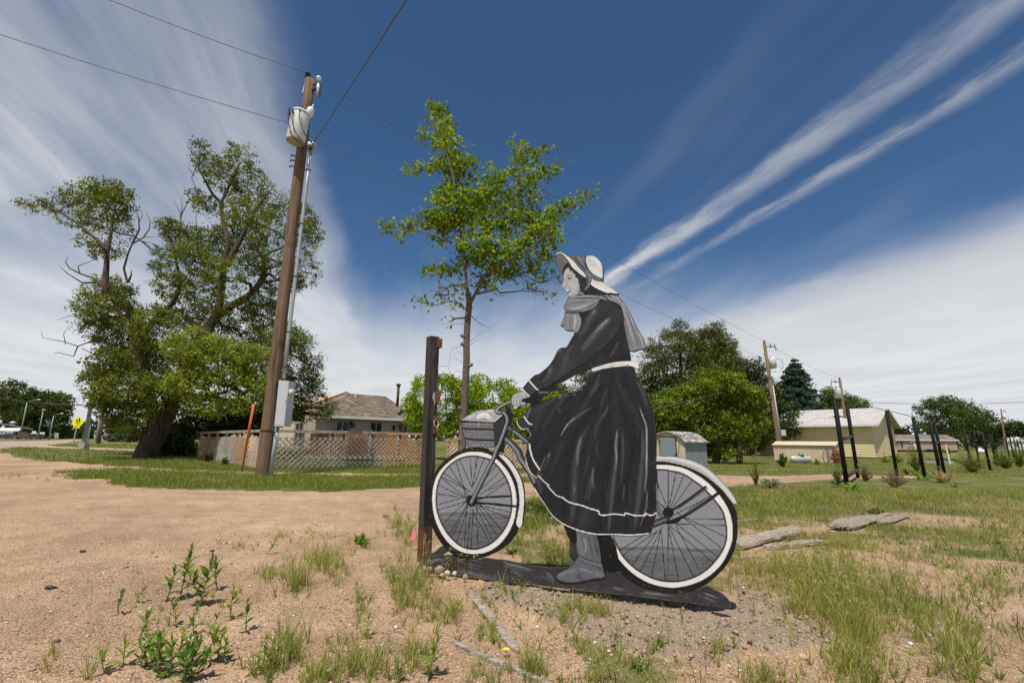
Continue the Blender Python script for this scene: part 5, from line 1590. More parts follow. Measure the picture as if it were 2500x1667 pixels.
pb = Vector((0.475, 3.42, -0.02))
t = thing('steel_post', 'grey steel post standing behind the skirt and boot of the cutout', 'post', tuple(pb))
MAT['post_grey'] = plain('grey_post_paint', (0.135, 0.12, 0.105), 0.75, 0.3, 7, dirt=(0.33, 0.29, 0.24), dirt_amt=0.5, bs=0.4)
square_post(t, pb - UP * .3, pb + UP * 1.05, .10, BOARD_YAW, MAT['post_grey'])
for z in (.7, .9):
 MB().box(pb + UP * z + B_N * .056, (.14, .012, .05), (B_E, B_N, UP)).obj('bracket', MAT['rust'], t)
pb2 = Vector((1.05, 3.17, -0.02))
t = thing('steel_post', 'short steel stub post hidden behind the rear wheel disc of the cutout', 'post', tuple(pb2))
square_post(t, pb2 - UP * .3, pb2 + UP * .8, .08, BOARD_YAW, MAT['post_grey'])

# pink marker flag
fb = on_ground(1006, 1345)
t = thing('marker_flag', 'small pink plastic marker flag on a wire beside the black post', 'flag', tuple(fb))
MB().tube([fb - UP * .05, fb + UP * .20], .0018, 5).obj('wire', MAT['galv'], t)
MAT['pink'] = plain('pink_plastic', (0.75, 0.20, 0.25), 0.4, 0.08, 9, bs=0)
MB().add([fb + UP * .20, fb + UP * .10 + Vector((-.018, -.012, -.01)), fb + UP * .085 + Vector((.025, -.02, 0)), fb + UP * .13 + Vector((.032, 0, .02))], [(0, 1, 2), (0, 2, 3)]).obj('pennant', MAT['pink'], t)

# ------------------------------------------------------------------ utility poles
def insulator(mb, c, r, d=UP, n=3):
 for i in range(n):
  mb.tube([c + d * (r * .8 * i), c + d * (r * (.8 * i + .35)), c + d * (r * (.8 * i + .7))], [r * .5, r, r * .5], 10)
 return mb

bP = on_ground(640, 1163)
YP = bP.y
top = W(757, 196, YP)
pole_dir = (top - bP).normalized()
pole = thing('utility_pole', 'tall weathered utility pole with a white transformer and a grey meter box', 'utility pole', tuple(bP))
rb, rt = 0.165, 0.138
MB().tube([bP - UP * .4] + [bP.lerp(top, i / 12) for i in range(13)], [rb * 1.02] + [rb + (rt - rb) * i / 12 for i in range(13)], 18).obj('shaft', MAT['pole_wood'], pole, True)

def at_pole(py, dx=0.0, dy=0.0):
 """on the pole axis at row py, moved sideways / towards the camera"""
 lo, hi = 0.0, 1.2
 for _ in range(40):
  mid = (lo + hi) / 2
  if proj(bP.lerp(top, mid))[1] > py:
   lo = mid
  else:
   hi = mid
 return bP.lerp(top, lo) + Vector((dx, dy, 0))

# transformer tank
Yt = YP - .36
ct, cb = W(735, 279, Yt), W(720.5, 347, Yt)
ax = (ct - cb).normalized()
rT = .25
tk = MB().tube([cb, cb + ax * .02, ct - ax * .02, ct], [rT * .97, rT, rT, rT * .97], 28).obj('transformer_tank', MAT['transformer'], pole, True)
MB().tube([cb - ax * .004, cb + ax * .0], [rT * .93, rT * .96], 28).obj('tank_base', MAT['transformer_base'], tk)
MB().tube([ct - ax * .035, ct - ax * .01, ct + ax * .03, ct + ax * .05], [rT * 1.04, rT * 1.05, rT * 1.0, rT * .6], 28).obj('tank_lid', MAT['transformer'], tk, True)
for k in (-1, 0, 1):
 q = cb.lerp(ct, .84) + Vector((.13 * k - .08, -rT * .92 + abs(k) * .05, 0))
 MB().tube([q + Vector((0, .05, 0)), q + Vector((0, -.05, .0))], [.03, .024], 8).obj('terminal', MAT['dark_metal'], tk)
MB().box(cb.lerp(ct, .5) + Vector((.02, .36 - .04, 0)), (.16, .16, .6)).obj('mounting_bracket', MAT['galv'], pole)
bu0, bu1 = W(752, 284, Yt + .05), W(762, 262, Yt + .05)
bd = (bu1 - bu0).normalized()
bl = (bu1 - bu0).length
MB().tube([bu0 - bd * .06, bu0, bu0 + bd * bl * .15, bu0 + bd * bl * .75, bu0 + bd * bl * .9, bu1, bu1 + bd * .1], [.05, .075, .105, .10, .06, .02, .012], 14).obj('bushing', MAT['porcelain'], pole, True)
# cut-out fuse
f0, f1 = W(776, 238, YP - .12), W(778, 192, YP - .12)
MB().tube([f0, f0.lerp(f1, .3), f0.lerp(f1, .45), f0.lerp(f1, .7)], [.05, .045, .06, .045], 10).obj('fuse_holder', MAT['galv'], pole, True)
MB().ball(f1, .08, 12, 8, (1, 1, .95)).obj('fuse_cap', MAT['porcelain'], pole, True)
MB().tube([W(784, 205, YP - .16), W(780, 236, YP - .16)], .022, 8).obj('fuse_tube', MAT['dark_metal'], pole)
MB().bar(at_pole(226), W(773, 216, YP - .1), .06, .06).bar(at_pole(205), W(776, 208, YP - .1), .04, .05).obj('fuse_bracket', MAT['dark_metal'], pole)
ins = W(751, 187, YP - .02)
MB().bar(at_pole(230, -.15, -.05), ins - UP * .12 + Vector((-.03, 0, 0)), .03, .03).obj('pin_bracket', MAT['galv'], pole)
insulator(MB(), ins - UP * .08, .085).obj('insulator', MAT['dark_metal'], pole, True)
# spool with the service wires
spl = W(761, 356, YP - .22)
MB().tube([spl + Vector((-.09, 0, 0)), spl + Vector((-.05, 0, 0)), spl, spl + Vector((.05, 0, 0)), spl + Vector((.09, 0, 0))], [.10, .11, .07, .11, .10], 12).obj('spool', MAT['galv'], pole, True)
# jumper wires hanging across the tank
for k, (xa, xb) in enumerate(((706, 757), (714, 759), (731, 760))):
 q0 = W(xa + 3, 277 - k, Yt - rT - .02)
 mid = [W(xa, 264 + k, Yt - rT - .06), W(xa - 2 + k * 2, 300, Yt - rT - .08), W(xa + 10 + k * 4, 335, Yt - rT - .02), W(xa + 30 + k * 2, 352 + k, YP - .42), W(xb - 4, 366 - 4 * k, YP - .26), W(xb + 8, 362, YP - .22)]
 pts = [q0] + mid
 fine = []
 for i in range(len(pts) - 1):
  p0, p1, p2, p3 = pts[max(i - 1, 0)], pts[i], pts[i + 1], pts[min(i + 2, len(pts) - 1)]
  for j in range(5):
   u = j / 5
   fine.append(0.5 * ((2 * p1) + (p2 - p0) * u + (2 * p0 - 5 * p1 + 4 * p2 - p3) * u * u + (3 * p1 - p0 - 3 * p2 + p3) * u ** 3))
 MB().tube(fine + [pts[-1]], .013, 5).obj('jumper_wire', MAT['dark_metal'], pole, True)
for py in (386, 398, 412):
 MB().tube([at_pole(py, -.12, -.1), at_pole(py - 1, -.22, -.12), at_pole(py + 3, -.22, -.12)], .02, 5).obj('wire_clip', MAT['dark_metal'], pole)
# conduit to the meter box, and below it to the ground
cA, cB = W(758, 372, YP - .16), W(692, 924, YP - .16)
MB().tube([cA.lerp(cB, i / 6) for i in range(7)], .048, 12).obj('conduit', MAT['galv'], pole, True)
MB().tube([cA + UP * .12, cA + UP * .02], [.03, .075], 10).obj('weather_head', MAT['galv'], pole, True)
for py in (420, 560, 690, 820, 900):
 q = cA.lerp(cB, (py - 372) / 552)
 MB().tube([q + Vector((-.16, .06, -.01)), q + Vector((-.03, -.056, 0)), q + Vector((.03, -.056, 0)), q + Vector((.06, .05, 0))], .012, 5).obj('strap', MAT['dark_metal'], pole)
# meter box
Yb = YP - .34
fr = [W(681, 928, Yb), W(706, 930, Yb), W(693.5, 1041, Yb), W(669.5, 1040, Yb)]
dpt = Vector((.05, .25, 0))
bx = MB().prism(fr, dpt).obj('meter_box', MAT['meter_grey'], pole)
ins_fr = [p.lerp(sum(fr, Vector()) / 4, .05) - Vector((0, .006, 0)) for p in fr]
MB().prism(ins_fr, Vector((0, .005, 0))).obj('cover_plate', MAT['meter_grey'], bx)
mc = W(708, 958, Yb + .1)
MB().tube([mc, mc + Vector((.05, -.01, 0)), mc + Vector((.09, -.02, 0))], [.085, .085, .07], 14).obj('meter_dial', MAT['glass_clear'], bx, True)
MB().tube([mc - Vector((.02, 0, 0)), mc + Vector((.012, 0, 0))], .10, 14).obj('meter_collar', MAT['galv'], bx, True)
MB().box(W(698, 978, Yb - .012), (.02, .02, .06)).obj('latch', MAT['galv'], bx)
c0, c1 = W(678, 1041, Yb + .1), W(659.5, 1164, YP - .2)
MB().tube([c0, c0.lerp(c1, .3), c1 - UP * .05], .05, 12).obj('plastic_conduit', MAT['pvc'], pole, True)
lp = [W(678, 1041, Yb + .06), W(677, 1052, Yb), W(671, 1056, Yb), W(667, 1048, Yb + .05), W(671, 1000, Yb + .2), W(676, 935, Yb + .2), W(686, 924, Yb + .18)]
MB().tube(lp, .016, 6).obj('loop_cable', MAT['dark_metal'], pole, True)
q = at_pole(1051)
MB().tube([q + Vector((rb * 1.02 * math.cos(a), rb * 1.02 * math.sin(a), 0)) for a in [math.pi + math.pi * i / 10 for i in range(11)]], .012, 5).obj('strap', MAT['dark_metal'], pole)

# guy wire with its orange marker
ga, gb = on_ground(590, 1152), W(623, 990, YP - .3)
gt = at_pole(392, -.1, 0)
Yg = ga.y
gdir = (gt - ga).normalized()
gm0, gm1 = ga.lerp(gt, .02), None
t = thing('guy_wire', 'thin guy wire with an orange plastic marker beside the utility pole', 'guy wire', tuple(ga))
lo = 0.0
for i in range(200):
 q = ga.lerp(gt, i / 200)
 if proj(q)[1] < 1112 and not lo:
  lo = i / 200
 if proj(q)[1] < 990:
  hi = i / 200
  break
MB().tube([ga - UP * .2, ga.lerp(gt, lo)], .018, 6).obj('anchor_rod', MAT['dark_metal'], t)
MB().tube([ga.lerp(gt, lo), ga.lerp(gt, (lo + hi) / 2), ga.lerp(gt, hi)], [.03, .038, .034], 10).obj('marker', MAT['orange'], t, True)
MB().tube([ga.lerp(gt, lo), gt], .008, 5).obj('wire', MAT['wire'], t)

def power_line(p, q, sag, label, r=.012, name='power_line', cat='power line', twist=False):
 n = 24
 pts = []
 for i in range(n + 1):
  u = i / n
  pts.append(p.lerp(q, u) - UP * (sag * 4 * u * (1 - u)))
 o = MB().tube(pts, r, 5).obj(name, MAT['wire'], None, True, tuple(p))
 return tag(o, label, cat, 'overhead wires')

def back_pole(bpx, bpy, tpx, tpy, label, r=.14, tank=None):
 """a farther utility pole; tank = +1 / -1: transformer on its right / left"""
 b = on_ground(bpx, bpy)
 tp = W(tpx, tpy, b.y)
 t = thing('utility_pole', label, 'utility pole', tuple(b), 'distant utility poles')
 MB().tube([b - UP * .3, b, tp], [r * 1.1, r * 1.1, r * .8], 12).obj('shaft', MAT['pole_wood'], t, True)
 H = (tp - b).length
 if tank:
  c = b.lerp(tp, .82) + Vector((tank * .42, -.05, 0))
  MB().tube([c - UP * .45, c + UP * .4, c + UP * .47], [.27, .28, .2], 14).obj('transformer_tank', MAT['transformer'], t, True)
  MB().tube([c + UP * .47 + Vector((-.08 * tank, 0, 0)), c + UP * .8 + Vector((-.08 * tank, 0, 0))], [.07, .04], 8).obj('bushing', MAT['porcelain'], t, True)
  MB().tube([c + Vector((tank * .2, -.2, .3)), c + Vector((tank * .65, -.2, .25)), c + Vector((tank * .75, -.2, -.3)), c + Vector((tank * .4, -.2, -.75)), c + Vector((-tank * .3, -.1, -.8))], .018, 5).obj('jumper_wire', MAT['dark_metal'], t)
  a = b.lerp(tp, .965)
  MB().bar(a, a + Vector((tank * .75, 0, .02)), .05, .06).bar(a + Vector((tank * .45, 0, -.1)), a + Vector((tank * .5, 0, .25)), .05, .05).obj('fuse_bracket', MAT['dark_metal'], t)
  MB().tube([a + Vector((tank * .8, 0, .2)), a + Vector((tank * .95, 0, -.3))], .06, 8).obj('fuse_holder', MAT['galv'], t)
 insulator(MB(), tp, .09).obj('insulator', MAT['dark_metal'], t, True)
 return t, b, tp

p2, b2, t2 = back_pole(1907, 1120, 1866, 837, 'leaning grey utility pole with a transformer between the pine and the spruce', .15, 1)
cc = b2.lerp(t2, .30)
MB().tube([b2 + Vector((.17, -.1, 0)), b2.lerp(t2, .62) + Vector((.15, -.1, 0))], .05, 8).obj('conduit', MAT['galv'], p2, True)
MB().box(b2 + Vector((.28, -.2, 2.05)), (.34, .2, .45)).obj('meter_box', MAT['meter_grey'], p2)
p3, b3, t3 = back_pole(2078, 1117, 2050, 926, 'thin utility pole with a transformer rising behind the yellow house', .14, -1)
p4, b4, t4 = back_pole(2456, 1103, 2444, 1000, 'small distant utility pole with a transformer near the right edge', .14, 1)

for px, py, q, sag, lb, r in ((320, 0, ins + UP * .12, .25, 'upper wire running from the top left to the head of the pole', .009), (0, 55, at_pole(308, -.14, 0), .3, 'lower wire running from the left edge to the transformer pole', .009),
        (983, 0, spl, .15, 'thick service wire climbing from the transformer pole to the top edge', .014)):
 d = ray(px, py)
 z = q.z - .05
 e = Vector((0, 0, CAM_H)) + d * ((z - CAM_H) / d.z)
 power_line(q + (e - q) * 2.2, q, sag, lb, r)
power_line(ins + UP * .12, t2 + UP * .15, .35, 'upper wire between the near pole and the pole by the pine', .009)
power_line(at_pole(330, .15, 0), b2.lerp(t2, .85), .35, 'lower wire between the near pole and the pole by the pine', .009)
power_line(t2 + UP * .15, t3 + UP * .15, .3, 'upper wire crossing in front of the blue spruce', .010)
power_line(b2.lerp(t2, .85), b3.lerp(t3, .85), .3, 'lower wire crossing in front of the blue spruce', .010)
power_line(b2.lerp(t2, .70) + Vector((-.1, -.1, 0)), W(1585, 1001, 17.0), .15, 'pale twisted service cable in front of the leafy tree behind the shed', .02)
power_line(W(2090, 980, 60), W(2620, 973, 60), .5, 'level wire crossing the sky above the tree on the right', .03)

# ------------------------------------------------------------------ lattice fence in front of the middle house
fA = on_ground(628, 1147)
Yr = 17.2
fB = W(1030, 1148, Yr)
fB.z = float(gz(fB.x, fB.y))
fence = thing('lattice_fence', 'low wooden lattice fence with a flat top rail around the yard of the house', 'fence', tuple(fA))
fd = (fB - fA)
fd.z = 0
Lf = fd.length
fd.normalize()
fn = Vector((fd.y, -fd.x, 0))
if fn.y > 0:
 fn = -fn

def fence_panel(root, a, d, L, top, bot, pitch, mat, wslat=.038, flip=False, doubled=True):
 """slats at 45 degrees in two layers, clipped to the panel; each slat its own piece"""
 H = top - bot
 n = Vector((d.y, -d.x, 0))
 if n.y > 0:
  n = -n
 k = 0
 for layer, sgn in ((0, 1), (1, -1)):
  if layer == 1 and not doubled:
   break
  c = -H + pitch * .4
  while c < L:
   # the line x = c + (z) for sgn 1, x = c + H - z for -1
   pts = []
   for z in (0.0, H):
    x = c + z if sgn > 0 else c + H - z
    pts.append((x, z))
   (x0, z0), (x1, z1) = pts
   # clip to 0..L
   if x0 > x1:
    (x0, z0), (x1, z1) = (x1, z1), (x0, z0)
   def zat(x):
    return z0 + (z1 - z0) * (x - x0) / (x1 - x0)
   xa, xb = max(x0, 0), min(x1, L)
   if xb - xa > .05:
    off = n * (.004 + .013 * (1 - layer))
    p = a + d * xa + UP * (bot + zat(xa)) + off
    q = a + d * xb + UP * (bot + zat(xb)) + off
    MB().bar(p, q, wslat, .010, n.cross((q - p).normalized())).obj('slat', mat, root)
    k += 1
   c += pitch
 return k

hT = up(fA, 1066.5).z - fA.z          # top of lattice
hR = up(fA, 1053).z - fA.z            # rail
xs = along(fA, fd, 938)
ns = fence_panel(fence, fA, fd, xs, hT, .02, .168, MAT['grey_wood'], .042)
ns += fence_panel(fence, fA + fd * xs, fd, Lf - xs + .05, hT, .02, .15, MAT['tan_wood'], .055)
for i, x in enumerate((0, .22, .44, .66, .87)):
 x *= Lf / .87 * .985 if i == 4 else Lf
 p = fA + fd * x - fn * .05
 MB().box(p + UP * (hR / 2), (.09, .09, hR), (fd, fn, UP)).obj('post', MAT['grey_wood'] if i < 4 else MAT['tan_wood'], fence)
MB().box(fA + fd * (xs / 2) + UP * (hR + .02) - fn * .03, (xs + .1, .14, .085), (fd, fn, UP)).obj('rail', MAT['grey_wood'], fence)
MB().box(fA + fd * ((xs + Lf) / 2 + .05) + UP * (hR + .0) - fn * .03, (Lf - xs, .13, .085), (fd, fn, UP)).obj('rail', MAT['tan_wood'], fence)
# the run that goes back to the left
fC = on_ground(481, 1118)
d2 = fC - fA
d2.z = 0
L2 = d2.length
d2.normalize()
n2 = Vector((d2.y, -d2.x, 0))
if n2.y > 0:
 n2 = -n2
MAT['pink_wood'] = wood_mat('pinkish_wood', (0.42, 0.30, 0.235), (0.60, 0.46, 0.37), (14, 14, 14), 0.85, 0.3)
segs = [(0, .13, MAT['pink_wood']), (.13, .30, MAT['tan_wood']), (.30, .47, MAT['grey_wood']), (.47, .72, MAT['grey_wood']), (.72, 1, MAT['tan_wood'])]
for u, v, mt in segs:
 mb = MB()
 H = hT - .03
 Lx = (v - u) * L2
 for sgn in (1, -1):
  c = -H
  while c < Lx:
   x0, x1 = c, c + H
   xa, xb = max(0, x0), min(Lx, x1)
   if xb - xa > .05:
    za, zb = (xa - x0), (xb - x0)
    if sgn < 0:
     za, zb = H - za, H - zb
    p = fA + d2 * (u * L2 + xa) + UP * (.03 + za) + n2 * (.012 * (sgn > 0))
    q = fA + d2 * (u * L2 + xb) + UP * (.03 + zb) + n2 * (.012 * (sgn > 0))
    mb.bar(p, q, .045, .01, n2.cross((q - p).normalized()))
   c += .15
 tag(mb.obj('lattice', mt, fence), kind='stuff')
for i in range(1, 7):
 p = fA + d2 * (L2 * i / 6) - n2 * .05
 MB().box(p + UP * (hR / 2), (.09, .09, hR), (d2, n2, UP)).obj('post', MAT['grey_wood'], fence)
MB().box(fA + d2 * (L2 / 2) + UP * (hR + .02) - n2 * .03, (L2, .14, .085), (d2, n2, UP)).obj('rail', MAT['grey_wood'], fence)

# second stretch, seen between the basket and the skirt
fE = W(1092, 1146, 16.5)
fE.z = float(gz(fE.x, fE.y))
fence2 = thing('lattice_fence', 'short pale lattice fence seen through the frame of the painted bicycle', 'fence', tuple(fE))
fd2 = Vector((1, .03, 0)).normalized()
LE = along(fE, fd2, 1320)
h2 = up(fE, 1083).z - fE.z
fence_panel(fence2, fE, fd2, LE, h2, .02, .15, MAT['pink_wood'], .045)
MB().box(fE + fd2 * LE / 2 + UP * (h2 + .12) + Vector((0, .03, 0)), (LE, .1, .09), (fd2, Vector((-fd2.y, fd2.x, 0)), UP)).obj('rail', MAT['tan_wood'], fence2)
for x in (0, .35, .7, 1):
 MB().box(fE + fd2 * LE * x + UP * ((h2 + .2) / 2) + Vector((0, .08, 0)), (.1, .1, h2 + .2)).obj('post', MAT['tan_wood'], fence2)

# ------------------------------------------------------------------ buildings
def shingle_mat(name, cols, scale=(1.0, 1.0), ex=DIR_B, up_scale=7.0):
 """mottled shingles: long flat cells"""
 m, N = new_mat(name)
 p = pos(N)
 dot = N.n('ShaderNodeVectorMath', operation='DOT_PRODUCT')
 N.put(dot.inputs[0], p)
 dot.inputs[1].default_value = tuple(ex)
 sep = N.n('ShaderNodeSeparateXYZ')
 N.put(sep.inputs[0], p)
 v = N.n('ShaderNodeTexVoronoi')
 N.put(v.inputs['Vector'], N.xyz(N.m('MULTIPLY', dot.outputs['Value'], 3.2 * scale[0]), N.m('MULTIPLY', sep.outputs[2], up_scale * 1.6 * scale[1]), 0.0))
 v.inputs['Scale'].default_value = 1.0
 sc = N.n('ShaderNodeSeparateColor')
 N.put(sc.inputs[0], v.outputs['Color'])
 cr = N.n('ShaderNodeValToRGB')
 cr.color_ramp.interpolation = 'CONSTANT'
 el = cr.color_ramp.elements
 for i, c in enumerate(cols):
  e = el[i] if i < 2 else el.new(i / len(cols))
  e.position = i / len(cols)
  e.color = (*c, 1)
 N.put(cr.inputs[0], sc.outputs[0])
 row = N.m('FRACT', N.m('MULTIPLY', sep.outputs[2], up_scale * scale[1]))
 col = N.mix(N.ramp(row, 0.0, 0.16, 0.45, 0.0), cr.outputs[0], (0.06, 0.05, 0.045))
 return finish(m, N, bsdf(N, col, 0.9, 0, bump(N, row, 0.3, 0.01), 0.2))

MAT['shingle_brown'] = shingle_mat('brown_shingles', [(0.15, 0.108, 0.078), (0.215, 0.155, 0.108), (0.178, 0.134, 0.102), (0.115, 0.086, 0.068), (0.26, 0.245, 0.21), (0.19, 0.13, 0.085), (0.145, 0.114, 0.092)], (1.1, 1.7), DIR_B, 7)
MAT['shingle_grey'] = shingle_mat('grey_shingles', [(0.46, 0.44, 0.42), (0.52, 0.50, 0.48), (0.43, 0.41, 0.40), (0.49, 0.46, 0.445)], (.8, .9), DIR_A, 7)
MAT['shingle_shed'] = shingle_mat('weathered_shingles', [(0.22, 0.205, 0.185), (0.42, 0.40, 0.37), (0.15, 0.14, 0.125), (0.33, 0.31, 0.28), (0.50, 0.47, 0.44)], (2.2, 2.0), DIR_B, 7)
MAT['shingle_tan'] = shingle_mat('tan_shingles', [(0.20, 0.155, 0.13), (0.235, 0.185, 0.155), (0.18, 0.14, 0.12)], (.5, .5), DIR_B, 4)
MAT['siding_taupe'] = plain('taupe_siding', (0.36, 0.315, 0.285), 0.6, 0.05, 2, bs=0.05)
MAT['siding_yellow'] = plain('yellow_siding', (0.68, 0.56, 0.315), 0.65, 0.05, 1.2, dirt=(0.42, 0.33, 0.17), dirt_amt=0.25, bs=0.08)
MAT['siding_tan'] = plain('tan_siding', (0.40, 0.30, 0.22), 0.65, 0.05, 1, bs=0.05)
MAT['cream'] = plain('cream_paint', (0.60, 0.51, 0.36), 0.6, 0.07, 2, dirt=(0.38, 0.30, 0.2), dirt_amt=0.4, bs=0.06)
MAT['shed_cream'] = plain('shed_cream', (0.55, 0.475, 0.36), 0.7, 0.07, 3, dirt=(0.33, 0.27, 0.19), dirt_amt=0.5, bs=0.1)
MAT['shed_grey'] = plain('shed_grey_board', (0.225, 0.26, 0.275), 0.75, 0.10, 2.5, stretch=(3, 3, .6), dirt=(0.36, 0.37, 0.36), dirt_amt=0.5, bs=0.2)
MAT['shed_door'] = plain('shed_door_paint', (0.21, 0.255, 0.275), 0.7, 0.12, 9, stretch=(6, 6, .6), dirt=(0.4, 0.41, 0.4), dirt_amt=0.3, bs=0.3)
MAT['trim_white'] = plain('white_trim', (0.66, 0.655, 0.64), 0.55, 0.05, 2, bs=0.04)
MAT['peach'] = plain('peach_metal_roof', (0.60, 0.42, 0.29), 0.5, 0.05, 0.8, bs=0.05)
MAT['door_brown'] = plain('brown_door', (0.075, 0.035, 0.02), 0.5, 0.2, 4)
MAT['curtain'] = plain('dark_curtain', (0.05, 0.052, 0.055), 0.5, 0.6, 3, stretch=(5, 5, .2), bs=0)
MAT['pipe_brown'] = plain('flue_pipe', (0.07, 0.045, 0.035), 0.6, 0.2, 3, metal=0.3)

class Frame:
 """local axes: x along, y inwards (back), z up"""
 def __init__(s, o, ex, ey):
  s.o, s.ex, s.ey = Vector(o), ex, ey

 def __call__(s, x, y, z):
  return s.o + s.ex * x + s.ey * y + UP * z

 def box(s, mb, x0, x1, y0, y1, z0, z1):
  return mb.box(s((x0 + x1) / 2, (y0 + y1) / 2, (z0 + z1) / 2), (abs(x1 - x0), abs(y1 - y0), abs(z1 - z0)), (s.ex, s.ey, UP))

def siding(fr, root, x0, x1, y, z0, z1, pitch, mat, face=-1, axis='x', top=None, holes=()):
 """lapped boards on a wall; each board its own piece. face: which way it looks along y"""
 z = z0
 k = 0
 while z < z1 - .02:
  zt = min(z + pitch, z1)
  a, b = x0, x1
  if top:                                 # gable: boards shorten under the rake
   a, b = top(z + pitch * .5)
  spans = [(a, b)]
  for hx0, hx1, hz0, hz1 in holes:
   if zt > hz0 + .02 and z < hz1 - .02:
    nx = []
    for s0, s1 in spans:
     if hx1 <= s0 or hx0 >= s1:
      nx.append((s0, s1))
     else:
      nx += [(s0, hx0)] if hx0 - s0 > .03 else []
      nx += [(hx1, s1)] if s1 - hx1 > .03 else []
    spans = nx
  for s0, s1 in spans:
   if s1 - s0 < .05:
    continue
   mb = MB()
   o1, o2 = face * .030, face * .008
   if axis == 'x':
    vs = [fr(s0, y + o1, z), fr(s1, y + o1, z), fr(s1, y + o2, zt - .004), fr(s0, y + o2, zt - .004), fr(s0, y, z), fr(s1, y, z), fr(s1, y, zt - .004), fr(s0, y, zt - .004)]
   else:
    vs = [fr(y + o1, s0, z), fr(y + o1, s1, z), fr(y + o2, s1, zt - .004), fr(y + o2, s0, zt - .004), fr(y, s0, z), fr(y, s1, z), fr(y, s1, zt - .004), fr(y, s0, zt - .004)]
   mb.add(vs, [(0, 1, 2, 3), (4, 7, 6, 5), (0, 4, 5, 1), (3, 2, 6, 7), (0, 3, 7, 4), (1, 5, 6, 2)])
   mb.obj('siding_board', mat, root)
   k += 1
  z = zt
 return k

def window(fr, root, x0, x1, y, z0, z1, mull=1, face=-1, frame_mat=None, glass=None, axis='x', name='window'):
 """frame proud of the wall, glass set back, mullions"""
 fm = frame_mat or MAT['trim_white']
 w = .06

 def bxs(mb, a0, a1, d0, d1, b0, b1):
  return fr.box(mb, a0, a1, d0, d1, b0, b1) if axis == 'x' else fr.box(mb, d0, d1, a0, a1, b0, b1)
 mb = MB()
 d0, d1 = y + face * .05, y + face * .002
 bxs(mb, x0, x1, d0, d1, z0, z0 + w)
 bxs(mb, x0, x1, d0, d1, z1 - w, z1)
 bxs(mb, x0, x0 + w, d0, d1, z0 + w, z1 - w)
 bxs(mb, x1 - w, x1, d0, d1, z0 + w, z1 - w)
 for i in range(mull):
  c = x0 + (x1 - x0) * (i + 1) / (mull + 1)
  bxs(mb, c - .03, c + .03, d0, d1, z0 + w, z1 - w)
 o = mb.obj(name, fm, root)
 bxs(MB(), x0 + w, x1 - w, y + face * .018, y + face * .004, z0 + w, z1 - w).obj('pane', glass or MAT['glass'], o)
 return o

# --- the middle house: hip roof, corner of the eaves nearest to us
YH = 30.0
eC = W(799, 1012.5, YH)
zE = eC.z
OV = .55
gC = Vector((eC.x, eC.y, float(gz(eC.x, eC.y))))
hz = zE - gC.z
house = thing('house', 'single storey taupe house with a mottled brown hip roof behind the lattice fence', 'house', tuple(gC))
fh = Frame(gC, DIR_B, DIR_A)
# half depth of the hip from the apex seen at column 842
dh = 0.0
for i in range(1, 400):
 d = i * .05
 if proj(gC + (DIR_A + DIR_B) * d + UP * (hz + 1.5))[0] > 842:
  dh = d
  break
if dh == 0.0:
 dh = 4.5
lo, hi = 0, 8
for _ in range(40):
 mid = (lo + hi) / 2
 if proj(fh(dh, dh, hz + mid))[1] > 959.5:
  lo = mid
 else:
  hi = mid
hr = lo
LX = dh
for i in range(1, 600):
 if proj(fh(dh + i * .05, dh, hz + hr))[0] > 940:
  LX = i * .05
  break
xE = LX + 2 * dh
print('house', dh, hr, LX, zE)
mb = MB()
T = .10
P4 = [fh(0, 0, hz), fh(xE, 0, hz), fh(xE, 2 * dh, hz), fh(0, 2 * dh, hz)]
R2 = [fh(dh, dh, hz + hr), fh(dh + LX, dh, hz + hr)]
mb.add(P4 + R2, [(0, 1, 5, 4), (1, 2, 5), (2, 3, 4, 5), (3, 0, 4), (0, 3, 2, 1)])
rf = mb.obj('roof', MAT['shingle_brown'], house)
mb = MB()
for p, q, n in ((P4[0], P4[1], -DIR_A), (P4[0], P4[3], -DIR_B), (P4[1], P4[2], DIR_B)):
 mb.bar(p + n * .02 - UP * .10, q + n * .02 - UP * .10, .035, .19, n)
mb.obj('fascia', MAT['trim_white'], rf)
ch0 = None
for px, py0, py1, r, nm, mt in ((971, 975, 941, .10, 'flue_pipe', MAT['pipe_brown']), (991, 990, 975, .09, 'roof_vent', MAT['trim_white'])):
 q = W(px, py0, fh(dh + LX * .9, dh, 0).y - 1.0)
 q1 = up(q, py1)
 MB().tube([q - UP * .5, q1], r, 10).tube([q1 - UP * .02, q1 + UP * .12], r * 1.7, 10).obj(nm, mt, rf, True)
q = W(868, 967, fh(dh, dh * .8, 0).y)
MB().ball(q, .08, 8, 5).obj('roof_vent', MAT['trim_white'], rf)
# walls (plain core just behind the siding)
mb = MB()
fh.box(mb, OV, xE - OV, OV, 2 * dh - OV, -.3, hz - .02)
wl = mb.obj('wall', MAT['siding_taupe'], house)

def xat(px, y=OV, z=1.6):
 """local x on the front wall under column px"""
 lo, hi = 0.0, 40.0
 for _ in range(40):
  mid = (lo + hi) / 2
  if proj(fh(mid, y, z))[0] < px:
   lo = mid
  else:
   hi = mid
 return lo

def yat(px, x=OV, z=1.6):
 lo, hi = 0.0, 40.0
 for _ in range(40):
  mid = (lo + hi) / 2
  if proj(fh(x, mid, z))[0] > px:
   lo = mid
  else:
   hi = mid
 return lo

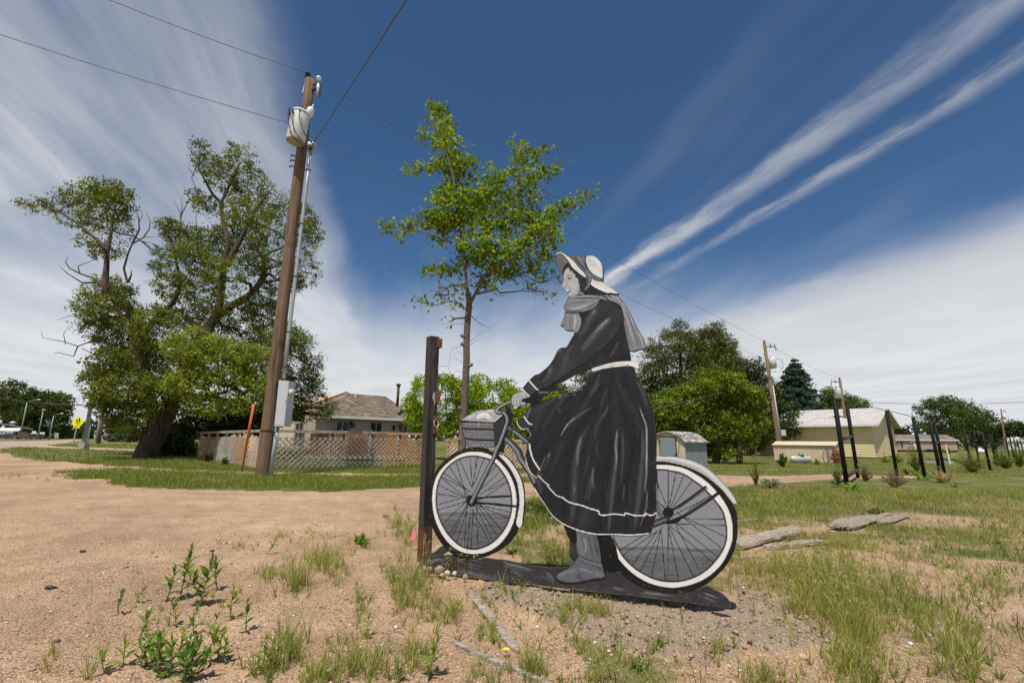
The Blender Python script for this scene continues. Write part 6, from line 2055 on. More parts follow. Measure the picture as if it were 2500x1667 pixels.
zs = up(fh(xat(850), OV, 0), 1028).z - gC.z
zw = up(fh(xat(917), OV, 0), 1030).z - gC.z
zwb = up(fh(xat(917), OV, 0), 1058.5).z - gC.z
zd = up(fh(xat(981), OV, 0), 1033).z - gC.z
xs0, xs1, xw0, xw1, xd0, xd1 = xat(797), xat(850), xat(902), xat(932), xat(968), xat(995)
xs0 = max(xs0, OV + .3)
holes = [(xs0, xs1, .1, zs), (xw0, xw1, zwb, zw), (xd0, xd1, .05, zd)]
siding(fh, wl, OV, xE - OV, OV, 0, hz - .05, .22, MAT['siding_taupe'], -1, 'x', None, holes)
window(fh, house, xs0, xs1, OV, .1, zs, 1, -1, MAT['siding_taupe'], MAT['curtain'], name='sliding_door')
window(fh, house, xw0, xw1, OV, zwb, zw, 1, -1, MAT['siding_taupe'])
dr = fh.box(MB(), xd0 + .1, xd1 - .1, OV - .03, OV - .002, .05, zd - .06).obj('door', MAT['door_brown'], house)
mb = MB()
fh.box(mb, xd0, xd0 + .1, OV - .05, OV, .05, zd)
fh.box(mb, xd1 - .1, xd1, OV - .05, OV, .05, zd)
fh.box(mb, xd0 + .1, xd1 - .1, OV - .05, OV, zd - .06, zd)
mb.obj('frame', MAT['siding_taupe'], dr)
MB().ball(fh(xd0 + .2, OV - .06, 1.0), .035).obj('handle', MAT['galv'], dr)
mb = MB()
for k in range(6):
 fh.box(mb, (xd0 + xd1) / 2 + .02, (xd0 + xd1) / 2 + .09, OV - .042, OV - .031, .75 + k * .21, .86 + k * .21)
mb.obj('glass_strip', MAT['glass_clear'], dr)
xl = xat(963)
MB().ball(fh(xat(960), OV - .12, zd - .35), .1, 8, 6, (1, 1, 2.0)).obj('wall_lamp', MAT['dark_metal'], house)
MB().ball(fh(xat(855), OV - .12, zs - .15), .1, 8, 6, (1, 1, 1.8)).obj('wall_lamp', MAT['dark_metal'], house)
# windows of the left face
y0, y1 = yat(741), yat(722)
siding(fh, wl, OV, 2 * dh - OV, OV, 0, hz - .05, .22, MAT['siding_taupe'], -1, 'y', None, [(y0, y1, .3, zw)])
window(fh, house, y0, y1, OV, .3, zw, 1, -1, MAT['siding_taupe'], None, 'y')
# hanging flag with red and white stripes
fx = xat(857)
hx0, hx1 = fx - .16, fx + .17
zt, zb = up(fh(fx, OV - .2, 0), 1034).z - gC.z, up(fh(fx, OV - .2, 0), 1060).z - gC.z
flag = thing('hanging_flag', 'limp striped flag with a blue field hanging beside the glass door of the house', 'flag', tuple(fh(fx, OV - .2, zt)))
MAT['flag_red'] = plain('flag_red', (0.45, 0.06, 0.07), 0.8, 0.1, 4, bs=0)
MAT['flag_white'] = plain('flag_white', (0.68, 0.62, 0.60), 0.8, 0.05, 4, bs=0)
MAT['flag_blue'] = plain('flag_blue', (0.03, 0.04, 0.11), 0.8, 0.1, 4, bs=0)
for k in range(7):
 a, b_ = hx0 + (hx1 - hx0) * k / 7, hx0 + (hx1 - hx0) * (k + 1) / 7
 mb = MB()
 w0 = .03 * math.sin(k * 1.9)
 w1 = .03 * math.sin((k + 1) * 1.9)
 mb.prism([fh(a, OV - .2 + w0, zb), fh(b_, OV - .2 + w1, zb), fh(b_, OV - .2 + w1, zt - .28), fh(a, OV - .2 + w0, zt - .28)], DIR_A * .006)
 mb.obj('stripe', MAT['flag_red'] if k % 2 == 0 else MAT['flag_white'], flag)
fh.box(MB(), hx0, hx1, OV - .22, OV - .19, zt - .28, zt).obj('blue_field', MAT['flag_blue'], flag)
MB().bar(fh(fx, OV, zt + .05), fh(fx, OV - .35, zt + .12), .03, .03).obj('flagpole', MAT['galv'], flag)

# peach roof of the building behind
pq = W(846, 955.5, 47)
pqg = Vector((pq.x, pq.y, float(gz(pq.x, pq.y))))
t = thing('outbuilding', 'long building with a plain peach metal roof behind the brown hip roof', 'building', tuple(pqg))
fp = Frame(pqg, DIR_B, DIR_A)
zr = pq.z - pqg.z
mb = MB()
mb.add([fp(0, 0, zr), fp(0, 24, zr), fp(-5, 24, zr - 2.2), fp(-5, 0, zr - 2.2), fp(5, 0, zr - 2.2), fp(5, 24, zr - 2.2)], [(0, 1, 2, 3), (1, 0, 4, 5)])
mb.obj('roof', MAT['peach'], t)
fp.box(MB(), -4.7, 4.7, .2, 23.8, -.3, zr - 2.25).obj('wall', MAT['cream'], t)
mb = MB()
mb.add([fp(-5, .05, zr - 2.25), fp(5, .05, zr - 2.25), fp(0, .05, zr - .02)], [(0, 1, 2)])
mb.obj('gable', MAT['peach'], t)

# deck screen of brown boards behind the fence
dk = W(752, 1124, 21.5)
dk.z = float(gz(dk.x, dk.y))
deck = thing('deck_screen', 'brown board screen of the deck with dark lantern posts behind the lattice', 'deck', tuple(dk))
dd = Vector((1, .05, 0)).normalized()
LD = along(dk, dd, 992)
zt = up(dk, 1059).z - dk.z
nb = 34
for i in range(nb):
 x = LD * (i + .5) / nb
 MB().box(dk + dd * x + UP * (.12 + (zt - .1) / 2) + Vector((0, random.uniform(-.01, .01), 0)), (LD / nb - .012, .022, zt - .1), (dd, Vector((-dd.y, dd.x, 0)), UP)).obj('deck_board', MAT['deck_wood'], deck)
for px in (803, 830, 902, 969):
 p = dk + dd * along(dk, dd, px) - Vector((0, .08, 0))
 MB().box(p + UP * (zt / 2 + .05), (.10, .10, zt + .1)).obj('post', MAT['grey_wood'], deck)
 MB().tube([p + UP * (zt + .10), p + UP * (zt + .13), p + UP * (zt + .24)], [.13, .12, .02], 8).obj('lantern_cap', MAT['dark_metal'], deck)
MB().box(dk + dd * (LD / 2) + UP * (.1), (LD, 1.6, .12), (dd, Vector((-dd.y, dd.x, 0)), UP)).obj('floor', MAT['grey_wood'], deck)

# --- the small garden shed
sA = on_ground(1677, 1143)
fs = Frame(sA, DIR_B, DIR_A)              # x: along the side wall away to the right; y: along the front to the left
shed = thing('garden_shed', 'small cream and grey garden shed with a rounded shingle roof and grey door', 'shed', tuple(sA))
hw = up(sA, 1077).z - sA.z
lx = along(sA, DIR_B, 1729)
# front width: mirror of the corner about the ridge at column 1632
wy = 0
for i in range(1, 300):
 if proj(sA + DIR_A * i * .02 + UP * hw)[0] < 1588:
  wy = i * .02
  break
mid_ = sA + DIR_A * (wy / 2)
hp = up(mid_, 1053.5).z - sA.z
print('shed', hw, lx, wy, hp)
prof = [(-.10, hw - .05), (.02, hw + .02), (wy * .16, hw + (hp - hw) * .55), (wy * .33, hw + (hp - hw) * .88), (wy * .5, hp), (wy * .67, hw + (hp - hw) * .88), (wy * .84, hw + (hp - hw) * .55), (wy - .02, hw + .02), (wy + .10, hw - .05)]
mb = MB()
ou = [fs(-.10, y, z + .03) for y, z in prof]
inn = [fs(-.10, y, z - .01) for y, z in reversed(prof)]
mb.prism(ou + inn, DIR_B * (lx + .2))
mb.obj('roof', MAT['shingle_shed'], shed)
wp = [(0, -.1), (0, hw)] + [(y, z - .012) for y, z in prof[2:7]] + [(wy, hw), (wy, -.1)]
MB().prism([fs(0, y, z) for y, z in wp], DIR_B * .04).obj('front_wall', MAT['shed_cream'], shed)
fs.box(MB(), .04, lx, 0, .04, -.1, hw).obj('side_wall', MAT['shed_grey'], shed)
fs.box(MB(), .04, lx, wy - .04, wy, -.1, hw).obj('side_wall', MAT['shed_grey'], shed)
MB().prism([fs(lx, y, z) for y, z in wp], DIR_B * -.04).obj('back_wall', MAT['shed_cream'], shed)

def ysh(px, z=.8):
 for i in range(1, 400):
  if proj(fs(0, i * .01, z))[0] < px:
   return i * .01
 return wy

d0, d1 = ysh(1651), ysh(1612.5)
dz = up(fs(0, (d0 + d1) / 2, 0), 1067).z - sA.z
dr = fs.box(MB(), -.03, -.002, d0, d1, .03, dz).obj('door', MAT['shed_door'], shed)
mb = MB()
fs.box(mb, -.035, -.001, d0 - .03, d0, .03, dz + .03)
fs.box(mb, -.035, -.001, d1, d1 + .03, .03, dz + .03)
fs.box(mb, -.035, -.001, d0, d1, dz, dz + .03)
mb.obj('door_frame', MAT['dark_metal'], shed)
for z in (dz * .86, dz * .25):
 MB().prism([fs(-.036, d1 + .06, z + .03), fs(-.036, d1 - .14, z), fs(-.036, d1 + .06, z - .03)], DIR_B * .005).obj('hinge', MAT['dark_metal'], dr)
fs.box(MB(), -.05, -.03, d0 - .04, d0 + .05, dz * .42, dz * .42 + .04).box(fs(-.045, d0 + .02, dz * .42 + .02), (.02, .02, .12), (DIR_B, DIR_A, UP)).obj('latch', MAT['dark_metal'], dr)
MAT['rust_trim'] = plain('rusty_trim', (0.25, 0.15, 0.11), 0.8, 0.2, 6)
fs.box(MB(), -.012, .0, -.014, .012, -.05, hw).obj('corner_trim', MAT['rust_trim'], shed)

# --- the yellow house
yC = on_ground(2139, 1120)
fy = Frame(yC, DIR_A, DIR_B)              # x: along the long wall, away to the left; y: along the gable, away to the right
yh = thing('yellow_house', 'pale yellow clapboard house with a plain grey shingle roof', 'house', tuple(yC))
hy = up(yC, 1035).z - yC.z
Lx = along(yC, DIR_A, 1858)
Ly = along(yC, DIR_B, 2192)
mY = yC + DIR_B * (Ly / 2)
hpk = up(mY, 999).z - yC.z
print('yellow', hy, Lx, Ly, hpk)
fy.box(MB(), .01, Lx, .01, Ly, 0.15, hy).prism([fy(.012, .0, hy - .01), fy(.012, Ly, hy - .01), fy(.012, Ly / 2, hpk)], DIR_A * (Lx - .02)).obj('wall', MAT['siding_yellow'], yh)
ywall = yh.children[0]
fy.box(MB(), .03, Lx, .03, Ly, -.3, .15).obj('foundation', MAT['concrete'], yh)
siding(fy, ywall, 0, Lx, 0, .15, hy, .235, MAT['siding_yellow'], -1, 'x')

def gab(z):
 if z < hy:
  return (0, Ly)
 k = (z - hy) / max(hpk - hy, .1)
 return (Ly / 2 * k, Ly - Ly / 2 * k)

siding(fy, ywall, 0, Ly, 0, .15, hpk - .12, .235, MAT['siding_yellow'], -1, 'y', gab)
ov = .62
sl = (hpk - hy) / (Ly / 2)
mb = MB()
zr0 = hy - sl * ov + .08
e1, rg_, e2 = (-ov, zr0), (Ly / 2, hpk + .10), (Ly + ov, zr0)
for a, b_ in ((e1, rg_), (rg_, e2)):
 mb.prism([fy(-ov, a[0], a[1]), fy(-ov, b_[0], b_[1]), fy(-ov, b_[0], b_[1] + .06), fy(-ov, a[0], a[1] + .06)], DIR_A * (Lx + 2 * ov))
yr = mb.obj('roof', MAT['shingle_grey'], yh)
mb = MB()
for a, b_ in ((e1, rg_), (rg_, e2)):
 mb.prism([fy(-ov - .03, a[0], a[1] - .12), fy(-ov - .03, b_[0], b_[1] - .12), fy(-ov - .03, b_[0], b_[1] + .065), fy(-ov - .03, a[0], a[1] + .065)], DIR_A * .026)
fy.box(mb, -ov, Lx + ov, -ov - .028, -ov - .002, zr0 - .12, zr0 + .05)
mb.obj('fascia', MAT['trim_white'], yr)
mb = MB()
fy.box(mb, -ov + .03, Lx + ov, -ov + .02, 0, zr0 - .06, zr0 - .02)
mb.obj('soffit', MAT['siding_yellow'], yr)

# --- ribbed cream metal shed, propane tank and wheel in front of it
mA = on_ground(2044, 1130)
mshed = thing('metal_shed', 'low ribbed cream metal shed in front of the yellow house', 'shed', tuple(mA))
fm = Frame(mA, DIR_A, DIR_B)
Lm = along(mA, DIR_A, 1893)
Wm = 1.6
hm = up(mA, 1087).z - mA.z
hr_ = hm + .2
fm.box(MB(), 0, Lm, 0, Wm, -.1, hm).prism([fm(0, 0, hm), fm(0, Wm, hm), fm(0, Wm / 2, hr_)], DIR_A * Lm).obj('wall', MAT['cream'], mshed)
nrib = 16
for i in range(nrib + 1):
 fm.box(MB(), Lm * i / nrib - .02, Lm * i / nrib + .02, -.03, -.001, -.05, hm - .02).obj('rib', MAT['cream'], mshed)
mb = MB()
for a, b_ in (((-.1, hm - .02), (Wm / 2, hr_ + .02)), ((Wm / 2, hr_ + .02), (Wm + .1, hm - .02))):
 mb.prism([fm(-.08, a[0], a[1]), fm(-.08, b_[0], b_[1]), fm(-.08, b_[0], b_[1] + .03), fm(-.08, a[0], a[1] + .03)], DIR_A * (Lm + .16))
mb.obj('roof', MAT['cream'], mshed)

tA = on_ground(1956, 1131)
tank = thing('propane_tank', 'silver grey propane tank lying in front of the cream metal shed', 'tank', tuple(tA))
wT = (W(1984, 1120, tA.y) - W(1929, 1120, tA.y)).length
rT2 = (up(tA, 1112.5) - up(tA, 1129)).length / 2
ctr = up(tA, 1120.5)
dT = Vector((1, .12, 0)).normalized()
MAT['tank_paint'] = plain('tank_paint', (0.50, 0.50, 0.49), 0.4, 0.08, 3, dirt=(0.36, 0.34, 0.31), dirt_amt=0.4, metal=0.2)
pts = [ctr + dT * (wT / 2 * k) for k in (-1, -.97, -.9, -.8, .8, .9, .97, 1)]
MB().tube(pts, [rT2 * k for k in (.1, .5, .82, 1, 1, .82, .5, .1)], 16).obj('vessel', MAT['tank_paint'], tank, True)
MAT['green_cap'] = plain('green_cap', (0.13, 0.24, 0.19), 0.5)
MB().tube([ctr + UP * rT2 * .9 + dT * .05, ctr + UP * (rT2 + .12) + dT * .05, ctr + UP * (rT2 + .17) + dT * .05], [.17, .17, .1], 12).obj('valve_cover', MAT['green_cap'], tank, True)
for k in (-.5, .5):
 MB().box(ctr + dT * (wT / 2 * k) - UP * rT2 * .95, (.12, rT2 * 1.2, rT2 * .6)).obj('foot', MAT['concrete'], tank)

wc = W(2030, 1117, on_ground(2030, 1133).y)
wheel = thing('wagon_wheel', 'thin iron wagon wheel leaning in front of the yellow house', 'wheel', tuple(wc))
rw = .52
MB().tube([wc + Vector((math.cos(a) * rw, .05 * math.sin(a), math.sin(a) * rw)) for a in [2 * math.pi * i / 28 for i in range(29)]], .022, 6, False).obj('rim', MAT['rust'], wheel)
MB().ball(wc, .08).obj('hub', MAT['rust'], wheel)
for i in range(10):
 a = 2 * math.pi * i / 10
 MB().tube([wc, wc + Vector((math.cos(a) * rw, .05 * math.sin(a), math.sin(a) * rw))], .012, 5).obj('spoke', MAT['rust'], wheel)
bb = on_ground(2050, 1131)
t = thing('rusty_barrel', 'dark rusty barrel standing against the yellow house', 'barrel', tuple(bb))
MB().tube([bb, bb + UP * .28, bb + UP * .56, bb + UP * .85], [.32, .34, .34, .32], 14).obj('body', MAT['rust'], t, True)
MB().tube([bb + UP * .28, bb + UP * .30], .352, 14).tube([bb + UP * .56, bb + UP * .58], .352, 14).obj('hoop', MAT['dark_metal'], t)
for px, p0, p1, lb in ((1986, 1124, 1099, 'short grey wooden post beside the propane tank'), (2025, 1132, 1097, 'taller grey wooden post beside the wagon wheel')):
 q = on_ground(px, p0)
 o = MB().bar(q - UP * .1, up(q, p1), .10, .10).obj('wooden_post', MAT['grey_wood'], None, False, tuple(q))
 tag(o, lb, 'post')
# raised bed timber
qa, qb = on_ground(2196, 1128), on_ground(2330, 1132)
o = MB().bar(qa + UP * .1, qb + UP * .1, .2, .2).obj('timber_edging', MAT['grey_wood'], None, False, tuple(qa))
tag(o, 'long dark timber edging of the garden bed right of the yellow house', 'timber')

# --- mobile home
hA = on_ground(2340, 1104)
mob = thing('mobile_home', 'long tan mobile home with a low brown roof beyond the black posts', 'mobile home', tuple(hA))
dM = Vector((-1, .06, 0)).normalized()
nM = Vector((.06, 1, 0)).normalized()
fM = Frame(hA, dM, nM)
LM = along(hA, dM, 2170)
hM = up(hA, 1074.5).z - hA.z
hMr = up(hA, 1061).z - hA.z
print('mobile', LM, hM, hMr, hA)
fM.box(MB(), 0, LM, 0, 4.5, .35, hM).obj('wall', MAT['siding_tan'], mob)
mwall = mob.children[0]
siding(fM, mwall, 0, LM, 0, .4, hM, .33, MAT['siding_tan'], -1, 'x')
fM.box(MB(), .05, LM - .05, .05, 4.4, -.3, .35).obj('skirting', MAT['dark_metal'], mob)
mb = MB()
mb.prism([fM(-.3, -.3, hM), fM(-.3, 2.2, hMr), fM(-.3, 4.8, hM)], dM * (LM + .6))
mr = mb.obj('roof', MAT['shingle_tan'], mob)
fM.box(MB(), -.3, LM + .3, -.34, -.30, hM - .12, hM + .06).obj('gutter', MAT['trim_white'], mr)

def xm(px):
 return along(hA, dM, px)

for px in (2204, 2224, 2248, 2302, 2315, 2322):
 q = fM(xm(px), .9, hM + (hMr - hM) * .5)
 MB().box(q + UP * .12, (.28, .28, .26)).obj('roof_vent', MAT['galv'], mr)
window(fM, mob, xm(2200.5), xm(2189), 0, hM * .40, hM * .90, 0, -1)
fM.box(MB(), xm(2206.5), xm(2201.5), -.06, -.03, hM * .38, hM * .9).obj('shutter', plain('navy_shutter', (0.04, 0.045, 0.09), 0.6), mob)
fM.box(MB(), xm(2238), xm(2233), -.06, -.03, .4, hM * .95).obj('door', MAT['trim_white'], mob)
fM.box(MB(), xm(2272), xm(2263), -1.1, -.05, 0, .55).obj('steps', MAT['dark_metal'], mob)
MB().ball(fM(xm(2227), -.1, hM * .82), .16, 8, 5).obj('wall_lamp', MAT['trim_white'], mob)

# clothes line post, mail box post
cb_ = on_ground(2320, 1133)
t = thing('clothesline_post', 'white T-shaped clothesline post in the yard behind the black posts', 'clothesline post', tuple(cb_))
ctp = W(2308, 1084, cb_.y)
MB().tube([cb_ - UP * .1, ctp], .045, 8).obj('shaft', MAT['white_paint'], t)
MB().tube([ctp + Vector((-.5, 0, 0)), ctp + Vector((.5, 0, 0))], .035, 8).obj('arm', MAT['rust'], t)
# white gas bottle group at the back right
q = on_ground(2397, 1106)
t = thing('white_tank', 'small white gas tank with a rounded dome among the weeds on the right', 'tank', tuple(q))
rr_ = (W(2404, 1098, q.y) - W(2387, 1098, q.y)).length / 2
MB().tube([q + UP * rr_ * .5 + Vector((-rr_, 0, 0)), q + UP * rr_ * .5 + Vector((-rr_ * .8, 0, 0)), q + UP * rr_ * .5 + Vector((rr_ * .8, 0, 0)), q + UP * rr_ * .5 + Vector((rr_, 0, 0))], [rr_ * .3, rr_ * .6, rr_ * .6, rr_ * .3], 12).obj('vessel', MAT['white_paint'], t, True)
MB().ball(q + UP * rr_ * 1.2 - Vector((rr_ * .2, 0, 0)), rr_ * .42, 10, 6).obj('dome', MAT['white_paint'], t, True)
# far right house
q = on_ground(2500, 1098)
t = thing('house', 'distant white house with a grey roof at the right edge', 'house', tuple(q))
f9 = Frame(q, Vector((-1, .05, 0)).normalized(), Vector((.05, 1, 0)).normalized())
L9 = along(q, f9.ex, 2464)
z1_, z2_ = up(q, 1077).z - q.z, up(q, 1056).z - q.z
f9.box(MB(), -6, L9, 0, 6, -.3, z1_).obj('wall', MAT['trim_white'], t)
mb = MB()
mb.prism([f9(-6.3, -.4, z1_), f9(-6.3, 3, z2_), f9(-6.3, 6.4, z1_)], f9.ex * (L9 + 6.6))
mb.obj('roof', MAT['shingle_grey'], t)
window(f9, t, 1.2, 2.6, 0, z1_ * .35, z1_ * .8, 1, -1)

# ------------------------------------------------------------------ the row of black posts with a wire along the top
MAT['black_pipe'] = plain('black_pipe', (0.008, 0.0082, 0.009), 0.6, 0.5, 10, dirt=(0.02, 0.018, 0.017), dirt_amt=0.4, spec=0.15)

def pipe_frame(specs, label, rungs=(), grp='black pipe posts along the waste ground'):
 """posts given as (bottom px, bottom py, top px, top py); rungs join the first two"""
 t = None
 tops = []
 for bpx, bpy, tpx, tpy in specs:
  b = on_ground(bpx, bpy)
  tp_ = W(tpx, tpy, b.y)
  tops.append((b, tp_))
 b0 = tops[0][0]
 t = thing('pipe_post', label, 'post', tuple(b0), grp)
 for b, tp_ in tops:
  r = .058
  MB().tube([b - UP * .3, b.lerp(tp_, .5), tp_], r, 12).obj('shaft', MAT['black_pipe'], t, True)
  MB().tube([tp_, tp_ + UP * .10], .012, 6).obj('spike', MAT['rust'], t)
 for f in rungs:
  p, q = tops[0][0].lerp(tops[0][1], f), tops[1][0].lerp(tops[1][1], f)
  MB().tube([p, p.lerp(q, .5) - UP * .015, q], .045, 10).obj('rung', MAT['dark_metal'], t, True)
 return [x[1] for x in tops]

wt_ = []
wt_ += pipe_frame([(2068, 1186, 2037, 973), (2095, 1166, 2066, 979)], 'nearest pair of black pipe posts joined by two rungs', (.10, .53))
wt_ += pipe_frame([(2190, 1160, 2164, 1003)], 'single black pipe post in front of the gable of the yellow house')
wt_ += pipe_frame([(2258, 1165, 2229, 1018)], 'single black pipe post in front of the tan mobile home')
wt_ += pipe_frame([(2297, 1162, 2270, 1028), (2306, 1154, 2281, 1030)], 'close pair of black pipe posts with a rung beside the dry straw', (.6,))
pts = [wt_[0], wt_[1], wt_[2], wt_[3], wt_[4], wt_[5]]
o = MB().tube([p + UP * .02 for p in pts], .014, 6).obj('top_rope', MAT['pipe_brown'], None, False, tuple(pts[0]))
tag(o, 'rusty cable strung along the tops of the near black posts', 'cable')
w2 = pipe_frame([(2371, 1134, 2353, 1049)], 'black pipe post behind the round green bush')
w2 += pipe_frame([(2390, 1128, 2377, 1053)], 'black pipe post left of the white gas tank')
w2 += pipe_frame([(2418, 1148, 2398, 1058)], 'black pipe post right of the white gas tank')
w2 += pipe_frame([(2434, 1136, 2415, 1062)], 'left pipe post of the close pair by the spruce sapling')
w2 += pipe_frame([(2441, 1134, 2421, 1064)], 'right pipe post of the close pair by the spruce sapling')
o = MB().tube([p + UP * .02 for p in w2], .012, 6).obj('top_rope', MAT['wire'], None, False, tuple(w2[0]))
tag(o, 'rusty cable strung along the second group of black posts', 'cable')
w3 = []
for i, (bx_, by_, tx_, ty_) in enumerate(((2466, 1122, 2454, 1067), (2476, 1122, 2466, 1070), (2485, 1120, 2475, 1072), (2494, 1120, 2483, 1074), (2503, 1120, 2491, 1076))):
 w3 += pipe_frame([(bx_, by_, tx_, ty_)], '%s of the five small black pipe posts at the right edge' % ('leftmost', 'second from the left', 'middle one', 'fourth from the left', 'rightmost')[i])
o = MB().tube([p + UP * .02 for p in w3], .012, 6).obj('top_rope', MAT['wire'], None, False, tuple(w3[0]))
tag(o, 'rusty cable strung along the farthest black posts', 'cable')

# ------------------------------------------------------------------ far left: street with lamps, signs, cars
def street_lamp(bp, tp, arm, label, r=.11, base=False):
 b = on_ground(*bp)
 tpt = W(tp[0], tp[1], b.y)
 t = thing('street_lamp', label, 'street lamp', tuple(b), 'grey street lamps along the highway')
 z0 = 0
 if base:
  hb = up(b, 1080.5).z - b.z
  MB().prism([b + Vector((x, y, -.1)) for x, y in ((-.2, -.2), (.2, -.2), (.2, .2), (-.2, .2))], Vector((0, 0, hb + .1))).obj('concrete_base', MAT['concrete'], t)
  z0 = hb
  MB().box(b + UP * (hb + .02), (.26, .26, .04)).obj('base_plate', MAT['lamp_steel'], t)
 MB().tube([b + UP * z0, b.lerp(tpt, .5), tpt], [r * 1.25, r, r * .7], 12).obj('pole', MAT['lamp_steel'], t, True)
 if arm:
  a = W(arm[0], arm[1], b.y)
  MB().tube([tpt, tpt.lerp(a, .45) + UP * (a - tpt).length * .10, a], r * .45, 8).obj('arm', MAT['lamp_steel'], t, True)
  L = (a - tpt).length
  MB().ball(a + (a - tpt).normalized() * .25, .3, 10, 6, (1.3, .6, .35)).obj('lamp_head', MAT['white_paint'], t, True)
 return t

street_lamp((203, 1096), (262, 760), None, 'tall grey street lamp on a concrete block left of the elm', .095, True)
# crown of the near lamp is lost in the elm: give it its arm anyway
street_lamp((47, 1072.5), (66, 983), (92, 976), 'street lamp with a curved arm in front of the brown building', .11)
street_lamp((91, 1072.5), (105, 1005), (105.5, 1003), 'street lamp seen end on right of the parked suv', .10)
street_lamp((119, 1073), (131, 1015), (148, 1010), 'farther street lamp with its arm to the right', .10)
street_lamp((236, 1081.5), (246, 1000), None, 'thin grey street lamp beside the green highway sign', .10)
lb = on_ground(241, 1082.5)
tp_ = W(254, 985, lb.y)
t = thing('utility_pole', 'brown wooden utility pole behind the near street lamp', 'utility pole', tuple(lb), 'distant utility poles')
MB().tube([lb - UP * .3, tp_], [.17, .12], 10).obj('shaft', MAT['pole_wood'], t, True)
MB().bar(tp_ + Vector((-.9, .2, -.4)), tp_ + Vector((.9, -.2, -.4)), .10, .12).obj('crossarm', MAT['pole_wood'], t)
q = on_ground(212, 1087)
t = thing('marker_post', 'thin pole with a dark tip right of the concrete lamp base', 'post', tuple(q))
MB().tube([q, W(222, 1037, q.y)], .05, 8).obj('shaft', MAT['lamp_steel'], t)
MB().tube([W(222, 1037, q.y), W(224, 1022, q.y)], .05, 8).obj('tip', MAT['dark_metal'], t)
power_line(W(-40, 965, 120), W(250, 991, lb.y), .4, 'level wire crossing the sky above the school sign', .03)

# school crossing sign
sb = on_ground(178, 1085)
YS = sb.y
school = thing('school_sign', 'yellow school crossing sign with two walking figures and an arrow plate', 'road sign', tuple(sb))
MAT['sign_yellow'] = plain('sign_yellow', (0.80, 0.78, 0.005), 0.4, 0.03, 2, bs=0)
MAT['sign_black'] = plain('sign_black', (0.01, 0.01, 0.01), 0.5, 0.1, 2, bs=0)
MB().bar(sb - UP * .2, W(192.5, 1020, YS), .07, .05, Vector((1, 0, 0))).obj('post', MAT['galv'], school)

def z_(x, y):                                     # pixels of the zoomed view -> photograph
 return (150 + x * .08503, 980 + y * .08503)

def plate(name, pts, mat, yo, root, th=.015):
 return MB().prism([W(*z_(*p), YS + yo) for p in pts], Vector((0, th, 0))).obj(name, mat, root)

sp_ = plate('sign_plate', [(298, 650), (325, 525), (505, 412), (632, 545), (612, 655)], MAT['sign_yellow'], -.06, school)
for dx, dy, sc in ((0, 0, 1.0), (-72, 22, .88)):
 def F_(*pts):
  return [(518 + dx + x * sc, 545 + dy + y * sc) for x, y in pts]
 plate('figure', F_((-12, -78), (-4, -86), (8, -84), (12, -74), (6, -62), (-8, -64)), MAT['sign_black'], -.068, sp_, .004)
 plate('figure', F_((-16, -58), (10, -60), (24, -40), (22, 5), (-6, 12), (-20, -8), (-40, 5), (-44, 0), (-24, -30)), MAT['sign_black'], -.0685, sp_, .004)
 plate('figure', F_((-8, 8), (22, 2), (14, 36), (26, 76), (14, 78), (0, 40), (-30, 78), (-42, 74), (-18, 36)), MAT['sign_black'], -.069, sp_, .004)
ar = plate('arrow_plate', [(338, 757), (355, 662), (538, 668), (522, 762)], MAT['sign_yellow'], -.06, school)
plate('arrow', [(385, 740), (402, 702), (412, 716), (482, 680), (488, 694), (420, 728), (428, 740)], MAT['sign_black'], -.068, ar, .004)

# green highway sign
gb_ = on_ground(233, 1079.5)
YG = gb_.y
gs = thing('highway_sign', 'green highway direction sign on two posts behind the thin street lamp', 'road sign', tuple(gb_))
MAT['sign_green'] = plain('sign_green', (0.005, 0.16, 0.10), 0.4, 0.05, 2, bs=0)

def gplate(name, x0, y0, x1, y1, mat, yo, root):
 return MB().prism([W(x0, y1, YG + yo), W(x1, y1, YG + yo), W(x1 + .8, y0, YG + yo), W(x0 + .8, y0, YG + yo)], Vector((0, .03, 0))).obj(name, mat, root)

g1 = gplate('sign_plate', 228.5, 1050.5, 241, 1065, MAT['sign_green'], -.1, gs)
for x0, x1, y0, y1 in ((230, 232.4, 1061.5, 1063.4), (233, 235, 1061.5, 1063.4), (236, 239, 1061.8, 1063), (231, 237, 1052, 1053)):
 gplate('legend', x0, y0, x1, y1, MAT['white_paint'], -.115, g1)
gplate('lower_plate', 229, 1066, 240, 1068, MAT['white_paint'], -.1, gs)
for px in (231, 239):
 q = on_ground(px - 1, 1079.5)
 MB().bar(Vector((q.x, YG, q.z)), W(px, 1052, YG), .1, .1).obj('post', MAT['galv'], gs)
bq = on_ground(246, 1080)
t = thing('blue_sign', 'small blue and white roadside sign on a post right of the green sign', 'road sign', tuple(bq))
MAT['sign_blue'] = plain('sign_blue', (0.03, 0.05, 0.30), 0.4, 0.05, 2, bs=0)
MB().bar(bq, W(247.5, 1058, bq.y), .08, .08).obj('post', MAT['galv'], t)
MB().prism([W(245, 1065, bq.y - .1), W(249.5, 1065, bq.y - .1), W(250, 1059.5, bq.y - .1), W(245.5, 1059.5, bq.y - .1)], Vector((0, .03, 0))).obj('sign_plate', MAT['sign_blue'], t)
MB().prism([W(245, 1068, bq.y - .1), W(249.5, 1068, bq.y - .1), W(249.7, 1065.5, bq.y - .1), W(245.2, 1065.5, bq.y - .1)], Vector((0, .03, 0))).obj('lower_plate', MAT['white_paint'], t)

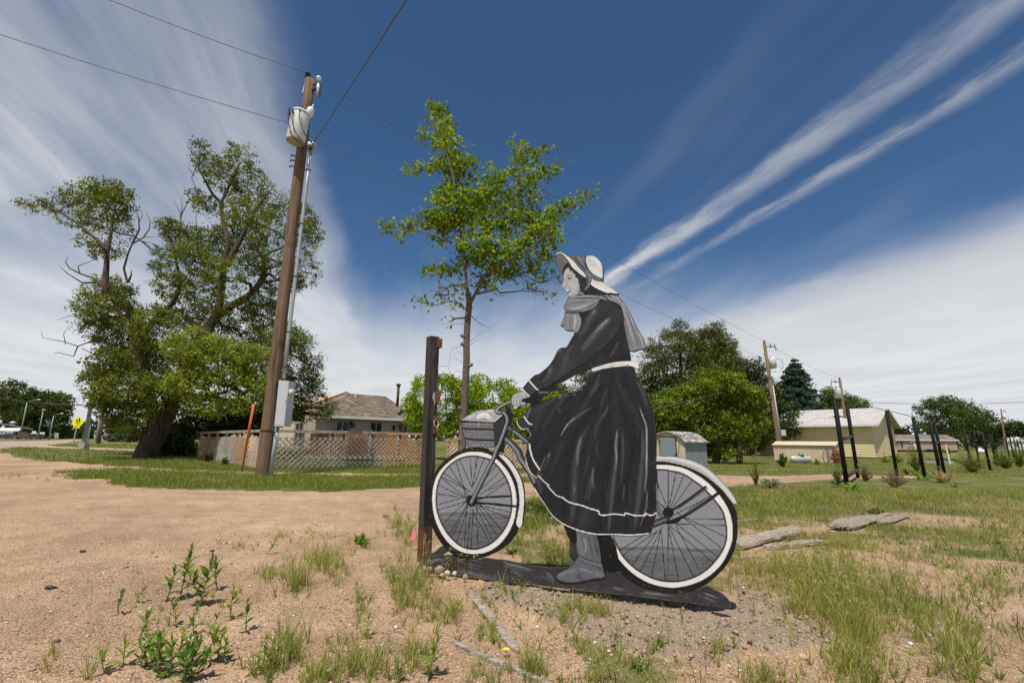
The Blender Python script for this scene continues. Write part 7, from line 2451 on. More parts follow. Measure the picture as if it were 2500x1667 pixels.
# brown building across the street
YB = 120.0
bb0 = W(-30, 1072, YB)
bb0.z = float(gz(bb0.x, YB))
shop = thing('shop_building', 'low brown building with a pale sloping roof edge and a white awning', 'building', tuple(bb0))
MAT['shop_brown'] = plain('shop_brown', (0.115, 0.075, 0.052), 0.8, 0.1, .4)
MAT['shop_red'] = plain('shop_gable_red', (0.085, 0.04, 0.032), 0.8, 0.1, .4)
MAT['shop_tan'] = plain('shop_tan_base', (0.33, 0.25, 0.14), 0.8, 0.1, .4)

def SB(x, y, yo=0.0):
 return W(x, y, YB + yo)

MB().prism([SB(-60, 1072), SB(76, 1073), SB(76, 1049), SB(0, 1034), SB(-60, 1040)], Vector((-8.5, 8, 0))).obj('wall', MAT['shop_brown'], shop)
MB().prism([SB(-60, 1046, -.06), SB(52, 1046, -.06), SB(54, 1043.5, -.06), SB(0, 1034, -.06), SB(-60, 1040, -.06)], Vector((0, .05, 0))).obj('gable', MAT['shop_red'], shop)
MB().prism([SB(-62, 1040.5, -.5), SB(-1, 1032.4, -.5), SB(80, 1046.5, -.5), SB(80, 1048, -.5), SB(-1, 1034.2, -.5), SB(-62, 1042.5, -.5)], Vector((-9, 8.5, 0))).obj('roof', MAT['galv'], shop)
MB().prism([SB(-60, 1044.8, -2.2), SB(51, 1046, -2.2), SB(45, 1051.6, -4.0), SB(-60, 1051, -4.0)], Vector((0, .15, .15))).obj('awning', MAT['white_paint'], shop)
MB().prism([SB(0, 1072.4, -.2), SB(40, 1072.6, -.2), SB(40, 1064.8, -.2), SB(0, 1064.4, -.2)], Vector((0, .15, 0))).obj('lower_wall', MAT['shop_tan'], shop)
for x0, x1, m_ in ((15, 23.5, MAT['glass_clear']), (24.3, 32, MAT['glass_clear']), (33, 40, MAT['glass'])):
 f_ = MB().prism([SB(x0, 1058, -.3), SB(x1, 1058, -.3), SB(x1, 1051.6, -.3), SB(x0, 1051.6, -.3)], Vector((0, .2, 0))).obj('window', m_, shop)
 MB().prism([SB(x0, 1054.3, -.35), SB(x1, 1054.3, -.35), SB(x1, 1054.8, -.35), SB(x0, 1054.8, -.35)], Vector((0, .03, 0))).obj('sash', MAT['galv'], f_)
MB().prism([SB(65.5, 1057, -.1), SB(71, 1057.2, -.1), SB(71, 1050, -.1), SB(65.5, 1049.6, -.1)], Vector((0, .08, 0))).obj('dark_opening', MAT['door_brown'], shop)
MB().prism([SB(-20, 1060, -4.2), SB(11, 1060, -4.2), SB(12.5, 1050.5, -4.2), SB(-20, 1050, -4.2)], Vector((0, .1, 0))).obj('sign_board', MAT['white_paint'], shop)
sgb = shop.children[-1]
for x0, y0, x1, y1, m_ in ((1, 1051, 5, 1052.6, 'flag_red'), (6, 1051.2, 9.5, 1052.6, 'flag_red'), (-10, 1059, 10, 1060, 'flag_red'), (-10, 1054, 2, 1054.7, 'sign_blue'), (3, 1054.2, 10, 1054.9, 'sign_blue'), (-8, 1056.2, 1, 1057, 'sign_blue'), (3, 1056.2, 8, 1057, 'sign_blue')):
 MB().prism([SB(x0, y1, -4.26), SB(x1, y1, -4.26), SB(x1, y0, -4.26), SB(x0, y0, -4.26)], Vector((0, .03, 0))).obj('lettering', MAT[m_], sgb)
q = SB(31, 1036, 2)
MB().tube([q - UP * .4, q + UP * .4], .45, 10).tube([q + UP * .4, q + UP * .5, q + UP * .9], [.8, .8, .2], 12).obj('roof_vent', MAT['galv'], shop, True)
q = SB(8, 1042, -1.5)
MB().ball(q, .35, 8, 5).obj('light_fixture', MAT['white_paint'], shop)
MB().tube([SB(1.5, 1032, 1), SB(2, 1025, 1)], .3, 8).obj('roof_vent', MAT['white_paint'], shop)

def car(label, name, px0, px1, pybot, pytop, prof, roofprof, colr, YC, face=1):
 """a parked car seen from the side; prof / roofprof are outlines in unit length and height"""
 a = W(px0, pybot, YC)
 L = (W(px1, pybot, YC) - a).length
 H = (W(px0, pytop, YC) - a).length
 a.z = float(gz(a.x, YC))
 t = thing(name, label, 'car', tuple(a), 'cars parked in front of the brown building')
 paint_ = plain(name + '_paint', colr, 0.3, 0.05, 2, bs=0, spec=0.6)
 Wd = 1.75

 def Pc(x, z, y=0.0):
  return a + Vector((x * L, y, z * H))
 bd_ = MB().prism([Pc(x, z) for x, z in prof], Vector((0, Wd, 0))).obj('body', paint_, t)
 MB().prism([Pc(x, z, .12) for x, z in roofprof], Vector((0, Wd - .24, 0))).obj('cabin', paint_, t)
 # side glass
 xs_ = sorted(p[0] for p in roofprof)
 x0, x1 = xs_[0], xs_[-1]
 zb_, zt_ = min(p[1] for p in roofprof), max(p[1] for p in roofprof)
 n = 3 if zt_ - zb_ > .4 and x1 - x0 > .5 else 2
 gx0, gx1 = x0 + (x1 - x0) * .14, x1 - (x1 - x0) * .08
 for i in range(n):
  u0, u1 = gx0 + (gx1 - gx0) * (i + .06) / n, gx0 + (gx1 - gx0) * (i + .94) / n
  sh0 = .05 if i == 0 else 0
  MB().prism([Pc(u0, zb_ + .03, .11), Pc(u1, zb_ + .03, .11), Pc(u1 - (.03 if i == n - 1 else 0), zt_ - .06, .11), Pc(u0 + sh0, zt_ - .06, .11)], Vector((0, .02, 0))).obj('side_window', MAT['glass'], t)
 for x in (.19, .80):
  c = Pc(x, .20, .02)
  r = H * .20
  wh = MB().tube([c - Vector((0, .03, 0)), c + Vector((0, .2, 0))], r, 16).obj('wheel', MAT['dark_metal'], t)
  MB().tube([c - Vector((0, .05, 0)), c - Vector((0, .03, 0))], r * .62, 12).obj('hubcap', MAT['galv'], wh)
  MB().tube([c + Vector((0, Wd - .2, 0)), c + Vector((0, Wd + .03, 0))], r, 16).obj('wheel', MAT['dark_metal'], t)
 MB().box(Pc(.01 if face < 0 else .99, .48, Wd * .2), (.12, .3, .16)).obj('headlight', MAT['glass_clear'], t)
 MB().box(Pc(.5, .20, -.01), (L * .9, .03, H * .06)).obj('trim', MAT['dark_metal'], t)
 return t

car('grey brown suv parked by the street lamps', 'parked_suv', 50, 89, 1074.5, 1061.8, [(0, .2), (.0, .5), (.08, .6), (.25, .62), (.98, .62), (1, .5), (1, .2)], [(.22, .6), (.36, .98), (.45, 1.0), (.92, 1.0), (.99, .6)], (0.085, 0.07, 0.065), 112, -1)
car('dark teal sedan parked at the left edge', 'parked_car', -14, 33, 1073.5, 1061.5, [(0, .2), (0, .52), (.2, .6), (.7, .60), (.96, .48), (1, .34), (1, .2)], [(.12, .58), (.25, .95), (.5, 1.0), (.62, .92), (.8, .58)], (0.012, 0.04, 0.055), 108, 1)
for x0, y0, x1, y1, lb, YQ in ((75, 1057, 93, 1063.5, 'wide white sign board right of the brown building', 116), (97, 1054.5, 108.5, 1061, 'small white notice board on thin legs beside the lamp', 118), (132.5, 1056.5, 142.5, 1069, 'grey boarded panel in front of the dark trees', 118), (120.5, 1057.5, 124, 1062, 'tiny white plate on the farther lamp', 116), (78, 1052, 87.5, 1057, 'pale grey board above the wide white sign', 117.5)):
 q = W((x0 + x1) / 2, 1073, YQ)
 q.z = float(gz(q.x, YQ))
 t = thing('sign_board', lb, 'sign', tuple(q))
 MB().prism([W(x0, y1, YQ), W(x1, y1, YQ), W(x1 + .5, y0, YQ), W(x0 + .5, y0, YQ)], Vector((0, .08, 0))).obj('panel', MAT['white_paint'] if x0 != 132.5 else MAT['galv'], t)
 for u in (.2, .8):
  pt = W(x0 + (x1 - x0) * u, y1, YQ + .04)
  MB().bar(Vector((pt.x, pt.y, q.z)), pt, .1, .1).obj('leg', MAT['galv'], t)
 if x0 == 75:
  MB().prism([W(80, 1061, YQ - .05), W(84, 1061, YQ - .05), W(84, 1058.5, YQ - .05), W(80, 1058.5, YQ - .05)], Vector((0, .03, 0))).obj('lettering', MAT['dark_metal'], t)
  MB().prism([W(87.5, 1061, YQ - .05), W(90, 1061, YQ - .05), W(90, 1058.5, YQ - .05), W(87.5, 1058.5, YQ - .05)], Vector((0, .03, 0))).obj('lettering', MAT['dark_metal'], t)
# small pale porch building far down the street
q = W(262, 1078, 95)
q.z = float(gz(q.x, 95))
t = thing('porch_house', 'tiny house with a white porch post behind the blue sign', 'house', tuple(q))
MB().prism([W(252, 1078, 95), W(284, 1078, 95), W(284, 1066, 95), W(252, 1066, 95)], Vector((0, 8, 0))).obj('wall', MAT['siding_tan'], t)
MB().prism([W(249, 1066, 94), W(287, 1066, 94), W(280, 1060, 97), W(254, 1060, 97)], Vector((0, .4, .3))).obj('roof', MAT['shingle_tan'], t)
for px in (251, 260):
 MB().bar(W(px, 1078, 93.8), W(px, 1066, 93.8), .3, .3).obj('porch_post', MAT['white_paint'], t)
# ------------------------------------------------------------------ trees and bushes
def leaf_cards(c, size, col, up_bias=0.25, asp=0.55, dirs=None):
 """leaf-sized rhombi at points c"""
 n = len(c)
 a = RNG.normal(0, 1, (n, 3))
 if dirs is not None:
  a = dirs + a * 0.45
 a[:, 2] -= 0.25
 a /= np.linalg.norm(a, axis=1)[:, None] + 1e-9
 nn = RNG.normal(0, 1, (n, 3))
 nn[:, 2] = np.abs(nn[:, 2]) + up_bias
 b = np.cross(a, nn)
 b /= np.linalg.norm(b, axis=1)[:, None] + 1e-9
 s = size * RNG.uniform(0.65, 1.25, n)
 s = s[:, None]
 fold = np.cross(a, b) * s * 0.10
 V = np.stack([c - a * s * .5, c + b * s * asp * .5 + fold, c + a * s * .5, c - b * s * asp * .5 + fold], 1).reshape(-1, 3)
 k = (np.arange(n) * 4)[:, None]
 T = np.concatenate([k + np.array([[0, 1, 2]]), k + np.array([[0, 2, 3]])])
 return V, T, np.repeat(col, 4, 0)

def tube_arrays(paths, n=6):
 mb = MB()
 for pts, rad in paths:
  mb.tube(pts, rad, n, False)
 return mb

def curve(p, q, n=5, sag=0.0, jit=0.0, up_=0.0):
 p, q = Vector(p), Vector(q)
 L = (q - p).length
 out = []
 for i in range(n + 1):
  u = i / n
  r = p.lerp(q, u) + UP * (L * up_ * 4 * u * (1 - u) * (1 - u) - L * sag * 4 * u * (1 - u))
  if 0 < i < n and jit:
   r += Vector((random.gauss(0, jit * L), random.gauss(0, jit * L), random.gauss(0, jit * L * .6)))
  out.append(r)
 return out

def tree(name, label, cat, Y, trunks, clumps, n_leaf, lsize, cols, group=None, bark='bark', leafmat='leaf', spread=0.55, twig_leaf=14, asp=.55, bare=(), base=None, ysc=0.9, shell=0.45, sticks=1.0,
   off_y=None, up_bias=.25, dirmode=None, leaf_objs=0, tw=1.0, holes=0.33):
 """a crown described by clumps (px, py, rx, ry[, depth offset]) around limbs (pixel polylines with radii)"""
 first = trunks[0][0][0]
 if base is None:
  base = W(first[0], first[1], Y)
 root = thing(name, label, cat, tuple(base), group)
 limbs = []
 for pts, r0, r1 in trunks:
  P = []
  m = len(pts)
  for i, p in enumerate(pts):
   P.append(W(p[0], p[1], Y + (p[2] if len(p) > 2 else 0.0)))
  Q = []
  for i in range(m - 1):
   p0, p1, p2, p3 = P[max(i - 1, 0)], P[i], P[i + 1], P[min(i + 2, m - 1)]
   for j in range(4):
    u = j / 4
    Q.append(0.5 * ((2 * p1) + (p2 - p0) * u + (2 * p0 - 5 * p1 + 4 * p2 - p3) * u * u + (3 * p1 - p0 - 3 * p2 + p3) * u ** 3))
  Q.append(P[-1])
  rad = [r0 + (r1 - r0) * (i / (len(Q) - 1)) ** .8 for i in range(len(Q))]
  limbs.append((Q, rad))
 nodes = [(q, r) for Q, R in limbs for q, r in zip(Q, R)]
 area = np.array([c[2] * c[3] for c in clumps], float)
 share = area / area.sum()
 widths = max(c[0] + c[2] for c in clumps) - min(c[0] - c[2] for c in clumps)
 D0 = widths * Y / F * .5 * ysc
 branches = []
 LC, LCOL, LDIR = [], [], []
 for (cl, sh) in zip(clumps, share):
  px, py, rx, ry = cl[:4]
  dz_ = cl[4] if len(cl) > 4 else random.uniform(-1, 1) * D0 * .55
  C = W(px, py, Y + dz_)
  s = depth(C) / F
  R = np.array((rx * s, (rx + ry) / 2 * s * .9, ry * s))
  ntw = max(3, int(n_leaf * sh / twig_leaf))
  d = RNG.normal(0, 1, (ntw, 3))
  d /= np.linalg.norm(d, axis=1)[:, None]
  rad = RNG.uniform(shell ** 3, 1, ntw) ** (1 / 3)
  tw_p = np.array(C) + d * rad[:, None] * R
  # limb to the clump
  cand = [(n_ - C).length + (6 if n_.z > C.z + R[2] else 0) for n_, r_ in nodes]
  j = int(np.argmin(cand))
  nb, nr = nodes[j]
  r0 = min(nr * .75, .045 * (nb - C).length ** .7 * tw + .012)
  br = curve(nb, C, 5, 0, .06, .10)
  branches.append((br, [r0 + (r0 * .3 - r0) * i / 5 for i in range(6)]))
  ns = int(min(ntw, 3 + 9 * sticks))
  for q in tw_p[:ns]:
   st_ = br[random.choice((3, 4, 5))]
   branches.append((curve(st_, q, 3, 0, .07, .05), [r0 * .32, r0 * .22, r0 * .14, r0 * .08]))
  bright = RNG.uniform(.72, 1.30, (ntw, 1)) * (cl[5] if len(cl) > 5 else random.uniform(.8, 1.2))
  hue = RNG.uniform(0, 1, (ntw, 1))
  cc = (np.array(cols[0]) * (1 - hue) + np.array(cols[1]) * hue) * bright
  if len(cols) > 2:
   k = RNG.uniform(0, 1, ntw) < cols[3]
   cc[k] = np.array(cols[2]) * RNG.uniform(.8, 1.2, (k.sum(), 1))
  k = max(2, int(round(n_leaf * sh / ntw)))
  rt = spread * np.array(R).mean() / max(ntw, 1) ** (1 / 3) * 1.2
  rt = max(rt, lsize * .8)
  g = RNG.normal(0, 1, (ntw, k, 3)) * rt * np.array((1, 1, .7))
  LC.append((tw_p[:, None, :] + g).reshape(-1, 3))
  LCOL.append(np.repeat(cc, k, 0) * RNG.uniform(.85, 1.15, (ntw * k, 1)))
  if dirmode == 'out':
   LDIR.append(np.repeat(d, k, 0))
 for pts, r0 in bare:
  P = [W(p[0], p[1], Y + (p[2] if len(p) > 2 else 0)) for p in pts]
  branches.append((P, [r0 * (1 - .8 * i / (len(P) - 1)) for i in range(len(P))]))
 if limbs:
  tag(tube_arrays(limbs[:1], 12).obj('trunk', MAT[bark], root, True))
  for Q, Rr in limbs[1:]:
   MB().tube(Q, Rr, 9).obj('limb', MAT[bark], root, True)
 if branches:
  tag(tube_arrays(branches, 5).obj('branches', MAT[bark], root, True), kind='stuff')
 c = np.concatenate(LC)
 col = np.concatenate(LCOL)
 dirs = np.concatenate(LDIR) if LDIR else None
 # ragged gaps through the crown
 if holes and leafmat == 'leaf':
  hs = lsize * (8 if not leaf_objs else 5)
  u_ = fbm(c[:, 0] / hs + c[:, 1] * .4 / hs + 50, c[:, 2] / hs + 50, 71, 2)
  kp = (u_ > holes) | (RNG.uniform(0, 1, len(c)) < .22)
  c, col = c[kp], col[kp]
  dirs = dirs[kp] if dirs is not None else None
 if leaf_objs:
  # the leaves that show largest are pieces of their own
  dist = np.linalg.norm(c - np.array((0, 0, CAM_H)), axis=1)
  order = np.argsort(dist)
  near, rest = order[:leaf_objs], order[leaf_objs:]
  variants = []
  for v in range(8):
   V, T, Cc = leaf_cards(np.zeros((1, 3)), lsize, (np.array(cols[0]) * (1 - v / 7) + np.array(cols[1]) * (v / 7))[None] * (0.85 + .06 * v))
   o = np_mesh('leaf', V + np.array(WLOC[root.name]), T, MAT[leafmat], root, Cc)
   variants.append(o)
  for i, k in enumerate(near):
   if i < 8:
    o = variants[i]
   else:
    o = variants[i % 8].copy()
    COL.objects.link(o)
    o.parent = root
   o.location = Vector(c[k]) - WLOC[root.name]
   o.rotation_euler = (random.uniform(-.6, .6), random.uniform(-.6, .6), random.uniform(0, 6.28))
  c, col = c[rest], col[rest]
  dirs = None
 V, T, Cc = leaf_cards(c, lsize, col, up_bias, asp, dirs)
 o = np_mesh('crown', V, T, MAT[leafmat], root, Cc)
 if leaf_objs:
  o['kind'] = 'stuff'
 return root

GREEN_ELM = ((0.065, 0.095, 0.010), (0.20, 0.22, 0.034))
GREEN_BRIGHT = ((0.16, 0.26, 0.006), (0.36, 0.44, 0.016))
GREEN_SAP = ((0.085, 0.165, 0.012), (0.30, 0.38, 0.02))
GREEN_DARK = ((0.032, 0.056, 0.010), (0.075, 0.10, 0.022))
GREEN_PINE = ((0.055, 0.075, 0.014), (0.165, 0.17, 0.036))
GREEN_MID = ((0.065, 0.115, 0.014), (0.15, 0.20, 0.030))

# the old elm
eb = on_ground(365, 1117)
YE = eb.y
elm_trunks = [([(352, 1122), (362, 1095), (385, 1050), (408, 1005), (425, 970), (450, 915), (478, 850)], .46, .30),
    ([(478, 850), (518, 782), (560, 750), (607, 722), (634, 690), (644, 660), (638, 625), (600, 590)], .25, .05),
    ([(430, 960), (470, 880), (505, 815), (532, 755), (542, 700), (548, 640), (556, 590), (540, 510), (552, 470), (585, 400)], .26, .04),
    ([(545, 500), (520, 475), (500, 440), (480, 400)], .09, .03), ([(552, 650), (585, 590), (620, 520), (655, 470)], .16, .04),
    ([(385, 1050), (365, 980), (350, 900), (338, 830), (318, 760), (285, 735), (258, 705), (260, 650), (262, 620), (272, 560), (280, 500)], .33, .04),
    ([(262, 640), (250, 600), (225, 575), (180, 540), (120, 505)], .10, .03), ([(338, 830), (370, 790), (420, 740), (440, 690), (430, 640)], .2, .05)]
elm_clumps = [(95, 503, 50, 20), (150, 495, 45, 30), (200, 480, 50, 38), (255, 468, 55, 35), (290, 500, 35, 55), (285, 560, 38, 45), (235, 545, 50, 45), (175, 530, 40, 28), (260, 610, 40, 30), (215, 590, 28, 18),
    (255, 715, 55, 45), (300, 715, 40, 30), (225, 755, 50, 40), (290, 770, 60, 50), (380, 800, 60, 60), (235, 810, 40, 30), (310, 830, 70, 50), (200, 795, 25, 18),
    (488, 372, 22, 32), (510, 400, 35, 35), (585, 382, 32, 40), (560, 430, 60, 45), (615, 450, 50, 50), (650, 500, 55, 50), (695, 500, 40, 40), (735, 535, 38, 45), (760, 570, 28, 40), (740, 610, 30, 30), (600, 520, 60, 50), (500, 500, 32, 24), (475, 480, 28, 18),
    (415, 555, 35, 26), (450, 580, 50, 35), (400, 615, 30, 20), (390, 650, 30, 16), (470, 630, 55, 45), (520, 590, 50, 45), (590, 590, 60, 50), (660, 575, 55, 50), (620, 640, 60, 40), (690, 640, 40, 40), (745, 665, 35, 40), (720, 690, 35, 28), (545, 670, 55, 45),
    (480, 700, 60, 45), (420, 690, 45, 40), (660, 700, 40, 26), (580, 745, 60, 45), (510, 775, 70, 50), (440, 760, 60, 50), (640, 770, 55, 35), (590, 820, 60, 40), (660, 740, 35, 22),
    (470, 850, 70, 55, -2.2, 1.75), (540, 870, 80, 50, -2.2, 1.75), (610, 880, 60, 45, -2.2, 1.75), (400, 870, 75, 60), (330, 880, 75, 55), (270, 890, 55, 45), (245, 930, 45, 40), (310, 950, 70, 50), (390, 945, 70, 50), (470, 935, 75, 50, -2.2, 1.75), (560, 940, 75, 48, -2.2, 1.75), (630, 950, 50, 45, -2.2, 1.75),
    (290, 1000, 48, 45), (350, 1000, 40, 30), (520, 985, 60, 35, -2.2, 1.75), (600, 985, 50, 30, -2.2, 1.75), (240, 975, 30, 25), (225, 915, 25, 15), (450, 985, 40, 25), (320, 1050, 35, 30, -.5)]
elm_bare = [([(257, 705), (230, 680), (195, 668), (170, 655), (160, 640), (165, 628)], .055), ([(230, 690), (200, 690), (165, 668), (147, 652)], .05), ([(195, 668), (190, 650), (215, 640), (238, 632)], .03),
   ([(311, 690), (302, 655), (312, 620), (322, 596), (350, 580), (364, 560), (367, 540), (356, 518)], .055), ([(322, 596), (340, 560), (338, 530), (330, 515)], .05), ([(350, 580), (385, 578)], .02), ([(338, 545), (348, 525), (345, 510)], .02), ([(312, 690), (320, 672), (321, 660)], .06),
   ([(240, 800), (200, 778), (170, 770), (140, 782)], .03), ([(230, 830), (190, 845), (160, 835), (105, 825), (100, 810)], .03), ([(190, 845), (180, 870), (140, 860), (130, 865)], .03), ([(200, 850), (230, 865), (225, 880)], .02), ([(160, 840), (155, 815), (175, 785)], .02),
   ([(443, 560), (440, 520), (425, 490)], .03), ([(440, 530), (455, 500), (462, 490)], .03), ([(441, 540), (445, 500), (440, 482)], .025), ([(480, 560), (478, 530), (485, 510)], .02), ([(475, 430), (460, 410), (465, 395)], .02),
   ([(640, 660), (680, 650), (700, 645)], .04), ([(700, 700), (725, 705), (742, 725)], .03), ([(643, 690), (680, 685), (692, 676)], .05), ([(560, 1000), (580, 1030), (590, 1060)], .02), ([(540, 990), (555, 1030), (552, 1060)], .02)]
tree('elm_tree', 'huge old spreading elm with a leaning trunk and dead twigs left of the utility pole', 'tree', YE, elm_trunks, elm_clumps, 130000, .115, GREEN_ELM, None, 'bark', 'leaf', .42, 14, .5, elm_bare, eb, .75, .3, .8)
tree('elm_tree', 'smaller elm behind the utility pole with its branches over the house roof', 'tree', YE + 8.5, [([(640, 1125), (640, 1030), (660, 940), (690, 880), (715, 830)], .3, .06), ([(660, 960), (640, 900), (620, 850)], .14, .04)],
  [(690, 805, 45, 25), (640, 820, 45, 25), (725, 835, 45, 35), (680, 860, 60, 40), (755, 890, 35, 40), (720, 915, 60, 45), (660, 930, 60, 45), (770, 940, 26, 30), (740, 970, 50, 35), (700, 985, 45, 30), (785, 985, 32, 26), (800, 1000, 28, 20), (620, 880, 45, 45), (760, 1010, 40, 18), (782, 1012, 26, 20), (745, 1022, 34, 14), (705, 1015, 34, 14), (640, 985, 40, 30), (690, 835, 70, 30)],
  24000, .14, GREEN_ELM, None, 'bark', 'leaf', .6, 14, .5, (), None, .7, .3, .6)

# shade shrubs under the elm
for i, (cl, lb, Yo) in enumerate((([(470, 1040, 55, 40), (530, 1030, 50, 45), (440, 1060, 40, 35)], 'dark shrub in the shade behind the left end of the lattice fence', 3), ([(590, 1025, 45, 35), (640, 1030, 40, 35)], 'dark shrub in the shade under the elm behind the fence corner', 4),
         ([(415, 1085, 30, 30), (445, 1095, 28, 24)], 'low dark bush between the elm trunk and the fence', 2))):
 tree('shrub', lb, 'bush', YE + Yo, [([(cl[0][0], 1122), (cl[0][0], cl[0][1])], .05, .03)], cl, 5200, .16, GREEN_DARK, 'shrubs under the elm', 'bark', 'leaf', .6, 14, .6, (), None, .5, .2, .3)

# the sapling behind the basket
YS_ = 5.0
sb_ = Vector((W(1128, 1200, YS_).x, YS_, 0.0))
sap_tr = [([(1126, 1262), (1127, 1150), (1129, 1060), (1133, 1000), (1136, 940), (1139, 880), (1139, 840), (1141, 790), (1145, 748), (1143, 715)], .046, .034),
   ([(1143, 725), (1135, 650), (1130, 610), (1122, 545), (1114, 480), (1105, 430), (1090, 375), (1075, 320), (1064, 285), (1056, 262)], .021, .003),
   ([(1146, 745), (1165, 708), (1192, 660), (1218, 610), (1240, 555, -.1), (1258, 480, -.2), (1268, 400, -.2), (1278, 352, -.2)], .021, .003),
   ([(1192, 660), (1240, 635, -.3), (1300, 602, -.4), (1340, 560, -.5), (1385, 510, -.5), (1440, 475, -.5)], .012, .003),
   ([(1131, 605), (1085, 585, -.2), (1038, 568, -.3), (985, 562, -.4), (936, 546, -.5)], .010, .003), ([(1145, 765), (1112, 735, -.1), (1060, 745, -.2), (1016, 735, -.3)], .009, .003),
   ([(1225, 590), (1270, 540, -.2), (1310, 480, -.3), (1345, 415, -.3)], .009, .003), ([(1130, 660), (1165, 600, .3), (1190, 540, .5), (1205, 470, .5)], .010, .003)]
sap_cl = [(1058, 262, 18, 20), (1070, 285, 26, 26), (1085, 315, 30, 28), (1078, 345, 24, 24), (1100, 365, 34, 28), (1035, 330, 14, 16), (1105, 395, 38, 28), (1060, 408, 38, 16), (1010, 415, 24, 12), (1125, 425, 46, 32), (1150, 395, 24, 14), (1160, 440, 20, 20), (1120, 465, 52, 32), (1085, 480, 38, 30), (1140, 500, 52, 34),
   (1050, 535, 40, 20), (1000, 553, 30, 14), (955, 553, 22, 14), (985, 578, 8, 18), (1090, 530, 48, 30), (1110, 570, 55, 32), (1180, 480, 34, 30), (1215, 440, 34, 30), (1195, 430, 16, 14), (1250, 440, 36, 30), (1270, 400, 26, 26), (1258, 360, 10, 18), (1295, 375, 26, 18), (1325, 362, 16, 8), (1295, 420, 34, 26), (1340, 420, 30, 16), (1368, 405, 14, 10),
   (1230, 485, 48, 34), (1290, 470, 42, 30), (1385, 503, 26, 14), (1415, 482, 18, 14), (1440, 470, 12, 10), (1360, 520, 20, 22), (1330, 535, 36, 26), (1280, 525, 48, 32), (1220, 540, 50, 34), (1170, 545, 44, 34), (1160, 595, 50, 30), (1230, 590, 58, 34), (1300, 575, 44, 30), (1350, 580, 22, 20), (1330, 620, 28, 20), (1270, 630, 50, 24), (1200, 640, 50, 26),
   (1140, 635, 36, 22), (1095, 660, 34, 16), (1060, 660, 26, 14), (1245, 668, 40, 18), (1310, 655, 28, 20), (1345, 680, 16, 14), (1340, 715, 14, 10), (1298, 700, 8, 22), (1180, 690, 34, 18), (1210, 700, 16, 14), (1110, 705, 30, 18), (1075, 722, 34, 18), (1040, 738, 24, 14), (1018, 735, 12, 10), (1110, 745, 24, 20), (1098, 785, 12, 14), (1330, 560, 30, 24), (1075, 590, 26, 14)]
sap_bare = [([(1145, 790), (1100, 790), (1062, 796)], .003), ([(1146, 768), (1172, 790), (1190, 800), (1218, 788)], .004), ([(1146, 835), (1175, 812), (1200, 806)], .003), ([(1146, 843), (1165, 830), (1185, 826)], .003), ([(1133, 840), (1110, 850), (1101, 855), (1098, 880), (1096, 905)], .003), ([(1135, 870), (1118, 858), (1105, 862)], .0025),
   ([(1135, 890), (1110, 872), (1099, 880)], .0025), ([(1134, 910), (1115, 905), (1100, 918)], .0025), ([(1072, 894), (1092, 893), (1105, 920), (1112, 935)], .0025), ([(1160, 780), (1180, 760)], .002), ([(1190, 800), (1198, 812)], .002)]
tree('sapling', 'slender young tree with bright green leaves behind the bicycle basket', 'tree', YS_, sap_tr, sap_cl, 11500, .060, GREEN_SAP, None, 'bark_young', 'leaf', .75, 7, .58, sap_bare, sb_, .55, .25, .9, None, .35, None, 300, .2)
# sawn stubs on its trunk
sap = bpy.data.objects['sapling']
for px, py, dx in ((1132, 822, -.03), (1132, 842, -.03), (1146, 893, .035), (1126, 998, -.03), (1124, 1075, -.03)):
 c = W(px, py, YS_ - .02)
 MB().tube([c, c + Vector((dx, -.02, .015))], [.022, .018], 8).obj('branch_stub', MAT['dead_wood'], sap)

# bright row of bushes in front of the house
for cl, lb, Y in (([(1010, 985, 26, 30), (1035, 940, 30, 25), (1045, 985, 40, 45), (1020, 1030, 30, 30)], 'bright green bush right of the brown roof behind the black post', 24),
     ([(1085, 935, 35, 25), (1110, 960, 45, 40), (1085, 1000, 40, 40), (1130, 1010, 35, 40), (1100, 1045, 40, 25)], 'bright green bush behind the sapling trunk', 23),
     ([(1170, 940, 30, 28), (1165, 980, 40, 40), (1190, 1020, 45, 40), (1150, 1040, 30, 28)], 'bright green bush behind the basket lid', 24),
     ([(1230, 950, 35, 25), (1250, 985, 45, 35), (1235, 1030, 45, 40), (1285, 1010, 40, 45), (1270, 1060, 40, 22)], 'bright green bush behind the handlebar', 23),
     ([(1310, 960, 30, 28), (1345, 985, 35, 35), (1330, 1030, 40, 40), (1380, 1010, 35, 40)], 'bright green bush behind the far sleeve', 25)):
 tree('bush', lb, 'bush', Y, [([(cl[0][0] + 10, 1100), (cl[0][0] + 8, 1040), cl[0][:2]], .07, .02)], cl, 9000, .13, GREEN_BRIGHT, 'bright bushes in front of the house', 'bark', 'leaf', .6, 12, .55, (), None, .6, .35, .5, holes=.28)
tree('cedar', 'dark cedar showing between the arm and the skirt of the cutout', 'tree', 40, [([(1400, 1080), (1405, 960)], .2, .05)], [(1345, 965, 30, 22), (1370, 950, 28, 28), (1425, 940, 30, 35), (1440, 915, 22, 30), (1400, 990, 40, 40)], 5000, .25, GREEN_PINE, None, 'bark', 'needle', .5, 14, .35, (), None, .5, .3, .4)

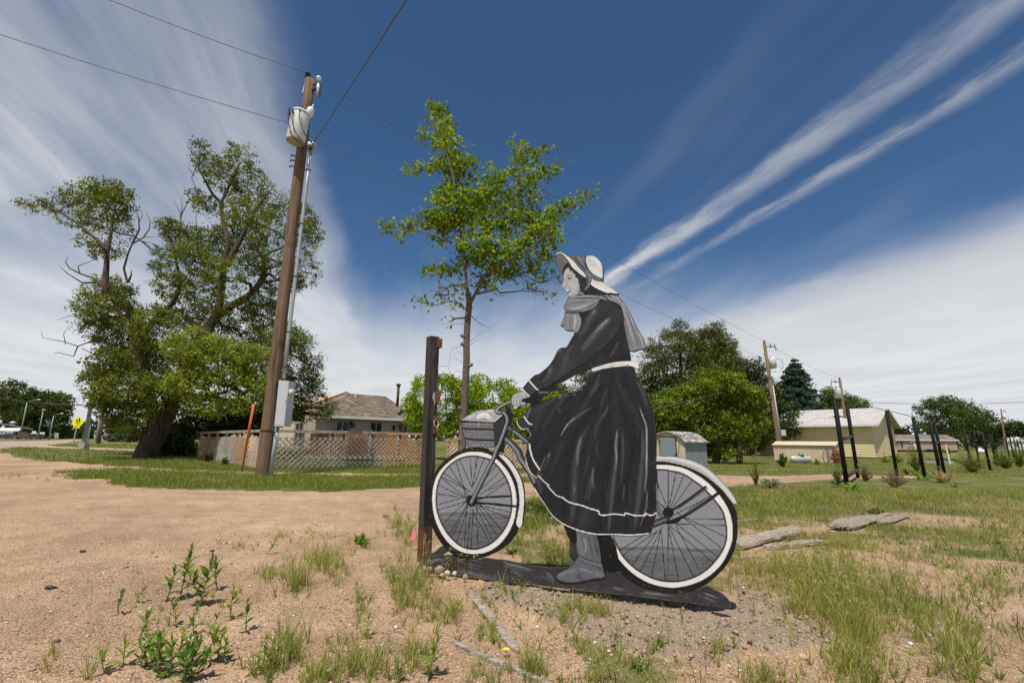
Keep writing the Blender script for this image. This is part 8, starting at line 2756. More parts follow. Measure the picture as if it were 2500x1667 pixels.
# needle trees on the right
def whorl_tree(name, label, Y, apex, basepx, half, cols, n=9000, lsize=.22, droop=.25, group=None, power=1.0, gap=.35):
 """a conifer: whorls of drooping boughs carrying needle sprays"""
 b = W(basepx[0], basepx[1], Y)
 b.z = float(gz(b.x, Y))
 tp_ = W(apex[0], apex[1], Y)
 H = tp_.z - b.z
 Rb = half * depth(b) / F
 root = thing(name, label, 'tree', tuple(b), group)
 MB().tube([b - UP * .2, b.lerp(tp_, .5), tp_], [Rb * .075, Rb * .045, .02], 8).obj('trunk', MAT['bark'], root, True)
 C, D, K = [], [], []
 br = []
 lay = int(H / gap)
 for i in range(lay):
  u = (i + random.uniform(-.3, .3)) / lay
  u = min(max(u, .04), .985)
  R = Rb * (1 - u) ** power * random.uniform(.82, 1.1) + .12
  c0 = b.lerp(tp_, u)
  nb_ = 5 + int(6 * (1 - u))
  a0 = random.uniform(0, 6.28)
  for j in range(nb_):
   a = a0 + 6.283 * j / nb_ + random.gauss(0, .15)
   e = Vector((math.cos(a), math.sin(a), 0))
   r = R * random.uniform(.75, 1.1)
   m = max(3, int(r * 3))
   tip = c0 + e * r - UP * (r * droop) + UP * r * .10
   br.append(([c0, c0.lerp(tip, .5) - UP * r * droop * .2, tip], [.03, .02, .008]))
   cnt = max(4, int(n / (lay * 8) * (r / (Rb * .6) + .3)))
   bt = random.uniform(.7, 1.25)
   for _ in range(cnt):
    v = random.uniform(.15, 1) ** .7
    q = c0.lerp(tip, v) - UP * r * droop * .2 * v
    w_ = r * .16 * (1.2 - v * .5)
    q += Vector((random.gauss(0, w_), random.gauss(0, w_), random.gauss(0, w_ * .35) - w_ * .3))
    C.append(tuple(q))
    D.append((e.x * .8, e.y * .8, -.1))
    t_ = random.random()
    K.append(tuple((cols[0][k_] * (1 - t_) + cols[1][k_] * t_) * bt for k_ in range(3)))
 tag(tube_arrays(br, 4).obj('boughs', MAT['bark'], root), kind='stuff')
 V, T, Cc = leaf_cards(np.array(C), lsize, np.array(K), .3, .32, np.array(D))
 np_mesh('needles', V, T, MAT['needle'], root, Cc)
 return root

YPn = 54
pine_l = [(1590, 1040, 45, 50), (1605, 960, 50, 45), (1580, 920, 30, 40), (1600, 880, 40, 35), (1640, 840, 35, 30), (1625, 815, 14, 20), (1655, 805, 16, 28), (1675, 820, 22, 30), (1690, 860, 45, 45), (1650, 900, 60, 50), (1640, 960, 60, 45), (1700, 930, 60, 45), (1690, 985, 55, 40), (1575, 985, 25, 40), (1590, 845, 16, 22), (1650, 1010, 60, 40)]
tree('pine_tree', 'large dark pine directly right of the skirt of the cutout', 'tree', YPn, [([(1665, 1110), (1660, 1000), (1662, 900), (1660, 820)], .45, .08)], pine_l, 24000, .40, GREEN_PINE, 'dark pines behind the shed', 'bark', 'needle', .5, 16, .26, (), None, .6, .3, .6, None, .2, 'out')
pine_r = [(1725, 812, 22, 18), (1750, 808, 18, 22), (1735, 835, 40, 28), (1765, 840, 26, 28), (1775, 875, 30, 30), (1740, 880, 48, 40), (1710, 880, 30, 40), (1785, 920, 40, 30), (1745, 930, 60, 35), (1790, 850, 10, 22), (1700, 845, 18, 24), (1800, 890, 16, 20)]
tree('pine_tree', 'second pine with a reddish forked trunk behind the leafy tree', 'tree', YPn + 5, [([(1740, 1110), (1736, 960), (1736, 880), (1722, 845), (1715, 822)], .4, .05), ([(1736, 880), (1750, 845), (1755, 815)], .18, .04), ([(1736, 880), (1770, 860), (1785, 850)], .12, .03)], pine_r, 18000, .40, GREEN_PINE, 'dark pines behind the shed', 'tan_wood', 'needle', .5, 16, .26, (), None, .55, .3, .7, None, .2, 'out')
pine_d = [(1815, 900, 28, 25), (1840, 890, 20, 18), (1850, 915, 30, 25), (1830, 940, 50, 32), (1870, 950, 26, 30), (1800, 985, 60, 40), (1860, 990, 45, 40), (1840, 1040, 60, 40), (1900, 1020, 40, 36), (1915, 1050, 34, 24), (1820, 1080, 50, 26), (1790, 1040, 50, 40), (1885, 980, 25, 30), (1925, 1000, 20, 20)]
tree('pine_tree', 'low dark pine spreading behind the leaning grey utility pole', 'tree', 47, [([(1835, 1120), (1840, 1020), (1838, 920)], .3, .06)], pine_d, 15000, .36, ((0.034, 0.054, 0.012), (0.092, 0.110, 0.028)), 'dark pines behind the shed', 'bark', 'needle', .5, 14, .3, (), None, .5, .25, .7, None, .2, 'out')
whorl_tree('spruce_tree', 'conical blue green spruce right of the leaning utility pole', 62, (1938, 873), (1944, 1110), 108, ((0.024, 0.052, 0.032), (0.075, 0.118, 0.080)), 30000, .55, .30, None, .8, .36)
whorl_tree('spruce_tree', 'small blue spruce beyond the old elm at the far left', 62, (312, 1012), (305, 1086), 30, ((0.035, 0.062, 0.055), (0.10, 0.145, 0.13)), 8000, .42, .25, None, .7, .4)

# the yellow-green tree behind the shed
ygt = [(1615, 1000, 35, 30), (1640, 975, 45, 28), (1690, 960, 45, 28), (1720, 945, 35, 20), (1750, 920, 38, 22), (1785, 935, 35, 28), (1830, 960, 35, 25), (1850, 985, 30, 20), (1800, 975, 55, 35), (1740, 985, 60, 38), (1680, 1005, 60, 40), (1625, 1035, 50, 34), (1595, 1015, 18, 18), (1700, 1050, 60, 35), (1770, 1035, 60, 40), (1830, 1030, 45, 35), (1740, 1075, 50, 25), (1800, 1075, 45, 25), (1660, 1065, 50, 25), (1720, 1100, 40, 18), (1600, 1045, 20, 22), (1770, 1105, 30, 18), (1705, 905, 12, 10)]
tree('leafy_tree', 'wide yellow green leafy tree behind the garden shed', 'tree', 26, [([(1748, 1132), (1750, 1090), (1757, 1050), (1765, 1010), (1775, 960)], .22, .05), ([(1757, 1060), (1720, 1020), (1680, 985)], .12, .03), ([(1760, 1050), (1810, 1020), (1840, 985)], .11, .03), ([(1806, 1136), (1804, 1090), (1790, 1050)], .2, .08)], ygt, 34000, .16,
  ((0.085, 0.145, 0.013), (0.22, 0.26, 0.030), (0.42, 0.40, 0.03), .05), None, 'bark', 'leaf', .62, 13, .55, (), None, .6, .3, .8)
tree('broadleaf_tree', 'small round green tree behind the roof of the yellow house', 'tree', 70, [([(2060, 1080), (2055, 980)], .3, .08)], [(2030, 965, 22, 22), (2022, 985, 24, 20), (2055, 980, 30, 20), (2085, 985, 28, 16), (2045, 1000, 40, 18), (2095, 1000, 26, 14)], 7000, .34, GREEN_MID, None, 'bark', 'leaf', .6, 14, .6, (), None, .5, .3, .4)
tree('broadleaf_tree', 'broad dark green tree behind the mobile home on the right', 'tree', 118, [([(2335, 1100), (2330, 1040), (2300, 1000), (2270, 975)], .5, .1), ([(2330, 1040), (2370, 1005)], .25, .08)],
  [(2272, 985, 22, 16), (2250, 1000, 20, 14), (2300, 985, 35, 22), (2330, 990, 40, 25), (2260, 1025, 26, 14), (2300, 1015, 45, 25), (2350, 1010, 45, 30), (2385, 1020, 40, 28), (2250, 1040, 18, 12), (2310, 1045, 50, 22), (2365, 1045, 50, 30), (2415, 1040, 30, 28), (2430, 1060, 22, 26), (2400, 1075, 50, 22), (2290, 1060, 40, 16)], 22000, .42, ((0.042, 0.080, 0.010), (0.115, 0.165, 0.026)), None, 'bark', 'leaf', .6, 14, .6, (), None, .6, .3, .5)
for cl, lb in (([(2195, 1055, 14, 10), (2190, 1062, 16, 10)], 'small dark tree between the yellow house and the mobile home'), ([(2455, 1050, 20, 16), (2480, 1045, 22, 18), (2505, 1055, 20, 18)], 'distant dark trees behind the white house at the right edge')):
 tree('broadleaf_tree', lb, 'tree', 110, [([(cl[0][0], 1095), cl[0][:2]], .3, .1)], cl, 4000, .5, GREEN_DARK, 'far trees on the right', 'bark', 'leaf', .6, 12, .6, (), None, .5, .3, .3)

# far left: tall cottonwoods across the street
for cl, tr, lb, n_ in (([(10, 950, 40, 20), (35, 945, 20, 20), (5, 980, 45, 30), (40, 985, 30, 30), (-30, 980, 40, 40), (20, 1015, 40, 30), (-20, 1020, 40, 30)], [([(28, 1066), (26, 1020), (18, 985), (5, 960)], .6, .15), ([(26, 1020), (45, 990), (50, 965)], .4, .1)], 'large tree with a forked trunk behind the brown building', 9000),
      ([(75, 965, 26, 22), (60, 985, 24, 22), (95, 975, 24, 22), (85, 1000, 36, 26), (60, 1020, 30, 25), (100, 1025, 36, 26), (75, 1045, 40, 22)], [([(78, 1070), (76, 1030), (75, 985)], .5, .12)], 'tall dark tree right of the brown building behind the first lamps', 10000),
      ([(120, 970, 22, 18), (140, 978, 22, 20), (160, 985, 16, 22), (130, 1000, 32, 24), (155, 1005, 20, 22), (120, 1030, 32, 26), (150, 1030, 18, 20), (140, 1055, 34, 20), (110, 1055, 26, 18)], [([(128, 1072), (130, 1030), (136, 990)], .5, .12)], 'tall dark tree left of the school crossing sign', 10000)):
 tree('cottonwood', lb, 'tree', 140, tr, cl, n_, .62, ((0.042, 0.066, 0.012), (0.11, 0.135, 0.028)), 'cottonwoods across the street', 'bark', 'leaf', .6, 14, .6, (), None, .5, .3, .6)
tree('broadleaf_tree', 'brownish tree right of the utility pole at the far left', 'tree', 90, [([(275, 1082), (272, 1030)], .3, .1)], [(268, 1030, 20, 26), (285, 1015, 18, 20), (265, 1055, 24, 20), (290, 1045, 20, 25)], 6000, .36, ((0.045, 0.058, 0.024), (0.10, 0.105, 0.045)), None, 'bark', 'leaf', .6, 14, .55, (), None, .5, .3, .5)
tree('broadleaf_tree', 'small far tree behind the green highway sign', 'tree', 170, [([(232, 1072), (232, 1050)], .3, .1)], [(236, 1052, 14, 14), (224, 1062, 16, 10), (244, 1062, 14, 12), (216, 1066, 12, 6)], 4000, .6, GREEN_DARK, None, 'bark', 'leaf', .6, 12, .6, (), None, .4, .3, .3)
tree('broadleaf_tree', 'low far trees between the school sign and the lamp base', 'tree', 190, [([(190, 1072), (190, 1055)], .3, .1)], [(178, 1062, 14, 10), (192, 1056, 10, 12), (203, 1058, 10, 12), (190, 1066, 20, 8)], 4000, .65, GREEN_DARK, None, 'bark', 'leaf', .6, 12, .6, (), None, .4, .3, .3)

# distant belt of trees that closes the horizon (one mass)
def belt():
 C, K = [], []
 for i in range(9000):
  a = math.radians(random.uniform(-62, 62))
  r = random.uniform(260, 330)
  x, y = r * math.sin(a), r * math.cos(a)
  hmax = 4 + 7 * vnoise(np.array([a * 14.0]), np.array([3.0]), 5)[0] + 3 * vnoise(np.array([a * 60.0]), np.array([1.0]), 6)[0]
  z = random.uniform(0, 1) ** .8 * hmax
  C.append((x, y, float(gz(x, y)) + z))
  b_ = random.uniform(.6, 1.2)
  K.append((.045 * b_, .062 * b_, .026 * b_))
 V, T, Cc = leaf_cards(np.array(C), 2.6, np.array(K), .2, .8)
 o = np_mesh('far_trees', V, T, MAT['leaf'], None, Cc)
 tag(o, 'far belt of trees along the horizon', 'trees', kind='stuff')

belt()
# ------------------------------------------------------------------ weeds, bushes by the posts, wood, stones
def leaf_template(name, L, Wd, col, mat='leaf'):
 """one lance-shaped leaf, folded along the midrib and arched; it grows along +x from its foot"""
 xs = [0, .18, .45, .75, 1.0]
 ws = [.12, .7, 1.0, .65, .0]
 V, T = [], []
 for x, w in zip(xs, ws):
  z = .28 * L * (x - x * x * 1.15)
  V += [(x * L, -w * Wd / 2, z + .10 * Wd * w), (x * L, 0, z), (x * L, w * Wd / 2, z + .10 * Wd * w)]
 for i in range(4):
  k = i * 3
  T += [(k, k + 3, k + 4), (k, k + 4, k + 1), (k + 1, k + 4, k + 5), (k + 1, k + 5, k + 2)]
 me = bpy.data.meshes.new(name)
 me.from_pydata(V, [], T)
 at = me.color_attributes.new('col', 'FLOAT_COLOR', 'POINT')
 for i in range(len(V)):
  g = 1.12 if i % 3 == 1 else 1.0
  at.data[i].color = (col[0] * g, col[1] * g, col[2] * g, 1)
 me.polygons.foreach_set('use_smooth', [True] * len(T))
 me.materials.append(MAT[mat])
 return me

LEAF_W = [leaf_template('leaf', .055, .017, c) for c in ((0.115, 0.20, 0.03), (0.15, 0.24, 0.04), (0.10, 0.17, 0.025), (0.20, 0.28, 0.055), (0.27, 0.29, 0.07), (0.09, 0.16, 0.05))]
LEAF_DOCK = [leaf_template('leaf', .26, .062, c) for c in ((0.08, 0.165, 0.02), (0.115, 0.21, 0.03), (0.16, 0.25, 0.045))]
MAT['stem'] = plain('green_stem', (0.16, 0.19, 0.07), 0.7, 0.2, 30, bs=0)

def place_leaf(root, me, p, az, pitch, sc):
 o = bpy.data.objects.new('leaf', me)
 COL.objects.link(o)
 o.parent = root
 o.location = Vector(p) - WLOC[root.name]
 o.rotation_euler = (random.uniform(-.35, .35), -pitch, az)
 o.scale = (sc, sc * random.uniform(.85, 1.2), sc)
 return o

def leafy_weed(px, py, hpx, label, stems=1, dens=1.0, leaves=LEAF_W, tone=None):
 b = on_ground(px, py)
 h = hpx * depth(b) / F * 1.0
 root = thing('leafy_weed', label, 'weed', tuple(b), 'leafy weeds growing in the gravel')
 lv = random.sample(leaves, 2) if len(leaves) > 3 else leaves
 for s_ in range(stems):
  lean = Vector((random.gauss(0, .26), random.gauss(0, .26), 1)).normalized()
  foot = b + Vector((random.gauss(0, .025), random.gauss(0, .025), -.01)) * (1 if stems > 1 else 0)
  hh_ = h * random.uniform(.75, 1.0) if s_ else h
  tip = foot + lean * hh_
  pts = [foot, foot.lerp(tip, .5) + Vector((random.gauss(0, .006), random.gauss(0, .006), 0)), tip]
  MB().tube(pts, [.0032, .0026, .0014], 5).obj('stem', MAT['stem'], root)
  n = max(6, int(hh_ / .013 * dens))
  a0 = random.uniform(0, 6.28)
  for i in range(n):
   u = (i + 1.0) / n
   p = foot.lerp(tip, u)
   sc = (.65 + .55 * math.sin(math.pi * min(u * 1.05, 1))) * (h / .12) ** .35
   place_leaf(root, random.choice(lv), p, a0 + i * 2.4 + random.gauss(0, .25), .15 + .95 * u + random.gauss(0, .15), sc)
 return root

WEEDS = [(408, 1459, 88, 'tall leafy weed, the left one of the tall trio by the orange petal', 1), (441, 1453, 118, 'tallest leafy weed with an orange petal caught in its top', 1), (503, 1474, 116, 'bushy leafy weed right of the tall trio', 2), (530, 1436, 74, 'thin leafy weed behind the bushy one', 1),
   (289, 1495, 54, 'small leafy weed standing alone on the left gravel', 1), (330, 1470, 38, 'tiny two-leaved weed right of the lone small one', 1), (447, 1529, 58, 'low branching weed in front of the tall trio', 2), (561, 1519, 66, 'slim leafy weed in the open gravel', 1), (600, 1546, 66, 'leafy weed beside the dry grass right of the slim one', 1),
   (340, 1560, 62, 'upright leafy weed at the back left of the big patch', 1), (296, 1628, 66, 'leafy weed at the left end of the big patch', 2), (330, 1640, 66, 'leafy weed near the left end of the big patch', 2), (364, 1630, 76, 'leafy weed in the left half of the big patch', 2), (410, 1652, 88, 'leafy weed in the middle of the big patch', 2), (440, 1664, 90, 'leafy weed at the front of the big patch', 2),
   (466, 1655, 92, 'leafy weed right of the middle of the big patch', 2), (512, 1618, 82, 'upright leafy weed at the right end of the big patch', 1), (548, 1610, 60, 'low leafy weed beyond the right end of the big patch', 2), (472, 1553, 44, 'short leafy weed behind the big patch', 1), (507, 1556, 46, 'short leafy weed right behind the big patch', 1), (625, 1642, 64, 'ragged leafy weed at the bottom right of the big patch', 2), (655, 1630, 60, 'second ragged leafy weed at the bottom right of the big patch', 1),
   (655, 1352, 36, 'small upright weed near the edge of the drive', 1), (1046, 1645, 104, 'tall broad-leaved weed in front of the painted wheel', 1), (885, 1462, 40, 'small round-leaved weed left of the tall grass clump', 1), (895, 1560, 46, 'thin sprawling weed with few leaves', 1), (975, 1660, 50, 'leafy weed at the bottom edge left of the tall broad-leaved one', 1),
   (405, 1600, 60, 'leafy weed at the back of the big patch', 2), (385, 1610, 56, 'leafy weed at the back left of the middle', 2), (480, 1620, 66, 'leafy weed behind the right half of the big patch', 2), (1254, 1469, 18, 'tiny yellow green seedling on the turned soil', 1)]
for px, py, hp_, lb, st_ in WEEDS:
 leafy_weed(px, py, hp_, lb, st_, .8 if hp_ < 60 else 1.0)

def rosette(px, py, rpx, label, n=16, leaves=LEAF_W, cat='weed', name='rosette_weed', pitch=(.2, 1.0), grp=None):
 b = on_ground(px, py)
 R = rpx * depth(b) / F
 L0 = leaves[0].vertices[12].co.x
 root = thing(name, label, cat, tuple(b), grp)
 for i in range(n):
  place_leaf(root, random.choice(leaves), b + Vector((random.gauss(0, .15) * R, random.gauss(0, .15) * R, .005)), i * 2.4 + random.gauss(0, .3), random.uniform(*pitch), R / L0 * random.uniform(.4, .85))
 return root

rosette(880, 1330, 34, 'rounded bright green clover clump at the edge of the drive', 46, LEAF_W, 'weed', 'clover_clump', (.3, 1.3))
rosette(1620, 1582, 34, 'dandelion rosette on the turned soil below the rear wheel', 18, LEAF_W, 'weed', 'dandelion', (.3, 1.2))
rosette(1560, 1630, 34, 'low spreading weed in the gravel left of the dandelion', 26, LEAF_W, 'weed', 'rosette_weed', (.1, .7))
rosette(2080, 1200, 48, 'big dock plant with broad leaves at the foot of the nearest black post', 20, LEAF_DOCK, 'weed', 'dock_plant', (.2, 1.1))
rosette(2255, 1172, 38, 'dock rosette with broad leaves beside the single black post', 18, LEAF_DOCK, 'weed', 'dock_plant', (.2, .9))
rosette(2330, 1190, 24, 'dock plant in the short grass in front of the straw clump', 12, LEAF_DOCK, 'weed', 'dock_plant', (.2, .9))
rosette(2437, 1138, 26, 'broad-leaved dock plant between the spruce saplings', 16, LEAF_DOCK, 'weed', 'dock_plant', (.3, 1.1))
rosette(1994, 1134, 22, 'rounded hosta plant in front of the cream metal shed', 30, LEAF_DOCK, 'plant', 'hosta_plant', (.3, 1.2))
rosette(2440, 1330, 40, 'broad-leaved weed lying in the grass near the right edge', 9, LEAF_DOCK, 'weed', 'dock_plant', (.1, .5))
rosette(2060, 1140, 20, 'small broad-leaved plant behind the nearest black posts', 14, LEAF_DOCK, 'plant', 'hosta_plant', (.4, 1.2))
rosette(1250, 1350, 30, 'low green weed in the grass behind the ground strip', 22, LEAF_W, 'weed', 'rosette_weed', (.2, 1.0))
rosette(1750, 1225, 26, 'white-dotted clover patch beyond the rear wheel', 30, LEAF_W, 'weed', 'clover_clump', (.2, 1.0))

def spray_bush(px, py, wpx, hpx, label, cols, n=2600, ls=.05, cat='bush', name='bush', asp=.4, grp=None, up_=.6):
 """a loose upright bush: stems fanning out of one foot with leaves along them"""
 b = on_ground(px, py)
 s = depth(b) / F
 Wm_, Hm_ = wpx * s, hpx * s
 root = thing(name, label, cat, tuple(b), grp)
 mb = MB()
 C, K, Dd = [], [], []
 ns = max(10, int(n / 60))
 for i in range(ns):
  a = random.uniform(0, 6.28)
  r = Wm_ / 2 * math.sqrt(random.random())
  h = Hm_ * (1 - .45 * (r / (Wm_ / 2)) ** 2) * random.uniform(.35, 1.15)
  tip = b + Vector((math.cos(a) * r, math.sin(a) * r, h))
  mid = b + Vector((math.cos(a) * r * .4, math.sin(a) * r * .4, h * .5))
  mb.tube([b, mid, tip], [.006, .004, .002], 4, False)
  bt = random.uniform(.7, 1.25)
  for j in range(int(n / ns)):
   u = random.uniform(.12, 1.03)
   q = (b.lerp(mid, u * 2) if u < .5 else mid.lerp(tip, u * 2 - 1))
   C.append((q.x + random.gauss(0, Wm_ * .035), q.y + random.gauss(0, Wm_ * .035), q.z + random.gauss(0, Hm_ * .02)))
   t_ = random.random()
   K.append(tuple((cols[0][k] * (1 - t_) + cols[1][k] * t_) * bt for k in range(3)))
   Dd.append((math.cos(a) * .5 + random.gauss(0, .5), math.sin(a) * .5 + random.gauss(0, .5), up_))
 mb.obj('stems', MAT['stem'], root)
 V, T, Cc = leaf_cards(np.array(C), ls, np.array(K), .3, asp, np.array(Dd))
 np_mesh('foliage', V, T, MAT['leaf'], root, Cc)
 return root

G_CED = ((0.10, 0.14, 0.016), (0.24, 0.27, 0.045))
STRAW = ((0.46, 0.35, 0.18), (0.64, 0.50, 0.30))
spray_bush(2240, 1150, 42, 62, 'upright dark green cedar seedling left of the second single black post', G_CED, 2600, .06)
spray_bush(2375, 1153, 62, 56, 'round green bush around the foot of the black post right of the clothesline', G_CED, 3600, .06)
spray_bush(2455, 1144, 44, 48, 'bushy spruce sapling left of the last black posts', G_CED, 3000, .07)
spray_bush(2490, 1140, 40, 54, 'bushy spruce sapling at the right edge', G_CED, 3000, .07)
spray_bush(2213, 1158, 18, 16, 'small bright yellow green bush between two black posts', ((0.13, 0.19, 0.02), (0.22, 0.27, 0.04)), 900, .05)
spray_bush(2300, 1178, 46, 36, 'clump of dry straw grass at the foot of the close pair of posts', STRAW, 1800, .10, 'dry grass', 'straw_clump', .10, 'clumps of dry grass', 1.2)
spray_bush(2185, 1190, 60, 40, 'clump of dry brown weeds in front of the single post by the gable', ((0.20, 0.16, 0.085), (0.36, 0.29, 0.17)), 1700, .07, 'dry grass', 'straw_clump', .16, 'clumps of dry grass', 1.0)
spray_bush(2112, 1175, 36, 44, 'clump of dry reddish weeds right of the nearest black posts', ((0.22, 0.16, 0.10), (0.34, 0.27, 0.16)), 1200, .07, 'dry grass', 'straw_clump', .16, 'clumps of dry grass', 1.0)
spray_bush(2050, 1190, 30, 62, 'tall green weed with yellow flowers at the nearest black post', ((0.11, 0.15, 0.03), (0.24, 0.26, 0.06)), 1000, .045, 'weed', 'tall_weed')
spray_bush(1846, 1185, 26, 72, 'tall yellow green dock spire behind the rear wheel', ((0.17, 0.19, 0.045), (0.30, 0.30, 0.09)), 1100, .045, 'weed', 'tall_weed', .5)
spray_bush(1886, 1192, 60, 26, 'low flowering bindweed patch in front of the lawn', ((0.10, 0.14, 0.04), (0.42, 0.42, 0.34)), 1800, .05, 'weed', 'low_weed', .5)
spray_bush(1912, 1140, 26, 34, 'clump of tall ornamental grass in front of the leaning pole', ((0.10, 0.15, 0.03), (0.20, 0.25, 0.07)), 1500, .16, 'plant', 'grass_clump', .07, None, 1.6)
spray_bush(2165, 1128, 34, 20, 'yellow flowering plants along the gable of the yellow house', ((0.30, 0.32, 0.03), (0.48, 0.46, 0.05)), 1500, .12, 'plant', 'flower_bed', .3)
spray_bush(2195, 1128, 26, 18, 'yellow flowering plant right of the gable corner', ((0.20, 0.26, 0.03), (0.44, 0.44, 0.05)), 1100, .12, 'plant', 'flower_bed', .3)
spray_bush(2300, 1128, 90, 10, 'strip of low garden plants behind the timber edging', ((0.07, 0.11, 0.03), (0.18, 0.21, 0.08)), 2400, .12, 'plant', 'garden_row', .5)
spray_bush(2315, 1107, 24, 14, 'small round shrub in front of the mobile home', G_CED, 1200, .2)
spray_bush(2360, 1100, 26, 48, 'pale leafy young tree at the end of the mobile home', ((0.10, 0.13, 0.04), (0.22, 0.24, 0.10)), 1800, .18, 'bush')
spray_bush(2140, 1256, 44, 22, 'dark leafy weed behind the log on the right', ((0.09, 0.15, 0.02), (0.20, 0.25, 0.05)), 700, .05, 'weed', 'low_weed', .5)
spray_bush(508, 1128, 20, 26, 'small leafy shrub against the shaded side of the lattice fence', GREEN_DARK, 900, .1)
spray_bush(548, 1138, 16, 24, 'young rose bush against the lattice fence', GREEN_MID, 700, .08)
spray_bush(640, 1140, 14, 30, 'small shrub at the corner of the lattice fence behind the pole', GREEN_MID, 700, .08)

# orange petal, yellow dandelion flower, pink clover
def small_bloom(px, py, h, r, col, label, cat='flower', nm='flower_head', name='wild_flower', petals=9):
 b = on_ground(px, py)
 t = thing(name, label, cat, tuple(b))
 MB().tube([b - UP * .01, b + UP * h], .002, 5).obj('stem', MAT['stem'], t)
 m_ = plain(name + '_petals', col, 0.6, 0.12, 40, bs=0)
 mb = MB()
 mb.ball(b + UP * h, r * .45, 8, 5)
 for i in range(petals):
  a = 6.283 * i / petals
  e = Vector((math.cos(a), math.sin(a), .35))
  sd = Vector((-math.sin(a), math.cos(a), 0)) * r * .28
  c = b + UP * h
  mb.add([c, c + e * r * .6 + sd, c + e * r, c + e * r * .6 - sd], [(0, 1, 2, 3)])
 mb.obj(nm, m_, t)
 return t

small_bloom(455, 1460, .155, .02, (0.85, 0.36, 0.01), 'orange yellow blossom standing among the tall leafy weeds', petals=5)
small_bloom(1236, 1600, .035, .018, (0.85, 0.58, 0.02), 'yellow dandelion flower beside the weathered sticks', petals=14)
small_bloom(968, 1292, .10, .012, (0.42, 0.16, 0.30), 'left pink clover flower near the foot of the black post', petals=8)
small_bloom(976, 1296, .10, .012, (0.42, 0.16, 0.30), 'right pink clover flower near the foot of the black post', petals=8)
small_bloom(1001, 1318, .11, .013, (0.40, 0.15, 0.30), 'pink clover flower right against the pink marker flag', petals=8)

def lump(name, label, c, sz, mat, cat, seed=0, grp=None, yaw=0.0, sub=2, rough=.18):
 """a rounded stone or lump: an uneven ball"""
 bm = bmesh.new()
 bmesh.ops.create_icosphere(bm, subdivisions=sub, radius=1.0)
 rs = np.random.default_rng(seed)
 ph = rs.uniform(0, 6, 6)
 for v in bm.verts:
  p = v.co
  k = 1 + rough * (math.sin(2.1 * p.x + ph[0]) * math.cos(1.7 * p.y + ph[1]) + .6 * math.sin(3.3 * p.z + ph[2] + p.x * 2)) + rough * .25 * math.sin(7 * p.x + ph[3]) * math.sin(6 * p.y + ph[4])
  v.co = Vector((p.x * sz[0] * k, p.y * sz[1] * k, p.z * sz[2] * k))
 me = bpy.data.meshes.new(name)
 bm.to_mesh(me)
 bm.free()
 me.polygons.foreach_set('use_smooth', [True] * len(me.polygons))
 me.materials.append(mat)
 o = link_mesh(name, me, None, tuple(c))
 o.rotation_euler = (random.uniform(-.2, .2), random.uniform(-.2, .2), yaw)
 return tag(o, label, cat, grp)

MAT['cobble'] = plain('tan_cobble', (0.36, 0.24, 0.165), 0.85, 0.2, 16, dirt=(0.50, 0.40, 0.31), dirt_amt=0.5, bs=0.3, rnd=.25)
MAT['cobble_pale'] = plain('pale_cobble', (0.46, 0.39, 0.31), 0.85, 0.2, 16, dirt=(0.30, 0.24, 0.19), dirt_amt=0.5, bs=0.3, rnd=.15)
STONES = [(1031, 1398, 8, 9, 'cobble', 'leftmost tan stone of the row against the ground strip'), (1051, 1390, 7, 11, 'cobble', 'upright tan stone, second from the left in the row'), (1065, 1388, 6, 7, 'cobble', 'small tan stone propped behind the row'),
   (1076, 1392, 7, 7, 'cobble', 'middle tan stone of the row'), (1088, 1391, 11, 10, 'cobble', 'largest pinkish stone at the right of the tight group'), (1057, 1401, 9, 6, 'cobble', 'flat tan stone lying in front of the upright one'), (1072, 1402, 6, 4, 'cobble', 'small flat stone in front of the middle one'),
   (1092, 1403, 9, 5, 'cobble_pale', 'pale flat stone in front of the largest one'), (1108, 1397, 8, 7, 'cobble_pale', 'pale grey stone right of the tight group'), (1118, 1401, 6, 6, 'cobble_pale', 'pale stone touching the grey one'), (1146, 1409, 6, 8, 'cobble', 'tan stone standing alone at the right end of the row')]
for i, (px, py, rx, ry, m_, lb) in enumerate(STONES):
 c = board(px, py, .05 + .02 * (i % 3)) + UP * .018
 s = depth(c) / F
 lump('stone', lb, c, (rx * s, (rx + ry) / 2 * s * .7, ry * s * .85), MAT[m_], 'stone', i, 'row of stones at the foot of the cutout', random.uniform(-.4, .4), 2, .24)
for px, py, r, m_, lb in ((1534, 1565, 10, 'cobble', 'round brown stone half sunk in the turned soil'), (1780, 1625, 9, 'cobble_pale', 'brown stone at the lower edge of the turned soil'), (1347, 1582, 6, 'cobble', 'small tan stone in the gravel right of the sticks'), (1474, 1452, 9, 'cobble', 'orange tan stone under the ground strip'),
      (1963, 1600, 12, 'cobble_pale', 'flat pale stone in the gravel at the lower right'), (860, 1668, 7, 'cobble', 'small stone at the bottom edge'), (1675, 1470, 9, 'cobble_pale', 'lump of pale clay by the end of the ground strip')):
 c = on_ground(px, py)
 s = depth(c) / F
 lump('stone', lb, c + UP * r * s * .3, (r * s, r * s * .8, r * s * .6), MAT[m_], 'stone', px, None, random.uniform(0, 3), 2, .12)
MAT['dark_litter'] = plain('dark_litter', (0.03, 0.03, 0.034), 0.5, 0.2, 20)
for px, py, r, lb in ((124, 1433, 13, 'dark flat scrap of plastic on the left gravel'), (200, 1349, 8, 'small dark scrap farther up the drive'), (940, 1262, 7, 'dark scrap at the edge of the drive near the post'), (518, 1347, 6, 'little dark scrap behind the leafy weeds')):
 c = on_ground(px, py)
 s = depth(c) / F
 lump('litter', lb, c + UP * .006, (r * s, r * s * .5, .012), MAT['dark_litter'], 'litter', px, 'dark scraps on the gravel', random.uniform(-.3, .3), 2, .25)

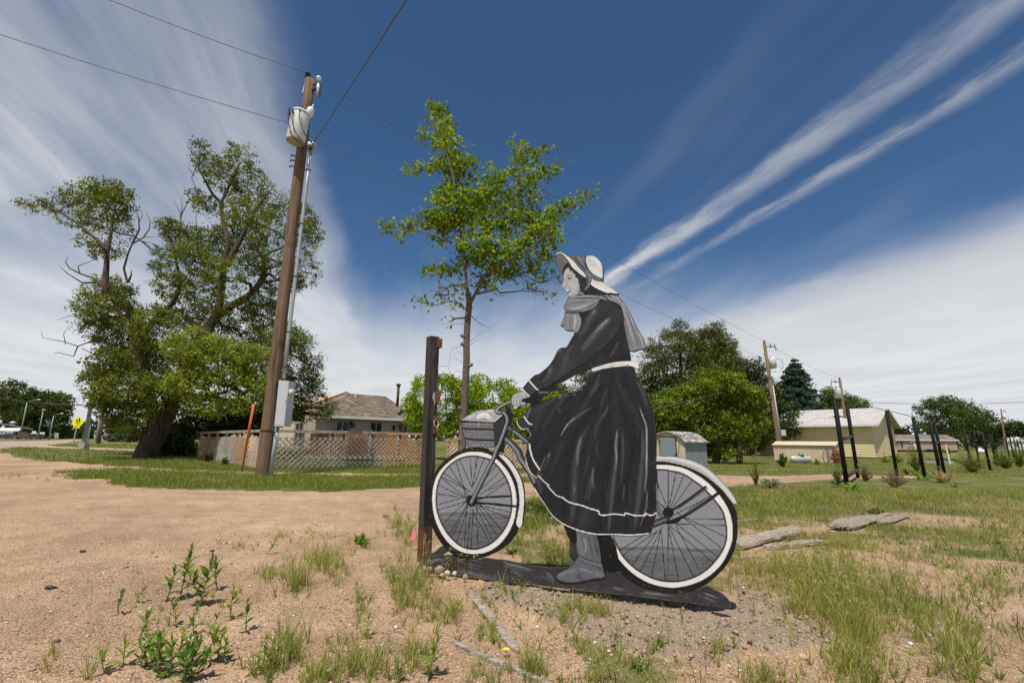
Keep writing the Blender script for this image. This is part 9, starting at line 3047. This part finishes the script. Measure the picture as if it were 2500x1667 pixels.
def slab(name, label, pts_px, wpx, th, mat, cat='plank', lift=0.02, taper=.6, grp=None, tilt=0.0):
 """a weathered piece of wood lying on the ground along a pixel polyline"""
 P = [on_ground(*p) for p in pts_px]
 root_c = P[0]
 dirs = (P[-1] - P[0])
 dirs.z = 0
 dirs.normalize()
 sd = Vector((-dirs.y, dirs.x, 0))
 n = 14
 mb = MB()
 rings = []
 for i in range(n + 1):
  u = i / n * (len(P) - 1)
  j = min(int(u), len(P) - 2)
  c = P[j].lerp(P[j + 1], u - j)
  c.z = max(c.z, float(ground_z(np.array([c.x]), np.array([c.y]))[0])) + lift
  s = depth(c) / F
  e = min(1, min(i, n - i) / n * 6 + taper)
  w = wpx * s * e * random.uniform(.72, 1.15) / 2
  h = th * random.uniform(.75, 1.2) * (.6 + .4 * e)
  j1, j2 = random.uniform(-.15, .15) * w, random.uniform(-.15, .15) * w
  k = len(mb.v)
  tl = tilt * w
  mb.v += [c - sd * w + UP * (-.01), c + sd * w + UP * (-.01), c + sd * (w * .95 + j1) + UP * (h * .8 + tl), c + sd * (w * .3) + UP * h * 1.05, c - sd * (w * .4) + UP * h * .92, c - sd * (w * .95 + j2) + UP * (h * .8 - tl)]
  rings.append(k)
 for a, b_ in zip(rings[:-1], rings[1:]):
  for q in range(6):
   mb.f.append((a + q, a + (q + 1) % 6, b_ + (q + 1) % 6, b_ + q))
 mb.f.append(tuple(rings[0] + q for q in range(6)))
 mb.f.append(tuple(rings[-1] + q for q in reversed(range(6))))
 o = mb.obj(name, mat, None, False, tuple(root_c))
 return tag(o, label, cat, grp)

MAT['weather_x'] = wood_mat('weathered_wood', (0.19, 0.15, 0.12), (0.52, 0.44, 0.365), (10, 60, 60), 0.95, 1.0, (0.09, 0.06, 0.045))
slab('plank', 'long warped weathered plank right of the rear wheel', [(1798, 1340), (1870, 1322), (1925, 1306), (1956, 1302)], 34, .045, MAT['weather_x'], 'plank', .03, .7, None, .3)
slab('plank', 'flat pale plank lying in front of the warped one', [(1868, 1338), (1930, 1332), (2015, 1326)], 24, .03, MAT['weather_x'], 'plank', .015, .6, None, .1)
lg = [on_ground(2046, 1298), on_ground(2185, 1262)]
ld_ = (lg[1] - lg[0])
lsd = Vector((-ld_.y, ld_.x, 0)).normalized()
log = thing('log', 'crumbling weathered log lying in the grass on the right', 'log', tuple(lg[0]))
for i in range(15):
 u0 = random.uniform(0, .55) if i > 4 else random.uniform(0, .1)
 u1 = min(1.02, u0 + random.uniform(.3, .6))
 o_ = random.gauss(0, .055)
 z_0 = random.uniform(.0, .075) * (1 - abs(o_) * 5)
 P0, P1 = lg[0].lerp(lg[1], u0) + lsd * o_ + UP * (z_0 + .02), lg[0].lerp(lg[1], u1) + lsd * (o_ + random.gauss(0, .02)) + UP * (max(z_0 + random.gauss(0, .02), 0) + .01)
 w0, mbl = random.uniform(.035, .07), MB()
 ang = random.uniform(-.5, .5)
 mbl.tube([P0, P0.lerp(P1, .3) + lsd * random.gauss(0, .01), P0.lerp(P1, .7) + lsd * random.gauss(0, .012), P1], [w0 * .5, w0, w0 * .8, w0 * .15], 5)
 mbl.obj('shard', MAT['weather_x'], log)
slab('plank', 'piece of weathered plank just behind the rear wheel', [(1790, 1276), (1850, 1268)], 20, .03, MAT['weather_x'], 'plank', .0)
slab('plank', 'small splintered piece of wood at the edge of the rear wheel', [(1795, 1366), (1822, 1362)], 10, .02, MAT['weather_x'], 'plank', .0)
slab('stick', 'upper weathered stick lying in front of the ground strip', [(1150, 1455), (1190, 1500), (1235, 1555), (1265, 1590)], 26, .018, MAT['weather_x'], 'stick', .004, .4)
slab('stick', 'lower weathered stick running to the bottom edge', [(1105, 1568), (1180, 1598), (1270, 1636), (1350, 1668)], 20, .016, MAT['weather_x'], 'stick', .004, .4)
